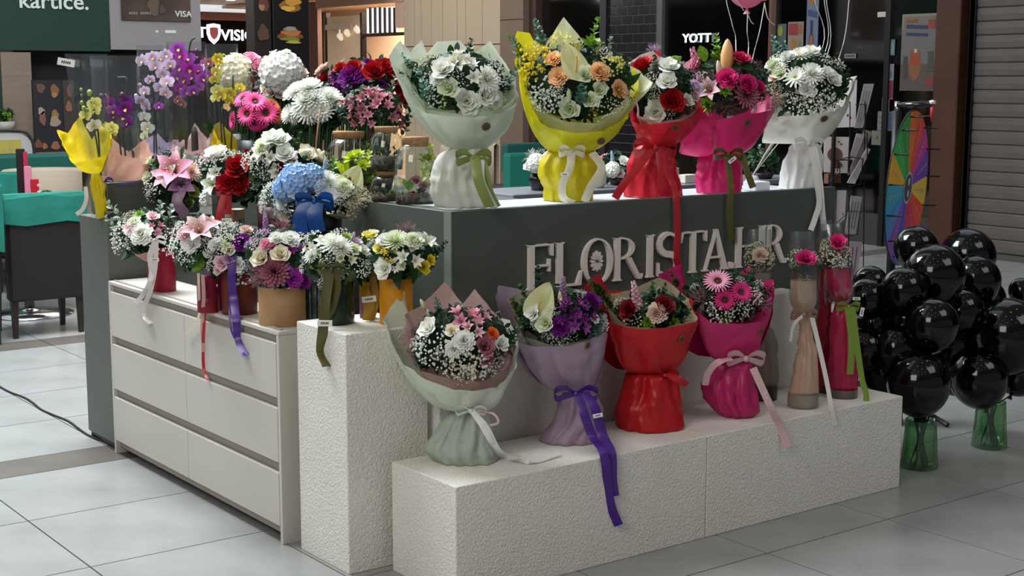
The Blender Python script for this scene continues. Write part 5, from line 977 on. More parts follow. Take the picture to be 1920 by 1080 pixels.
def bq_white_top():
    B = PZ(1505, 357, WZ)-NH*.09; t = thing('bouquet', B, 'white paper bouquet of white daisies and lisianthus, rightmost on the counter', 'bouquet'); WP = paper('offwhite', 'd4d4c6', .5, .35)
    skirt(t, B, [(262, 1498, 1530), (275, 1480, 1538), (300, 1470, 1545), (330, 1464, 1540), (358, 1460, 1538)], paper('white3', 'dededc', .5, .3), zb=WZ+.001, folds=5, amp=.13, ph=.3)
    tr = collar(t, B, (1510, 270), [(1430, 268), (1440, 225), (1465, 218), (1520, 216), (1565, 208), (1595, 190)], [(1595, 190), (1607, 142), (1570, 150), (1500, 130), (1450, 160), (1436, 215), (1430, 268)], WP, D=.14, p=.45, pz=.9, lean=-.02)
    arrange(t, B, (1512, 156, 84, 62), (-.06, .14), [('carn', 'white', 1478, 112, 18), ('daisy', 'white', 1490, 146, 20), ('mum', 'white', 1520, 140, 22), ('daisy', 'white', 1500, 105, 18), ('lisi', 'white', 1512, 170, 18), ('lisi', 'white', 1520, 100, 20), ('rose', 'white', 1560, 152, 17), ('rose', 'white', 1548, 138, 14), ('lisi', 'greenwhite', 1460, 140, 16), ('gyp', 'white', 1500, 195, 26), ('gyp', 'white', 1535, 180, 30), ('gyp', 'white', 1550, 195, 26), ('gyp', 'white', 1520, 200, 22), ('gyp', 'white', 1460, 110, 18), ('carn', 'greenwhite', 1450, 125, 16), ('daisy', 'white', 1462, 128, 14), ('leaf', 'leaf', 1488, 128, 15), ('leaf', 'dark', 1480, 160, 17), ('euca', 'leaf', 1585, 152, 24), ('euca', 'euca', 1455, 85, 24), ('euca', 'euca', 1470, 92, 18), ('lisi', 'blush', 1450, 148, 10), ('gyp', 'cream', 1445, 175, 22), ('bud', 'white', 1535, 96, 10)], [('rusc', 'leaf', 17, 8), ('gyp', 'white', 17, 7)])
    stick_on(t, tr, 1545, 222, 7.5)
    wm = ribm('white', 'e6e6e2'); bow(t, PD(B, 1515, 270, .12), .06, wm, .035)
    ribbon(t, [PD(B, 1520, 270, .12), PD(B, 1528, 310, .14), PY(1532, 345, -.02), PY(1536, 380, -.022), PY(1528, 410, -.024), PY(1520, 432, -.03)], .024, wm); ribbon(t, [PD(B, 1524, 270, .12), PD(B, 1532, 305, .14), PY(1538, 350, -.02), PY(1542, 400, -.022), PY(1546, 432, -.022)], .026, wm)
bq_white_top()
# =================================================================== FLOWER BOXES ON THE DRESSER AND THE TALL BLOCK
def flower_box(name, label, uL, uR, vt, vb, z, potc, ell, dome, items, filler, rough=.5, mass='dark', pots=None, rings=0, cat='flower box', lift=None, group=None, pm=None, nm=190):
    B0 = PZ((uL+uR)/2, vb, z); r_ = (uR-uL)/2*ppx(B0); B = B0-NH*r_; B.z = z; t = thing(name, B, label, cat, group)
    h = (PD(B, (uL+uR)/2, vt).z-z)
    m = MB(); pr = [(.001, 0), (r_*.985, 0), (r_, .004), (r_, h-.003), (r_*.985, h), (r_*.96, h), (r_*.95, h-.02)]; m.lathe(pr, 32, B); m.disc(r_*.95, (B.x, B.y, B.z+h-.02), 24)
    m.build('box', pm or mat('pot_'+potc, potc, rough, spec=.4), t, True)
    arrange(t, B, ell, dome, items, filler, mass, nm); return B, t
B, t = flower_box('flower_box', 'round crimson flower box with white ribbon at the far end of the dresser', 272, 324, 462, 549, .78, '9c1230', (272, 437, 62, 42), (-.02, .10),
  [('carn', 'palepink', 252, 430, 18), ('carn', 'white', 268, 440, 24), ('astro', 'pink', 295, 427, 18), ('carn', 'greenwhite', 255, 420, 15), ('rusc', 'grey', 300, 402, 26), ('rusc', 'grey', 318, 408, 24), ('gyp', 'white', 232, 440, 26), ('gyp', 'white', 225, 456, 18), ('gyp', 'white', 310, 450, 24), ('feather', 'waxpink', 325, 440, 20), ('lisi', 'palepink', 288, 408, 13), ('rusc', 'grey', 225, 405, 30), ('rusc', 'grey', 215, 425, 22), ('succ', 'lime', 262, 402, 12), ('leaf', 'leaf', 240, 478, 18, (-.5, -1, .5)), ('gyp', 'cream', 246, 405, 14)], [('rusc', 'leaf', 16, 8), ('gyp', 'white', 15, 6), ('rusc', 'grey', 15, 4)])
wm = ribm('pearl', 'ddd6d4'); bow(t, PD(B, 290, 450, .11), .045, wm, .022); pk = MB()
collar(t, B, (298, 490), [(245, 470), (258, 478), (285, 470), (322, 482)], [(322, 482), (320, 470), (290, 462), (250, 462), (245, 470)], paper('salmon', 'c9958a', .5, .2), 'paper_collar', D=.06, p=.8, amp=.004, folds=3, tw=22)
ribbon(t, [PD(B, 291, 452, .12), PD(B, 281, 480, .12), PD(B, 284, 510, .12), PD(B, 279, 535, .13), PX(262, 560, -.53), PX(252, 568, -.54)], .022, wm); ribbon(t, [PD(B, 293, 452, .12), PD(B, 291, 500, .12), PD(B, 282, 545, .12), PX(271, 575, -.525), PX(272, 595, -.525), PX(283, 607, -.53)], .02, wm); ptag(t, PD(B, 290, 487, .125), .036, 0)
B, t = flower_box('flower_box', 'small cherry red box of pink lilies with cream and red ribbons, second on the dresser', 366, 408, 520, 588, .78, '7c1024', (370, 455, 48, 52), (-.02, .10),
  [('lily', 'palepink', 375, 430, 30), ('lily', 'palepink', 395, 420, 20), ('carn', 'palepink', 352, 440, 18), ('carn', 'white', 362, 458, 20), ('gyp', 'white', 340, 440, 24), ('gyp', 'white', 338, 462, 22), ('gyp', 'white', 352, 480, 18), ('rose', 'cerise', 358, 424, 8), ('leaf', 'lime', 373, 498, 22, (-.3, -1, .7)), ('leaf', 'leaf', 362, 486, 18, (-.6, -.8, .7)), ('rusc', 'leaf', 345, 495, 18)], [('gyp', 'white', 14, 4), ('rusc', 'leaf', 15, 7)])
cm = ribm('cream', 'd6cab6'); ribbon(t, [PD(B, 372, 512, .07), PD(B, 373, 550, .07), PX(374, 585, -.53), PX(365, 612, -.528), PX(347, 628, -.53)], .01, cm); ribbon(t, [PD(B, 380, 515, .07), PD(B, 382, 560, .07), PX(379, 610, -.53), PX(382, 660, -.526)], .014, ribm('blush', 'c99a94'))
ribbon(t, [PD(B, 388, 560, .07), PX(384, 590, -.53), PX(381, 640, -.526), PX(382, 690, -.524), PX(390, 713, -.526)], .012, ribm('red', 'b01420'))
gb = PZ(404, 585, .78)-NH*.03; t = thing('gift_bag', gb, 'small shiny magenta bag between the cherry and the brown flower box', 'bag'); MB().box((gb.x-.03, gb.y-.02, .7805), (gb.x+.03, gb.y+.02, .94), bev=.006).build('body', mat('foil_magenta', '9a1a72', .25, bump=.6, bscale=40, spec=.8), t); ptag(t, PD(gb, 403, 535, .045), .02, 0)
B, t = flower_box('flower_box', 'round brown red flower box with purple ribbon, third on the dresser', 410, 477, 505, 592, .78, '5e1f12', (435, 474, 58, 56), (-.02, .11),
  [('lisi', 'palepink', 418, 492, 16), ('lisi', 'mauve', 430, 485, 13), ('carn', 'purple', 455, 458, 20), ('astro', 'greenwhite', 425, 452, 20), ('lisi', 'cream', 430, 468, 14), ('carn', 'white', 408, 460, 16), ('lisi', 'white', 448, 496, 15), ('berry', 'white', 452, 512, 20), ('berry', 'white', 460, 525, 14), ('gyp', 'white', 440, 445, 22), ('gyp', 'white', 405, 470, 18), ('lisi', 'blush', 412, 505, 12), ('gyp', 'white', 420, 440, 16), ('leaf', 'leaf', 470, 485, 18), ('gyp', 'lilac', 478, 470, 18), ('carn', 'blush', 462, 435, 14), ('bud', 'white', 385, 478, 9), ('leaf', 'lime', 432, 522, 12, (0, -1, .6))], [('gyp', 'white', 14, 5), ('rusc', 'leaf', 15, 7)])
pm = ribm('violet', '4a1f86'); ribbon(t, [PD(B, 437, 475, .10), PD(B, 434, 520, .115), PD(B, 438, 560, .115), PX(443, 600, -.53), PX(447, 635, -.525), PX(461, 667, -.53)], .03, pm); ribbon(t, [PD(B, 433, 540, .105), PD(B, 430, 580, .11), PX(434, 620, -.53), PX(452, 655, -.53), PX(462, 668, -.54)], .008, pm)
for k in range(6): P = PD(B, 414+k*4.2, 545, .085)
B, t = flower_box('flower_box', 'wide kraft brown flower box of cream roses and dusty carnations, nearest on the dresser', 478, 567, 535, 614, .78, 'a8845c', (518, 488, 68, 62), (-.02, .13),
  [('rose', 'cream', 492, 484, 19), ('rose', 'cream', 526, 478, 18), ('carn', 'white', 545, 452, 20), ('carn', 'white', 520, 450, 16), ('carn', 'pink', 502, 460, 15), ('lisi', 'pink', 512, 463, 9), ('mum', 'dusty', 516, 508, 26), ('feather', 'dusty', 498, 505, 26), ('carn', 'magenta', 548, 520, 20), ('carn', 'magenta', 568, 527, 16), ('carn', 'purple', 556, 535, 14), ('lily', 'magenta', 548, 467, 11), ('lily', 'magenta', 566, 468, 9), ('spike', 'mauve', 500, 425, 24), ('feather', 'waxpink', 528, 425, 22), ('gyp', 'lilac', 490, 445, 20), ('feather', 'waxpink', 485, 520, 22), ('rusc', 'leaf', 560, 492, 22), ('gyp', 'white', 485, 460, 16), ('leaf', 'dark', 470, 478, 18), ('gyp', 'white', 568, 450, 18), ('carn', 'violet', 538, 512, 14)], [('gyp', 'lilac', 14, 4), ('rusc', 'leaf', 15, 8), ('feather', 'waxpink', 14, 4)], pm=mat('kraft_board', 'b08a60', .6, c2='9c7850', scale=6))
B2, t = flower_box('flower_box', 'dark green round flower box with olive ribbon on the tall stucco block', 594, 661, 510, 611, .827, '16301e', (630, 492, 66, 54), (-.02, .12),
  [('lily', 'white', 608, 452, 18), ('mum', 'white', 625, 458, 22), ('pom', 'white', 640, 465, 20), ('astro', 'greenwhite', 650, 480, 22), ('astro', 'white', 582, 462, 20), ('mum', 'white', 585, 480, 14), ('spike', 'lilac', 662, 448, 16), ('lisi', 'lilac', 668, 455, 12), ('carn', 'green', 648, 447, 12), ('lisi', 'greenwhite', 664, 468, 14), ('lisi', 'white', 680, 470, 14), ('gyp', 'white', 610, 475, 22), ('gyp', 'white', 640, 440, 18), ('gyp', 'white', 676, 500, 18), ('gyp', 'white', 585, 445, 18), ('leaf', 'lime', 588, 505, 16, (-.5, .2, 1)), ('leaf', 'leaf', 592, 450, 20, (-.6, 1, .3)), ('rusc', 'lime', 602, 490, 20), ('rusc', 'leaf', 675, 510, 18), ('leaf', 'olive', 660, 515, 15)], [('gyp', 'white', 13, 7), ('rusc', 'leaf', 15, 8), ('rusc', 'lime', 12, 3)], rough=.15)
om = ribm('olive2', '4e4a14'); bow(t, PD(B2, 622, 505, .12), .045, om, .03); ribbon(t, [PD(B2, 618, 508, .12), PD(B2, 612, 550, .13), PD(B2, 608, 590, .14), PX(605, 625, -.50), PX(603, 660, -.492), PX(614, 688, -.50)], .036, om, twist=.3); ribbon(t, [PD(B2, 628, 508, .12), PD(B2, 632, 540, .12), PD(B2, 622, 575, .12), PD(B2, 612, 595, .12)], .03, om, twist=.4); ptag(t, PD(B2, 609, 606, .15), .05, 0)
B3_, t = flower_box('flower_box', 'slim mauve flower box half hidden behind the gold ribbon on the tall block', 673, 702, 520, 598, .827, '6e4254', (692, 478, 34, 34), (-.02, .07),
  [('lisi', 'lemon', 693, 446, 17), ('rose', 'cream', 700, 440, 13), ('gyp', 'white', 700, 462, 18), ('leaf', 'leaf', 680, 480, 14), ('carn', 'lemon', 706, 470, 11)], [('rusc', 'leaf', 14, 6), ('gyp', 'white', 12, 3)])
gd = ribm('gold', 'a07a14'); ribbon(t, [PD(B3_, 690, 505, .06), PD(B3_, 683, 540, .075), PD(B3_, 692, 575, .08), PD(B3_, 690, 600, .07)], .04, gd, twist=.4); ribbon(t, [PD(B3_, 694, 500, .06), PD(B3_, 704, 560, .07), PD(B3_, 694, 605, .06)], .026, gd); ptag(t, PD(B3_, 692, 561, .085), .05, .12)
B4, t = flower_box('flower_box', 'round golden yellow flower box of white flowers on the tall block', 709, 772, 520, 611, .827, 'c8860c', (752, 482, 66, 50), (-.02, .12),
  [('pom', 'greenwhite', 742, 452, 22), ('carn', 'greenwhite', 775, 455, 20), ('astro', 'white', 770, 478, 28), ('lily', 'white', 800, 452, 22), ('lisi', 'white', 722, 503, 20), ('astro', 'white', 736, 498, 16), ('carn', 'white', 722, 452, 16), ('lisi', 'lemon', 712, 466, 13), ('statice', 'yellow', 728, 475, 14), ('lisi', 'yellow', 792, 500, 15), ('lisi', 'yellow', 806, 488, 11), ('euca', 'euca', 735, 462, 16), ('feather', 'waxpink', 762, 432, 22), ('leaf', 'dark', 745, 520, 24, (-.2, -1, .6)), ('leaf', 'leaf', 778, 510, 22, (.5, -1, .5)), ('leaf', 'dark', 708, 485, 18, (-1, .2, .4)), ('rusc', 'dark', 820, 480, 22), ('rusc', 'dark', 828, 465, 18), ('lily', 'white', 757, 448, 16)], [('gyp', 'white', 12, 5), ('rusc', 'dark', 15, 8), ('carn', 'greenwhite', 11, 4)])
gv = PZ(582, 603, .78)-NH*.06; t = thing('ribbed_vase', gv, 'dark teal ribbed glass vase between the kraft and the green flower box', 'vase'); MB().lathe([(.001, 0), (.04, 0), (.042, .13), (.038, .13), (.036, .01)], 40, gv, rib=.05).build('vase_body', mat('glass_teal', '1c3430', .15, spec=.8, coat=.5), t)
# =================================================================== SECOND ROW, ON THE STEP BEHIND
SZ = 1.036
def row2(name, label, u, vt, uL, uR, potc, ell, dome, items, filler, x=-.155, **k):
    P = PX(u, vt, x); B = Vector((x, P.y, SZ)); t = thing(name, B, label, 'arrangement'); r_ = (uR-uL)/2*ppx(B); h = max(.05, P.z-SZ)
    r_ = min(r_, .105); MB().lathe([(.001, 0), (r_*.96, 0), (r_, h), (r_*.95, h), (r_*.93, h-.015), (.001, h-.015)], 28, B).build('pot', mat('pot_'+potc, potc, .4), t, True)
    arrange(t, B, ell, dome, items, filler, 'dark', 200); return B, t
B, t = row2('lily_arrangement', 'pink lily arrangement with mauve ribbon in a dark pot, leftmost in the second row', 325, 385, 298, 350, '1c0f12', (326, 332, 62, 50), (-.02, .10),
  [('lily', 'pink', 328, 318, 36), ('lily', 'palepink', 312, 330, 26), ('lily', 'mauve', 342, 345, 26), ('bud', 'cream', 334, 288, 14), ('bud', 'lime', 384, 336, 16), ('lisi', 'greenwhite', 280, 306, 13), ('lisi', 'greenwhite', 279, 332, 13), ('mum', 'blush', 360, 322, 18), ('feather', 'waxpink', 372, 305, 20), ('lisi', 'green', 362, 360, 13), ('lisi', 'green', 351, 381, 14), ('gyp', 'white', 288, 345, 20), ('gyp', 'white', 284, 360, 16), ('berry', 'white', 385, 370, 15), ('bud', 'cream', 347, 300, 11), ('gyp', 'white', 380, 375, 12), ('rusc', 'leaf', 292, 318, 18)], [('rusc', 'leaf', 16, 8), ('gyp', 'white', 13, 3)])
mv = ribm('mauve', '8c6a8c'); ribbon(t, [PD(B, 338, 352, .10), PD(B, 332, 380, .12), PD(B, 345, 400, .12), PD(B, 350, 420, .12)], .05, mv)
dl = MB().tube([PD(B, 364, 235, .0), PD(B, 366, 265, .0), PD(B, 368, 305, .03)], [.014, .02, .02], 8); 
B, t = row2('rose_arrangement', 'red rose and white lily arrangement with cream pot and red ribbon, second row', 440, 392, 418, 455, 'b89c78', (438, 332, 66, 50), (-.02, .11),
  [('rose', 'red', 446, 318, 25), ('rose', 'red', 432, 345, 22), ('carn', 'red', 450, 345, 20), ('rose', 'darkred', 420, 352, 16), ('rose', 'white', 410, 292, 22), ('rose', 'white', 400, 285, 16), ('gyp', 'white', 390, 300, 24), ('gyp', 'white', 420, 300, 24), ('gyp', 'white', 445, 298, 18), ('lily', 'white', 398, 345, 22), ('lily', 'white', 405, 325, 16), ('gyp', 'white', 475, 310, 20), ('succ', 'lime', 480, 330, 14), ('carn', 'green', 478, 333, 13), ('lily', 'white', 498, 338, 22), ('lily', 'white', 515, 325, 14), ('leaf', 'dark', 446, 368, 24, (1, .2, .6)), ('leaf', 'leaf', 412, 330, 18), ('berry', 'white', 385, 368, 15), ('leaf', 'dark', 470, 375, 22, (1, .3, .4)), ('rose', 'darkred', 466, 290, 12)], [('rusc', 'leaf', 16, 7), ('gyp', 'white', 14, 5)])
rm = ribm('red', 'b01420'); bow(t, PD(B, 428, 358, .11), .05, rm, .03); ribbon(t, [PD(B, 420, 365, .12), PD(B, 412, 400, .13), PD(B, 408, 432, .13)], .03, rm); ribbon(t, [PD(B, 428, 362, .12), PD(B, 428, 402, .12)], .028, rm)
ptag(t, PD(B, 424, 414, .13), .05, .0)
B, t = row2('freesia_arrangement', 'tall white lisianthus and freesia arrangement behind the blue hydrangea', 520, 385, 480, 556, '3a1218', (524, 305, 62, 56), (-.06, .09),
  [('lisi', 'white', 512, 263, 24), ('lisi', 'white', 528, 266, 18), ('astro', 'white', 500, 290, 26), ('lily', 'white', 490, 285, 20), ('mum', 'greenwhite', 492, 272, 15), ('rose', 'white', 536, 290, 20), ('lisi', 'white', 545, 298, 17), ('astro', 'white', 515, 305, 20), ('rose', 'darkred', 545, 312, 19), ('rose', 'darkred', 535, 318, 16), ('rose', 'cream', 572, 290, 20), ('rose', 'cream', 595, 296, 18), ('bud', 'cream', 603, 292, 13), ('gyp', 'white', 470, 300, 20), ('gyp', 'white', 485, 305, 20), ('bud', 'white', 528, 252, 7), ('leaf', 'leaf', 590, 312, 18), ('astro', 'white', 612, 305, 16), ('lily', 'white', 520, 322, 16)], [('rusc', 'leaf', 16, 7), ('gyp', 'white', 15, 6)], x=-.09)
B, t = row2('hydrangea_arrangement', 'blue hydrangea arrangement with broad royal blue ribbon in a dark pot', 590, 398, 540, 645, '0b0b14', (590, 362, 96, 40), (-.03, .13),
  [('hydr', 'blue', 558, 340, 32), ('hydr', 'blue', 584, 334, 27), ('hydr', 'blue', 532, 356, 20), ('hydr', 'paleblue', 600, 346, 15), ('carn', 'white', 562, 358, 21), ('rose', 'white', 556, 350, 12), ('gyp', 'paleblue', 530, 388, 22), ('carn', 'white', 532, 380, 15), ('gyp', 'white', 505, 372, 24), ('gyp', 'white', 495, 385, 16), ('gyp', 'paleblue', 555, 385, 18), ('pom', 'white', 612, 338, 20), ('pom', 'paleblue', 600, 342, 14), ('daisy', 'white', 620, 368, 19), ('mum', 'white', 608, 362, 14), ('anth', 'anthcream', 662, 335, 26, (.3, .35, 1), -.5), ('anth', 'anthcream', 638, 340, 16, (-.3, .4, 1), .6), ('carn', 'greenwhite', 645, 352, 18), ('carn', 'white', 640, 358, 18), ('feather', 'cream', 650, 375, 26), ('feather', 'cream', 672, 368, 24), ('gyp', 'cream', 686, 372, 20), ('gyp', 'cream', 655, 388, 22), ('gyp', 'paleblue', 632, 372, 15), ('rusc', 'leaf', 598, 355, 18), ('rusc', 'lime', 625, 318, 22), ('leaf', 'leaf', 598, 318, 16), ('spike', 'paleblue', 610, 312, 16), ('rose', 'cream', 572, 290, 16)], [('gyp', 'white', 14, 6), ('rusc', 'leaf', 15, 5)])
bl = ribm('blue', '1450a0'); bow(t, PD(B, 590, 378, .14), .07, bl, .05); ribbon(t, [PD(B, 580, 380, .15), PD(B, 566, 400, .16), PD(B, 562, 420, .16), PD(B, 566, 440, .16)], .055, bl); ribbon(t, [PD(B, 592, 380, .15), PD(B, 590, 405, .165), PD(B, 596, 435, .16)], .06, bl)
kr = paper('natural', 'b5aa90', .6, .2)
collar(t, B, (640, 408), [(512, 392), (520, 412), (535, 416), (600, 402), (640, 400), (664, 418)], [(664, 418), (668, 385), (620, 372), (540, 372), (512, 392)], kr, 'paper_collar', D=.09, p=.9, tw=30, amp=.006)
# =================================================================== UPPER LEFT: WRAPPED ORCHIDS
def orchid(label, B, wrapc, wrap, tie, rimf, rimb, stems, flowers, sleeve, leaves=(), D=.09, skirtp=None, group=None, wname='wrap_collar', lean=0, budc='olive', pn=None, tw=34):
    t = thing('orchid_plant', B, label, 'orchid'); pm_ = paper(wrapc[0], wrapc[1], .5, .25)
    if skirtp: skirt(t, B, skirtp, pm_, folds=6, amp=.12, zb=B.z+.001)
    if rimf: collar(t, B, tie, rimf, rimb, pm_, wname, D=D, p=.55, tw=tw, lean=lean, folds=3, amp=.01)
    r_, h_ = (.016, .03) if skirtp else (.05, .08)
    MB().lathe([(.001, .001), (r_*.8, .001), (r_, h_), (.001, h_-.01)], 18, B).build('pot', mat('pot_clear', '4a4238', .4), t, True)
    for st in stems:
        P = [PD(B, u, v, d) for u, v, d in st]; MB().tube(crom(P, 6), .0042, 5).build('stem', mat('orchid_stem', '2c3320', .5), t, True)
    for (c_, u, v, rp, *d) in flowers:
        P = PD(B, u, v, (d[0] if d else .02)+R.uniform(-.015, .02))
        if c_ == 'bud': m = MB().ball(P, rp*ppx(B), 8, 6, 0, (1, 1, 1.15)); m.build('bud', mat('bud_'+(pn or 'green'), {'green': '8a9a4c', 'purple': '5a2048', 'pale': 'c8b4b8'}[pn or 'green'], .5), t, True)
        else: put(t, 'orch', c_, P, NH+RH*R.uniform(-.7, .7)+ZU*R.uniform(-.3, .25), rp*ppx(B)*1.1, R.uniform(-.5, .5))
    for (u, v, rp, nx, nz) in leaves: put(t, 'leaf', 'leaf', PD(B, u, v, .02), RH*nx+ZU*nz+NH*.3, rp*ppx(B))
    if sleeve:
        rings = []
        for j, (vv, l_, r2) in enumerate(sleeve):
            a, b = PD(B, l_, vv), PD(B, r2, vv); c = (a+b)/2; h = (b-a).length/2; rings.append([c+RH*h*math.sin(2*PI*i/16)+NH*h*.45*math.cos(2*PI*i/16)*(1+.12*math.sin(5*i)) for i in range(16)])
        MB().loft(rings).build('clear_sleeve', FILM, t, False)
    return t
BY = Vector((-.475, 2.01, 1.047))
t = orchid('yellow paper wrapped green orchid on the end panel of the counter, leftmost', BY, ('sun', 'e0c808'), None, (178, 325), [(107, 243), (118, 275), (135, 305), (172, 300), (200, 290)], [(200, 290), (212, 250), (188, 235), (172, 262), (149, 217), (128, 250), (107, 243)],
  [[(190, 330, 0), (178, 250, .0), (160, 210, .02), (152, 176, .0)], [(190, 330, 0), (182, 230, 0), (170, 190, .02)]], [('bud', 163, 207, 4), ('bud', 153, 193, 4), ('bud', 168, 174, 5.5), ('bud', 157, 203, 4.5), ('bud', 152, 168, 3), ('lemon', 178, 195, 14), ('lemon', 177, 208, 12), ('lemon', 160, 218, 12), ('lemon', 210, 240, 13), ('cream', 176, 236, 14)],
  [(330, 170, 200), (240, 145, 208), (170, 130, 204), (101, 121, 201)], [], .08, [(325, 172, 188), (345, 170, 196), (370, 176, 198), (397, 180, 200)], tw=10)
iv = ribm('ivory', 'd2ccb8'); ribbon(t, [PD(BY, 160, 350, .05), PD(BY, 162, 372, .06), PD(BY, 155, 392, .06), PD(BY, 143, 402, .06)], .018, iv)
m = MB(); MB().box((0, 0, 0), (0, 0, 0)) if 0 else None
P = PD(BY, 124, 117, .06); ptag(t, P, .075, -.18)
BP = Vector((-.33, 2.18, CH+.001))
t = orchid('peach paper wrapped purple orchid with purple ribbon beside the yellow one', BP, ('peach', 'eeb8a6'), None, (226, 338), [(173, 306), (190, 292), (215, 288), (250, 296), (292, 298)], [(292, 298), (272, 262), (240, 285), (205, 255), (195, 262), (173, 306)],
  [[(232, 330, 0), (222, 250, 0), (210, 200, .02), (197, 176, 0)], [(240, 330, 0), (230, 240, 0), (232, 200, .01), (238, 150, .0), (220, 145, 0)], [(236, 330, 0), (234, 260, 0)]],
  [('bud', 190, 181, 5.5), ('bud', 229, 178, 5), ('purple', 192, 198, 15), ('purple', 203, 198, 17), ('violet', 213, 208, 13), ('purple', 236, 190, 13), ('purple', 235, 205, 16), ('purple', 232, 222, 15), ('purple', 240, 232, 12), ('purple', 214, 218, 10), ('lemon', 200, 240, 12), ('lemon', 212, 248, 10), ('bud', 232, 238, 4)],
  [(330, 185, 262), (240, 180, 262), (160, 172, 262), (104, 168, 262)], [(250, 290, 14, .3, 1)], .09, None, pn='purple')
pv = ribm('plum', '4a3a78'); bow(t, PD(BP, 196, 340, .10), .04, pv, .022); ribbon(t, [PD(BP, 200, 342, .11), PD(BP, 190, 370, .14), PD(BP, 184, 400, .15), PD(BP, 183, 432, .15)], .02, pv); ribbon(t, [PD(BP, 202, 342, .11), PD(BP, 193, 380, .14), PD(BP, 190, 430, .15)], .014, pv)
ribbon(t, [PD(BP, 196, 340, .10), PD(BP, 225, 345, .12), PD(BP, 262, 340, .10)], .01, pv)
def cbase(u, x=.1): P = PX(u, 330, x); return Vector((x, P.y, CH-.011))
BL = Vector((.06, 2.21, CH-.011))
t = orchid('lavender paper wrapped pale pink orchid on the counter', BL, ('lavender', 'c6b2d2'), None, (295, 335), [(252, 285), (275, 284), (300, 290), (340, 288)], [(340, 288), (335, 262), (312, 268), (295, 250), (270, 262), (252, 285)],
  [[(290, 330, 0), (288, 200, 0), (286, 140, 0)], [(296, 330, 0), (292, 220, 0), (300, 180, .02), (312, 130, 0)], [(256, 330, 0), (252, 240, 0), (250, 200, .02), (246, 180, .03)]],
  [('lilac', 268, 115, 14), ('lilac', 286, 108, 13), ('lilac', 300, 110, 15), ('lilac', 312, 104, 13), ('lilac', 292, 125, 14), ('lilac', 318, 122, 12), ('lilac', 305, 140, 13), ('lilac', 314, 155, 14), ('lilac', 300, 165, 13), ('lilac', 310, 175, 12), ('lilac', 282, 150, 10), ('lilac', 272, 172, 12), ('lilac', 265, 190, 13), ('lilac', 275, 200, 13), ('white', 270, 220, 12), ('white', 276, 240, 13), ('greenwhite', 272, 255, 11), ('violet', 298, 200, 9), ('bud', 255, 180, 4), ('bud', 262, 160, 4)],
  [(330, 252, 325), (240, 250, 322), (160, 256, 318), (85, 256, 316)], [], .09, None, pn='pale')
BM = Vector((.14, 1.93, CH-.011)); BM = cbase(345, .12); BM.y = min(BM.y, 2.2)
t = orchid('pink paper wrapped magenta orchid, tallest of the orchid row', BM, ('rose', 'f0c2c2'), None, (352, 330), [(322, 268), (335, 276), (360, 284), (402, 276)], [(402, 276), (398, 245), (388, 262), (366, 230), (352, 262), (322, 262)],
  [[(345, 330, 0), (352, 240, 0), (352, 120, 0)], [(350, 330, 0), (345, 200, 0), (338, 150, 0), (340, 115, 0)], [(362, 330, 0), (360, 200, 0), (372, 120, 0)], [(354, 100, 0), (358, 78, .01), (366, 70, .01)]],
  [('violet', 333, 92, 14), ('magenta', 340, 105, 15), ('violet', 350, 110, 16), ('magenta', 328, 118, 13), ('violet', 338, 128, 16), ('magenta', 355, 130, 16), ('violet', 332, 145, 14), ('magenta', 347, 150, 15), ('violet', 362, 145, 13), ('magenta', 338, 165, 12), ('violet', 350, 172, 13), ('magenta', 372, 132, 12), ('violet', 385, 120, 12), ('violet', 380, 148, 13), ('magenta', 390, 140, 11), ('violet', 362, 172, 12), ('violet', 372, 165, 12), ('lilac', 378, 130, 10), ('dusty', 335, 188, 10), ('dusty', 342, 195, 10), ('bud', 368, 96, 4.5), ('bud', 370, 110, 4)],
  [(330, 318, 400), (240, 316, 394), (160, 316, 390), (78, 312, 386)], [(340, 255, 14, .4, 1)], .09, None, pn='purple')
BO = cbase(428, .14)
t = orchid('yellow paper wrapped yellow orchid right of the magenta one', BO, ('lemon', 'e2be10'), None, (425, 330), [(400, 238), (410, 262), (430, 280), (456, 282)], [(456, 282), (445, 262), (412, 228), (400, 235)],
  [[(420, 320, 0), (412, 200, 0), (408, 120, 0)], [(432, 320, 0), (436, 200, 0), (437, 140, 0)], [(428, 320, 0), (415, 200, 0)]],
  [('yellow', 408, 110, 11), ('yellow', 412, 118, 10), ('yellow', 405, 135, 10), ('yellow', 402, 150, 10), ('lemon', 408, 170, 13), ('yellow', 415, 180, 11), ('yellow', 430, 175, 13), ('yellow', 432, 190, 11), ('lemon', 405, 185, 11), ('yellow', 450, 165, 10), ('dusty', 392, 118, 10), ('peach', 425, 202, 8), ('bud', 420, 104, 3)],
  [(320, 396, 446), (240, 392, 446), (160, 386, 446), (82, 384, 446)], [(388, 240, 16, -.3, 1), (395, 235, 14, .2, 1)], .06, None)
# driftwood support stick and dark plant rod
m = MB().tube(crom([PX(367, 330, .04), PX(366, 280, .04), PX(364, 238, .04)], 4), [.017]*8+[.010], 8); o = tag(m.build('bark_stick', mat('bark', '3a332e', .9, bump=.8, bscale=40), None, True, PX(367, 330, .04)), 'short dark bark stick rising between the pink wrapped orchid and the lilies', 'stick')
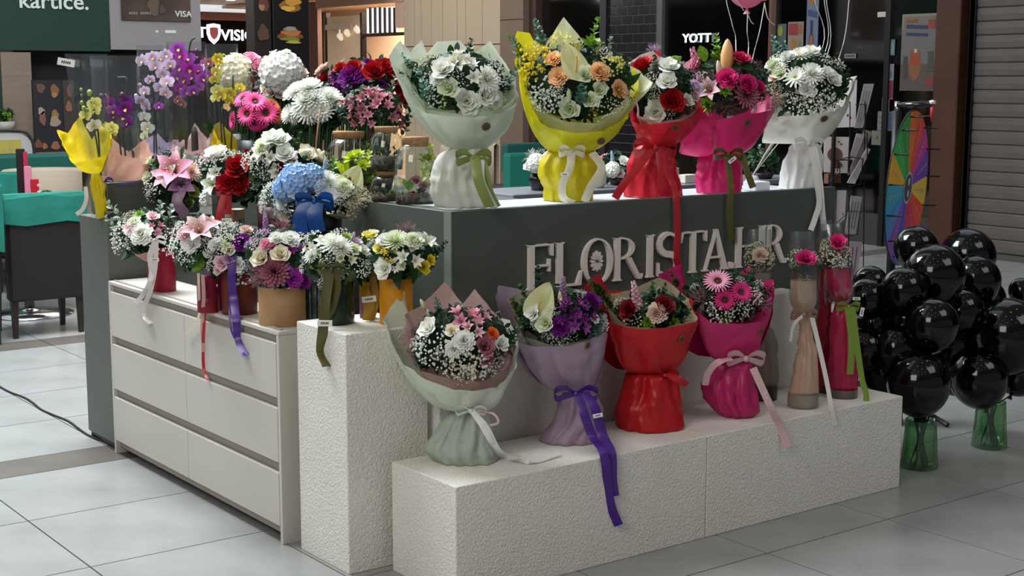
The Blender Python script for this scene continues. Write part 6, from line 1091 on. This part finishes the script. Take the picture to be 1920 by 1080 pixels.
# =================================================================== CUT FLOWERS IN BUCKETS
def bucket(label, u, x, ell, dome, items, filler, rimv, w=.10, c_='1a1d1c', mass='dark', stems=10, sleeve=None, nm=200):
    P = PX(u, rimv, x); B = Vector((x, P.y, CH-.011)); t = thing('flower_bucket', B, label, 'flower bucket'); h = max(.06, P.z-B.z)
    MB().lathe([(.001, .001), (w*.78, .001), (w, h), (w*.96, h), (w*.9, h-.02), (.001, h-.02)], 26, B).build('bucket', mat('bucket_'+c_, c_, .35), t, True)
    top = PD(B, ell[0], ell[1]+ell[3]*.4); m = MB()
    for i in range(stems*4):
        a, r_ = R.uniform(0, 6.28), R.random()**.5; q = Vector((math.cos(a)*r_, math.sin(a)*r_, 0)); m.tube([B+q*w*.7+ZU*(h-.03), top+q*ell[2]*.7*ppx(B)], .0035, 4, 0, False)
    o = m.build('stems', grn('leaf'), t); o['kind'] = 'stuff'
    arrange(t, B, ell, dome, items, filler, mass, nm); return B, t
bucket('dark bucket of pink and orange gerberas behind the yellow paper', 480, .22, (485, 212, 46, 38), (-.02, .10), [('gerb', 'gerbera', 458, 187, 20, (-.5, .8, .6)), ('gerb', 'gerbera', 480, 192, 23, (.1, .9, .9)), ('gerb', 'gerbera', 466, 214, 22, (-.5, .3, 1)), ('gerb', 'gerbera', 500, 212, 24, (.1, .3, 1)), ('gerb', 'gerbera', 440, 226, 18, (-1, .1, .5)), ('gerb', 'hotpink', 480, 230, 17, (-.2, -.3, 1)), ('gerb', 'gerbera', 492, 228, 14, (0, -.5, 1)), ('gerb', 'orange', 516, 214, 19, (.9, .3, .6)), ('gerb', 'orange', 512, 198, 15, (.8, .8, .4))], [], 262, .09, nm=40)
bucket('bucket with a big cream white hydrangea and pink carnations', 455, .38, (462, 150, 52, 42), (-.02, .10), [('hydr', 'cream', 442, 138, 34), ('hydr', 'cream', 452, 158, 24), ('carn', 'pink', 475, 118, 18), ('carn', 'pink', 488, 132, 20), ('carn', 'pink', 470, 108, 14), ('carn', 'dusty', 490, 155, 22), ('carn', 'dusty', 478, 165, 16), ('lisi', 'blush', 500, 160, 14), ('carn', 'pink', 498, 145, 14)], [('carn', 'pink', 12, 3), ('rusc', 'dark', 18, 4)], 250, .09, nm=100)
bucket('bucket with a big white hydrangea above blush roses', 530, .46, (530, 160, 48, 52), (-.02, .10), [('hydr', 'white', 530, 136, 38), ('carn', 'white', 545, 128, 16), ('rose', 'blush', 565, 138, 13), ('rose', 'blush', 512, 172, 15), ('rose', 'blush', 500, 165, 12), ('rose', 'blush', 530, 176, 14), ('rose', 'blush', 578, 155, 9)], [('rusc', 'dark', 22, 12)], 260, .10)
bucket('dark bucket of bushy white chrysanthemums behind the freesias', 590, .24, (595, 205, 58, 52), (-.02, .12), [('mum', 'white', 560, 172, 22), ('mum', 'white', 580, 166, 24), ('mum', 'white', 572, 190, 22), ('daisy', 'white', 548, 178, 17), ('mum', 'white', 590, 186, 20), ('daisy', 'white', 545, 214, 18), ('daisy', 'white', 578, 212, 20), ('mum', 'white', 562, 205, 17), ('pom', 'white', 618, 184, 22), ('daisy', 'white', 606, 208, 19), ('mum', 'white', 632, 188, 15), ('daisy', 'white', 592, 205, 15), ('daisy', 'white', 556, 222, 12), ('mum', 'white', 604, 218, 12), ('daisy', 'white', 585, 222, 12)], [('rusc', 'dark', 24, 16)], 300, .13, nm=260)
bucket('bucket of red roses and purple chrysanthemums beside the mint bouquet', 670, .40, (685, 150, 72, 40), (-.04, .10), [('rose', 'red', 612, 152, 20), ('rose', 'red', 665, 132, 19), ('rose', 'red', 702, 138, 22), ('rose', 'red', 722, 130, 22), ('rose', 'red', 735, 145, 20), ('rose', 'red', 752, 182, 22), ('rose', 'red', 745, 165, 18), ('rose', 'red', 640, 130, 14), ('astro', 'purple', 630, 142, 22), ('carn', 'purple', 660, 148, 24), ('astro', 'violet', 645, 160, 22), ('carn', 'violet', 676, 145, 18), ('carn', 'purple', 640, 172, 18), ('astro', 'purple', 682, 158, 18), ('rose', 'blush', 603, 134, 14), ('rose', 'blush', 612, 128, 13), ('rose', 'blush', 598, 148, 10)], [('carn', 'purple', 13, 4), ('rusc', 'dark', 18, 5)], 300, .12)
bucket('bucket of dusty pink alstroemeria in front of the red roses', 690, .27, (695, 205, 64, 46), (-.02, .11), [('astro', 'dusty', 690, 178, 24), ('astro', 'pink', 705, 176, 20), ('astro', 'dusty', 672, 198, 22), ('astro', 'pink', 718, 190, 22), ('astro', 'dusty', 738, 208, 24), ('astro', 'dusty', 748, 225, 20), ('astro', 'pink', 690, 205, 20), ('astro', 'dusty', 665, 222, 18), ('astro', 'pink', 690, 225, 18), ('carn', 'dusty', 703, 246, 12), ('astro', 'dusty', 655, 190, 15), ('astro', 'palepink', 640, 192, 12), ('astro', 'palepink', 728, 178, 12), ('rusc', 'dark', 765, 215, 28), ('rusc', 'dark', 760, 240, 24), ('rusc', 'grey', 735, 165, 22)], [('rusc', 'dark', 20, 12), ('astro', 'dusty', 15, 4)], 310, .12)
P = PX(600, 330, .16); wdn = MB().tube([PX(590, 296, .06), PX(600, 205, .06)], .0035, 6); tag(wdn.build('wooden_stick', mat('stick_wood', 'b08c7c', .6), None, True, PX(590, 296, .06)), 'thin wooden stick leaning up in front of the white chrysanthemums', 'stick')
# =================================================================== TERRARIUM JARS
CORK = mat('cork', 'a07a50', .8, c2='8a6640', scale=60, bump=.3, bscale=200); SOIL = mat('soil', '231c16', .9, c2='4c4034', scale=60, bump=.8, bscale=120); SAND = mat('sand', '8c7a5c', .9, c2='5c4c38', scale=90)
def jar(label, B, prof, lid, soil, plants, vs=None):
    t = thing('terrarium', B, label, 'terrarium'); MB().lathe([(.001, .002)]+prof, 40, B).build('glass_jar', GLASS, t, True)
    if lid: r_, z0, z1 = lid; MB().lathe([(.001, z0), (r_*.92, z0), (r_, z1-.004), (r_*.98, z1), (.001, z1)], 32, B).build('cork_lid', CORK, t, True)
    r_, z0, z1 = soil; MB().lathe([(.001, z0+.001), (r_, z0+.001), (r_*1.01, (z0+z1)/2), (r_*.99, z1), (.001, z1+.006)], 30, B).build('soil', SOIL, t, True)
    m = MB()
    for i in range(70): a, q = R.uniform(0, 6.28), R.random()**.5*r_*.92; m.octa((B.x+q*math.cos(a), B.y+q*math.sin(a), B.z+z1+.006), R.uniform(.002, .005))
    m.build('gravel', SAND, t)['kind'] = 'stuff'
    for kind, c_, u, v, rp, n in plants: put(t, kind, c_, PD(B, u, v, .01), n, rp*ppx(B))
    return t
def jbase(u, v, z, back): return PZ(u, v, z)-NH*back
B = jbase(745+32, 385, CH, .065); B.z = CH
k = ppx(B)
jar('large round topped glass terrarium with yellow bromeliad and red fittonia by the mint bouquet', B, [(.07, .002), (.078, .02), (.08, .10), (.078, .16), (.066, .20), (.045, .225)], (.052, .215, .25), (.074, .003, .035),
  [('rusc', 'bright', 800, 305, 34, ZU+RH*.3), ('rusc', 'bright', 792, 318, 28, ZU), ('succ', 'bright', 802, 300, 22, ZU+NH*.4), ('rusc', 'lime', 808, 335, 22, ZU), ('leaf', 'lime', 762, 345, 14, ZU-RH*.4), ('leaf', 'lime', 770, 345, 14, ZU+RH*.3), ('carn', 'dusty', 780, 340, 12, ZU+NH), ('carn', 'dusty', 795, 350, 12, ZU+NH), ('succ', 'leaf', 790, 360, 14, ZU+NH), ('carn', 'red', 775, 365, 8, ZU+NH)])
B = jbase(722, 381, CH, .09); B.z = CH
jar('small squat glass terrarium with cork lid, carrying the second jar', B, [(.05, .002), (.062, .02), (.066, .05), (.056, .085), (.035, .102)], (.042, .10, .118), (.058, .003, .022), [('succ', 'leaf', 718, 360, 12, ZU+NH), ('carn', 'dusty', 712, 366, 8, ZU+NH), ('succ', 'lime', 735, 362, 10, ZU+NH)])
B = B+ZU*.119
jar('round glass terrarium with cork lid stacked on the squat jar', B, [(.045, .002), (.062, .025), (.068, .075), (.060, .12), (.040, .145)], (.046, .142, .165), (.060, .003, .045), [('succ', 'olive', 718, 285, 14, ZU+NH), ('rusc', 'leaf', 730, 288, 18, ZU), ('rusc', 'olive', 740, 290, 16, ZU), ('succ', 'leaf', 748, 288, 12, ZU+NH)])
B = Vector((.16, PX(655, 330, .16).y, CH-.011))
jar('wide shouldered glass terrarium with cork lid behind the yellow plants', B, [(.08, .002), (.098, .02), (.10, .12), (.097, .17), (.078, .215), (.055, .235)], (.066, .232, .262), (.09, .003, .04), [('succ', 'bright', 668, 300, 24, ZU+NH), ('rusc', 'bright', 690, 285, 22, ZU), ('succ', 'lime', 640, 312, 16, ZU+NH*.5), ('rusc', 'leaf', 670, 320, 22, ZU)])
B = Vector((.05, PX(675, 352, .05).y, CH-.011)); t = thing('croton_plant', B, 'yellow green leafy plant between the hydrangea and the jars', 'plant'); MB().lathe([(.001, 0), (.035, 0), (.042, .06), (.001, .055)], 18, B).build('pot', mat('pot_dark', '222222', .5), t, True)
arrange(t, B, (672, 318, 40, 34), (-.01, .06), [('succ', 'bright', 660, 296, 18), ('leaf', 'bright', 642, 315, 18, (-.4, 1, .2)), ('leaf', 'bright', 650, 308, 16, (.1, 1, .3)), ('rusc', 'bright', 690, 300, 20), ('succ', 'bright', 680, 310, 16), ('succ', 'bright', 672, 290, 16), ('leaf', 'leaf', 625, 325, 20, (-.3, 1, .2))], [('rusc', 'lime', 14, 5), ('rusc', 'olive', 14, 4)], 'olive', 90, .8)
# =================================================================== THINGS BEHIND THE FRONT BOUQUETS
def vase_thing(label, P, h, r_, c_, ell, items, filler, mass='dark', glass=False):
    t = thing('flower_vase', P, label, 'vase'); MB().lathe([(.001, .001), (r_*.8, .001), (r_, h*.6), (r_*.9, h), (r_*.84, h-.01), (.001, h-.02)], 24, P).build('vase_body', mat('vase_'+c_, c_, .25), t, True)
    arrange(t, P, ell, (-.02, .08), items, filler, mass, 110); return t
P = Vector((PY(1015, 360, 2.15).x, 2.15, 1.051)); P.x = max(P.x, 1.86)
vase_thing('black vase of white blooms beyond the worktop, left of the yellow paper', P, PD(P, 1015, 325).z-P.z, .07, '141416', (1018, 305, 36, 20), [('hydr', 'white', 1005, 306, 17), ('hydr', 'white', 1030, 300, 16), ('rose', 'white', 990, 312, 9), ('feather', 'white', 1000, 292, 16), ('hydr', 'white', 1045, 308, 13)], [('gyp', 'white', 12, 5)])
P = Vector((PY(1160, 360, 2.2).x, 2.2, 1.051))
vase_thing('dark vase of white and pink blooms seen between the yellow and red paper', P, PD(P, 1160, 330).z-P.z, .06, '2a1c20', (1155, 312, 28, 24), [('hydr', 'white', 1148, 318, 14), ('lisi', 'pink', 1132, 296, 10), ('spike', 'paleblue', 1148, 294, 12), ('carn', 'white', 1168, 304, 12), ('rose', 'palepink', 1160, 325, 10)], [('gyp', 'white', 10, 4)])
P = Vector((PY(1120, 360, 2.1).x, 2.1, 1.051)); t = thing('plaster_bust', P, 'pale round faced vase with dark leaves on the rear counter', 'vase'); MB().lathe([(.001, 0), (.035, 0), (.05, .03), (.055, .08), (.04, .12), (.03, .13), (.001, .13)], 24, P).build('vase_body', mat('vase_ivory', 'd6d2b8', .5), t, True); put(t, 'rusc', 'dark', P+ZU*.15, ZU, .05)
P = Vector((PY(1428, 350, 2.08).x, 2.08, 1.051))
vase_thing('dark purple pot with a bushy grey green plant on the rear counter', P, PD(P, 1430, 322).z-P.z, .075, '2a1824', (1430, 302, 28, 18), [('rusc', 'grey', 1425, 292, 18), ('rusc', 'leaf', 1440, 295, 18), ('rusc', 'grey', 1412, 305, 14)], [('rusc', 'leaf', 14, 6), ('rusc', 'grey', 14, 4)], 'leaf')
for k, (u, v, w_, h_, c_, lb) in enumerate(((1285, 350, .10, .05, 'cfc8bc', 'white carton on the rear counter behind the red bouquet'), (1300, 350, .09, .03, 'b89868', 'flat tan carton beside the white carton'), (1270, 352, .05, .09, 'a88a68', 'small upright kraft box on the rear counter'))):
    x = PY(u, v, 2.1).x; tag(MB().box((x-w_/2, 2.05+k*.03, 1.0505), (x+w_/2, 2.12+k*.03, 1.0505+h_), bev=.003).build('carton', mat('carton_'+c_, c_, .7), None, False, (x, 2.1+k*.03, 1.0505)), lb, 'box')
P = PZ(1400, 356, WZ); tag(MB().box((P.x-.04, .12, WZ+.001), (P.x+.05, .2, WZ+.04), bev=.004).build('tissue_box', mat('tissue_white', 'd8dce0', .6), None, False, (P.x, .16, WZ)), 'small white box on the worktop behind the dark green ribbon', 'box')
# =================================================================== BALLOONS IN GREEN VASES
BBK = mat('balloon_black', '050506', .10, spec=.35, coat=.2); VG = mat('vase_green_glass', 'd0ecd2', .08, alpha=.07); STK = mat('balloon_stick', '0d0d0e', .4)
V1 = PZ(1732, 884, 0)+(-NH)*.07; V2 = PZ(1864, 845, 0)+(-NH)*.07; V1.z = V2.z = 0
V3 = Vector((V1.x+.02, V1.y+.30, 0))
for vv, lb in ((V1, 'ribbed green glass vase full of black balloon sticks, nearer the blocks'), (V2, 'ribbed green glass vase of black balloon sticks, further right'), (V3, 'ribbed green glass vase half hidden behind the end of the low block')):
    t = thing('ribbed_vase', vv, lb, 'vase'); n = 52; h = .215
    MB().lathe([(.001, .001), (.072, .001), (.076, .008), (.070, .08), (.062, h-.01), (.062, h), (.058, h), (.060, .1), (.066, .012), (.001, .010)], n, vv, rib=.055).build('vase_body', VG, t, True)
    for k in range(9):
        a = k*GA; MB().tube([vv+Vector((.04*math.cos(a), .04*math.sin(a), .015)), vv+Vector((.05*math.cos(a+2.6), .05*math.sin(a+2.6), h+.06))], .003, 5).build('stick', STK, t)
def balloon(u, v, r_px, base, back, label, m=BBK, stick=True):
    Bp = base-NH*back; P = PD(Bp, u, v); r_ = r_px*ppx(P); t = thing('balloon', P, label, 'balloon'); mb = MB(); pr = []
    for j in range(17):
        a = PI*j/16; pr.append((max(.001, r_*math.sin(a)*(1-.05*(math.cos(a) > 0)*math.cos(a))), -r_*math.cos(a)*(1.0 if a > PI/2 else 1.12)))
    d = (P-Vector((base.x, base.y, .2))); d = (d.normalized()*.6+Vector((0, 0, 1))*.5).normalized(); mb.T = Matrix.Translation(P) @ d.to_track_quat('Z', 'Y').to_matrix().to_4x4()
    mb.lathe(pr, 32); mb.lathe([(.004, -r_*1.12-.018), (.014, -r_*1.12-.02), (.006, -r_*1.12-.004), (.008, -r_*1.1)], 10); mb.T = None; mb.build('balloon_skin', m, t, True)
    if stick: k = P-d*r_*1.12; MB().tube([k, Vector((base.x, base.y, .20))+Vector((R.uniform(-.03, .03), R.uniform(-.03, .03), 0))], .003, 5).build('stick', STK, t)
for u, v, r_, b_, bk, lb in (
  (1722, 718, 60, V1, -.05, 'glossy black balloon lowest on the left, right above the nearer green vase'), (1835, 708, 55, V2, -.02, 'glossy black balloon low in the cluster just left of the further vase'), (1890, 628, 70, V2, .02, 'large glossy black balloon at the right, cut by the picture edge'),
  (1748, 608, 50, V1, .02, 'glossy black balloon in the middle of the cluster front'), (1802, 585, 45, V2, .06, 'glossy black balloon in the centre, under the upper right pair'), (1752, 515, 58, V1, .28, 'large glossy black balloon right of the foot of the prize wheel'),
  (1815, 480, 52, V2, .36, 'glossy black balloon at the top right of the cluster'), (1829, 525, 47, V2, .20, 'glossy black balloon just below the topmost right one'), (1718, 465, 42, V1, .42, 'black balloon half hidden behind the prize wheel'),
  (1694, 545, 44, V1, .14, 'black balloon behind the clear bag under the wheel'), (1632, 532, 34, V1, .30, 'upper of the two small black balloons behind the rose tubes'), (1626, 560, 38, V1, .20, 'lower of the two small black balloons behind the rose tubes'),
  (1620, 655, 40, V1, .12, 'black balloon beside the green ribbon of the pink rose tube'), (1640, 608, 34, V1, .22, 'black balloon deep in the left side of the cluster'), (1680, 655, 48, V1, .10, 'black balloon filling the left middle of the cluster'),
  (1786, 650, 54, V2, .16, 'black balloon in the dark middle between both vases'), (1850, 615, 48, V2, .20, 'black balloon behind the large right one'), (1915, 545, 24, V2, .40, 'small black balloon peeping in at the upper right edge'),
  (1916, 690, 50, V2, .12, 'black balloon low at the right picture edge'), (1700, 600, 44, V1, .20, 'black balloon under the clear bag'), (1655, 700, 42, V1, .16, 'black balloon low behind the end of the white block'), (1845, 560, 40, V2, .32, 'black balloon at the right rim behind the upper ones'), (1790, 700, 40, V2, .24, 'black balloon low in the gap between the two vases'), (1740, 560, 48, V1, .30, 'black balloon below the big upper left one')):
    balloon(u, v, r_, b_, bk, lb)
# faint print along the lower edge of two balloons
# =================================================================== PRIZE WHEEL ON ITS STAND
WC = PY(1699, 352, .35); _q = Vector((CP.x-WC.x, CP.y-WC.y, 0)).normalized(); _s = Vector((-_q.y, _q.x, 0)); WN = (_s*.968+_q*.25).normalized(); WH = (_s*.25-_q*.968).normalized(); WV = (ZU*.995+RH*.055).normalized(); WR = 146*ppx(WC)
t = thing('prize_wheel', Vector((WC.x, WC.y, 0)), 'tall colourful segmented prize wheel seen nearly edge on, on a black stand', 'prize wheel')
def wp_(a, r_, o=0): return WC+WH*math.sin(a)*r_*WR+WV*math.cos(a)*r_*WR+WN*o
m = MB(); n = 60; m.loft([[wp_(2*PI*k/n, 1, .001) for k in range(n)], [wp_(2*PI*k/n, 1, .006) for k in range(n)]]); m.add([wp_(2*PI*k/n, 1, .001) for k in range(n)], [tuple(range(n))]); m.add([wp_(2*PI*k/n, 1, .006) for k in range(n)], [tuple(range(n))]); m.build('disc', mat('wheel_body', '17171a', .4), t)
segs = ['ff7a1c', 'f0543c', 'dc3aa0', '7c44c0', 'f4d03c', 'ff5028', 'f02c60', 'dc2c58', '2c5cd0', '9c54d0', '3ca0ec', '34b8dc', 'ffc01c', '2cc458', '20a848']
ns = len(segs)
for i, c_ in enumerate(segs):
    a0, a1 = 2*PI*(i-.5)/ns, 2*PI*(i+.5)/ns; m = MB(); m.add([wp_(a0, .16, .007)]+[wp_(a0+(a1-a0)*k/6, .985, .007) for k in range(7)]+[wp_(a1, .16, .007)], [tuple(range(9))])
    m.build('segment', mat('wheel_'+c_, c_, .35), t); am = (a0+a1)/2; m = MB()
    for k in range(5): r0 = .45+k*.09; m.add([wp_(am-.02, r0, .0085), wp_(am+.02, r0, .0085), wp_(am+.025, r0+.05, .0085), wp_(am-.015, r0+.05, .0085)], [(0, 1, 2, 3)])
    m.build('segment_print', mat('wheel_print', 'e8e0d8' if 0 else 'c8b8b0', .5), t)
    MB().tube([wp_(a0, .93, .0), wp_(a0, .93, .075)], .0045, 6).build('peg', STK, t)
m = MB(); k_ = 24; m.add([wp_(2*PI*k/k_, .21, .009) for k in range(k_)], [tuple(range(k_))]); m.build('hub_ring', mat('hub_white', 'c8c8c4', .4), t)
m = MB(); m.add([wp_(2*PI*k/k_, .175, .0105) for k in range(k_)], [tuple(range(k_))]); m.build('hub', mat('hub_grey', '4a5054', .4), t)
for sx in (-.06, .06): m = MB(); m.add([wp_(2*PI*k/12, .05, .012)+WV*sx*WR*1.3 for k in range(12)], [tuple(range(12))]); m.build('hub_mark', mat('hub_white', 'c8c8c4'), t)
PB = PY(1661, 540, .35)-WN*.02; PB = Vector((WC.x, WC.y, 0))-WN*.06
MB().tube([Vector((PB.x, PB.y, .02)), Vector((PB.x, PB.y, WC.z+WR*.98))], .022, 12).build('pole', BLK, t, True)
MB().tube([Vector((PB.x, PB.y, WC.z+WR*1.10))-WN*.0, Vector((PB.x, PB.y, WC.z+WR*.9))], .014, 10).build('pole_top', CHR, t, True)
MB().tube([Vector((PB.x, PB.y, WC.z+WR*1.045)), Vector((PB.x, PB.y, WC.z+WR*1.07))+WN*.17], .016, 10).build('pointer_arm', mat('arm_black', '18181a', .2, spec=.8), t, True)
P = Vector((PB.x, PB.y, WC.z+WR*1.07))+WN*.17; m = MB(); m.lathe([(.001, .02), (.016, .015), (.018, 0), (.001, -.002)], 12, P); m.tube([P, P-ZU*.05+WN*.0, P-ZU*.09], [.010, .009, .002], 8, 1); m.build('pointer', [mat('pointer_white', 'd8c8c0', .4), mat('pointer_red', 'b02c34', .4)], t, True)
for a in (0, PI*2/3, PI*4/3): MB().tube([Vector((PB.x, PB.y, .12)), Vector((PB.x+.42*math.cos(a+.4), PB.y+.42*math.sin(a+.4), .012))], .012, 6).build('stand_leg', BLK, t)
bx = PY(1672, 545, .22); sb = thing('ballot_box', Vector((bx.x, bx.y, 0)), 'tall black box stand under the prize wheel, between the balloons', 'stand'); MB().box((bx.x-.045, bx.y-.04, 0), (bx.x+.075, bx.y+.06, PY(1680, 552, .22).z), bev=.004).build('body', BLK, sb)
cb = PY(1676, 551, .2); b_ = thing('clear_bag', cb, 'crumpled clear bag with yellow tape lying on the black stand', 'bag'); m = MB()
for i in range(7): m.ball(cb+Vector((R.uniform(-.04, .04), R.uniform(-.01, .03), .02+R.uniform(0, .02))), .03, 6, 4, 0, (1.2, .8, .8))
m.build('bag', mat('bag_film', 'b8b8b8', .15, metal=.6, bump=1, bscale=60), b_); ribbon(b_, [cb+ZU*.045+RH*.03, cb+ZU*.05+RH*.07, cb+ZU*.035+RH*.10], .02, mat('tape_yellow', 'b8941c', .4), 'tape', ZU)
# =================================================================== CARD RACK
RK = PY(1590, 300, .95); RKx, RKy = 3.12, .95; rk = thing('card_rack', Vector((RKx, RKy, 0)), 'black wire rack of greeting cards beyond the right end of the counter', 'rack'); WIR = mat('wire_black', '111112', .4)
def K(u, v, d=0): return PD(Vector((RKx, RKy, 0)), u, v, d)
MB().tube([Vector((RKx, RKy, 0.02)), Vector((RKx, RKy, 1.72))], .012, 8).build('pole', WIR, rk); MB().lathe([(.001, 0), (.24, 0), (.24, .015), (.001, .02)], 28, (RKx, RKy, 0)).build('base', WIR, rk, True)
cards = [((1556, 152), (1607, 150), (1604, 238), (1553, 240), 0, 'e4dfe0'), ((1620, 157), (1639, 157), (1618, 240), (1602, 240), .03, '9a9498'), ((1545, 256), (1592, 257), (1589, 325), (1545, 323), .0, 'cfc6c4'), ((1620, 243), (1636, 247), (1605, 330), (1590, 328), .04, '8c8488'), ((1606, 250), (1622, 252), (1603, 300), (1592, 300), .05, 'a8a0a4'), ((1626, 276), (1632, 280), (1603, 345), (1588, 343), .06, 'b4acb0'),
         ((1570, 357), (1587, 357), (1584, 410), (1568, 425), 0, 'c8c0c2'), ((1596, 367), (1617, 369), (1604, 440), (1584, 438), .02, 'a8a0a6'), ((1584, 452), (1617, 454), (1606, 520), (1583, 520), -.02, 'b8a4ac')]
lbs = ['large white card at the top of the rack behind the white bouquet', 'grey striped card leaning at the top right of the rack', 'white card with brown cake pictures at mid height of the rack', 'rear one of the slanted grey cards at mid height', 'thin front slanted card at mid height of the rack', 'lowest slanted card of the middle tier', 'narrow white card low in the rack beside the counter end', 'grey card with a rose drawing low in the rack', 'pinkish card at the foot of the rack above the balloons']
for (a, b, c, d, o_, c_), lb in zip(cards, lbs):
    pts = [K(*q, o_) for q in (a, b, c, d)]; cn = (pts[2]+pts[3])/2; t = thing('greeting_card', cn, lb, 'card'); m = MB(); bk = NH*-.006; m.add(pts+[p+bk for p in pts], [(0, 1, 2, 3), (7, 6, 5, 4), (0, 4, 5, 1), (1, 5, 6, 2), (2, 6, 7, 3), (3, 7, 4, 0)]); m.build('card', mat('card_'+c_, c_, .5), t)
    m = MB(); f = lambda x, y: pts[0]*(1-x)*(1-y)+pts[1]*x*(1-y)+pts[2]*x*y+pts[3]*(1-x)*y+NH*.001
    if o_ == 0: 
        for (x, y, w_, h_) in (((.45, .5, .32, .20), (.55, .78, .22, .10), (.6, .14, .05, .03), (.7, .2, .05, .03)) if c_ == 'cfc6c4' else ((.7, .75, .04, .03), (.8, .8, .04, .03))): m.add([f(x+w_*math.cos(2*PI*k/14), y+h_*math.sin(2*PI*k/14)) for k in range(14)], [tuple(range(14))])
        m.build('card_picture', mat('card_brownprint', '6c4a44', .6), t)
    else:
        for k in range(3): x = .2+.25*k; m.add([f(x, .15), f(x+.07, .15), f(x+.07, .85), f(x, .85)], [(0, 1, 2, 3)])
        m.build('card_picture', mat('card_dimprint', '6c666a', .6), t)
for tier in ([(1604, 196), (1624, 196), (1622, 240), (1604, 246)], [(1570, 322), (1572, 300), (1594, 294), (1618, 297), (1614, 345), (1594, 350)], [(1563, 423), (1586, 402), (1586, 396), (1612, 397), (1608, 440), (1586, 443)], [(1556, 340), (1575, 322), (1572, 300)], [(1608, 240), (1626, 250), (1626, 300)]):
    MB().tube([K(u, v, .06) for u, v in tier], .0035, 5).build('wire', WIR, rk)
for u in (1594, 1622): MB().tube([K(u, 190, .05), K(u-3, 500, .05)], .003, 5).build('wire', WIR, rk)
MB().tube([K(1594, 300, .05), Vector((RKx, RKy, K(1594, 300).z))], .004, 5).build('wire', WIR, rk)
# plain wooden back piece under the white card
P0 = K(1548, 326, -.04); P1 = K(1588, 344, -.04); MB().box((P0.x, P0.y-.02, P1.z), (P0.x+(P1-P0).length*.8, P0.y+.01, P0.z)).build('wood_strip', mat('strip_wood', '6a4430', .6), rk)
# =================================================================== PINK BALLOON AND STRINGS
P = PY(1402, -42, 1.2); PKB = mat('balloon_pink', 'ee8fb4', .2, trans=.35, coat=.4, spec=.6); t = thing('balloon', P, 'pink balloon floating above the hot pink bouquet, cut by the top edge', 'balloon'); r_ = 44*ppx(P); m = MB(); pr = []
for j in range(17): a = PI*j/16; pr.append((max(.001, r_*math.sin(a)), -r_*math.cos(a)*(1.28 if a < PI/2 else 1.05)))
m.lathe(pr, 28, P); m.lathe([(.02, -r_*1.28-.03), (.006, -r_*1.28-.008), (.01, -r_*1.26)], 10, P); m.build('balloon_skin', PKB, t, True)
P2 = PY(1430, -20, 1.25); m = MB(); m.ball((0, 0, 0), 1, 20, 12); m.v = [P2+p*(22*ppx(P2)) for p in m.v]; t2 = thing('balloon', P2, 'second smaller pink balloon just right of the first at the top edge', 'balloon'); m.build('balloon_skin', PKB, t2, True)
STR = mat('string_white', 'd8d4d0', .5); wt_ = PZ(1405, 352, WZ); wt_ = Vector((1.70, .30, WZ))
tw_ = thing('balloon_weight', wt_, 'small pale balloon weight on the worktop holding the strings', 'weight'); MB().lathe([(.001, .0005), (.03, .0005), (.032, .03), (.02, .05), (.001, .05)], 18, wt_).build('body', mat('weight_white', 'd0ccc8', .5), tw_, True)
for tt, pts in ((t, [(1402, 22), (1401, 60), (1402, 110)]), (t2, [(1434, 5), (1424, 60), (1408, 125)]), (t, [(1395, 20), (1372, -10), (1362, 0), (1374, 50), (1380, 95)]), (t, [(1400, 22), (1408, 40), (1413, 45)]), (t2, [(1434, 8), (1440, 35), (1452, 47)])):
    q = [PY(u, v, .9) for u, v in pts]; 
    if pts[-1][1] > 90: q.append(Vector((wt_.x, wt_.y, WZ+.05)))
    MB().tube(crom(q, 5), .0022, 5).build('string', STR, tt)
for k, (a, b, c_) in enumerate((((1526, -10), (1541, 95), 'd8d4d0'), ((1545, -10), (1545, 105), 'd8d4d0'), ((1549, -10), (1549, 110), 'd8d4d0'), ((1593, -10), (1563, 130), 'd8d4d0'))):
    q = [PY(a[0], a[1]-120, .7), PY(*a, .7), PY(*b, .7), Vector((1.86, .33, WZ+.05))]; o = MB().tube(crom(q, 6), .0021, 5).build('balloon_string', STR, None, False, q[-1]); tag(o, ('leftmost', 'second', 'third', 'rightmost slanting')[k]+' of four white balloon strings rising behind the white bouquet', 'string', 'strings above the white bouquet')
w2_ = Vector((1.86, .33, WZ)); o = MB().lathe([(.001, .0005), (.03, .0005), (.032, .03), (.02, .05), (.001, .05)], 18, w2_).build('balloon_weight', mat('weight_white', 'd0ccc8'), None, True, w2_); tag(o, 'second pale balloon weight, behind the white bouquet', 'weight')
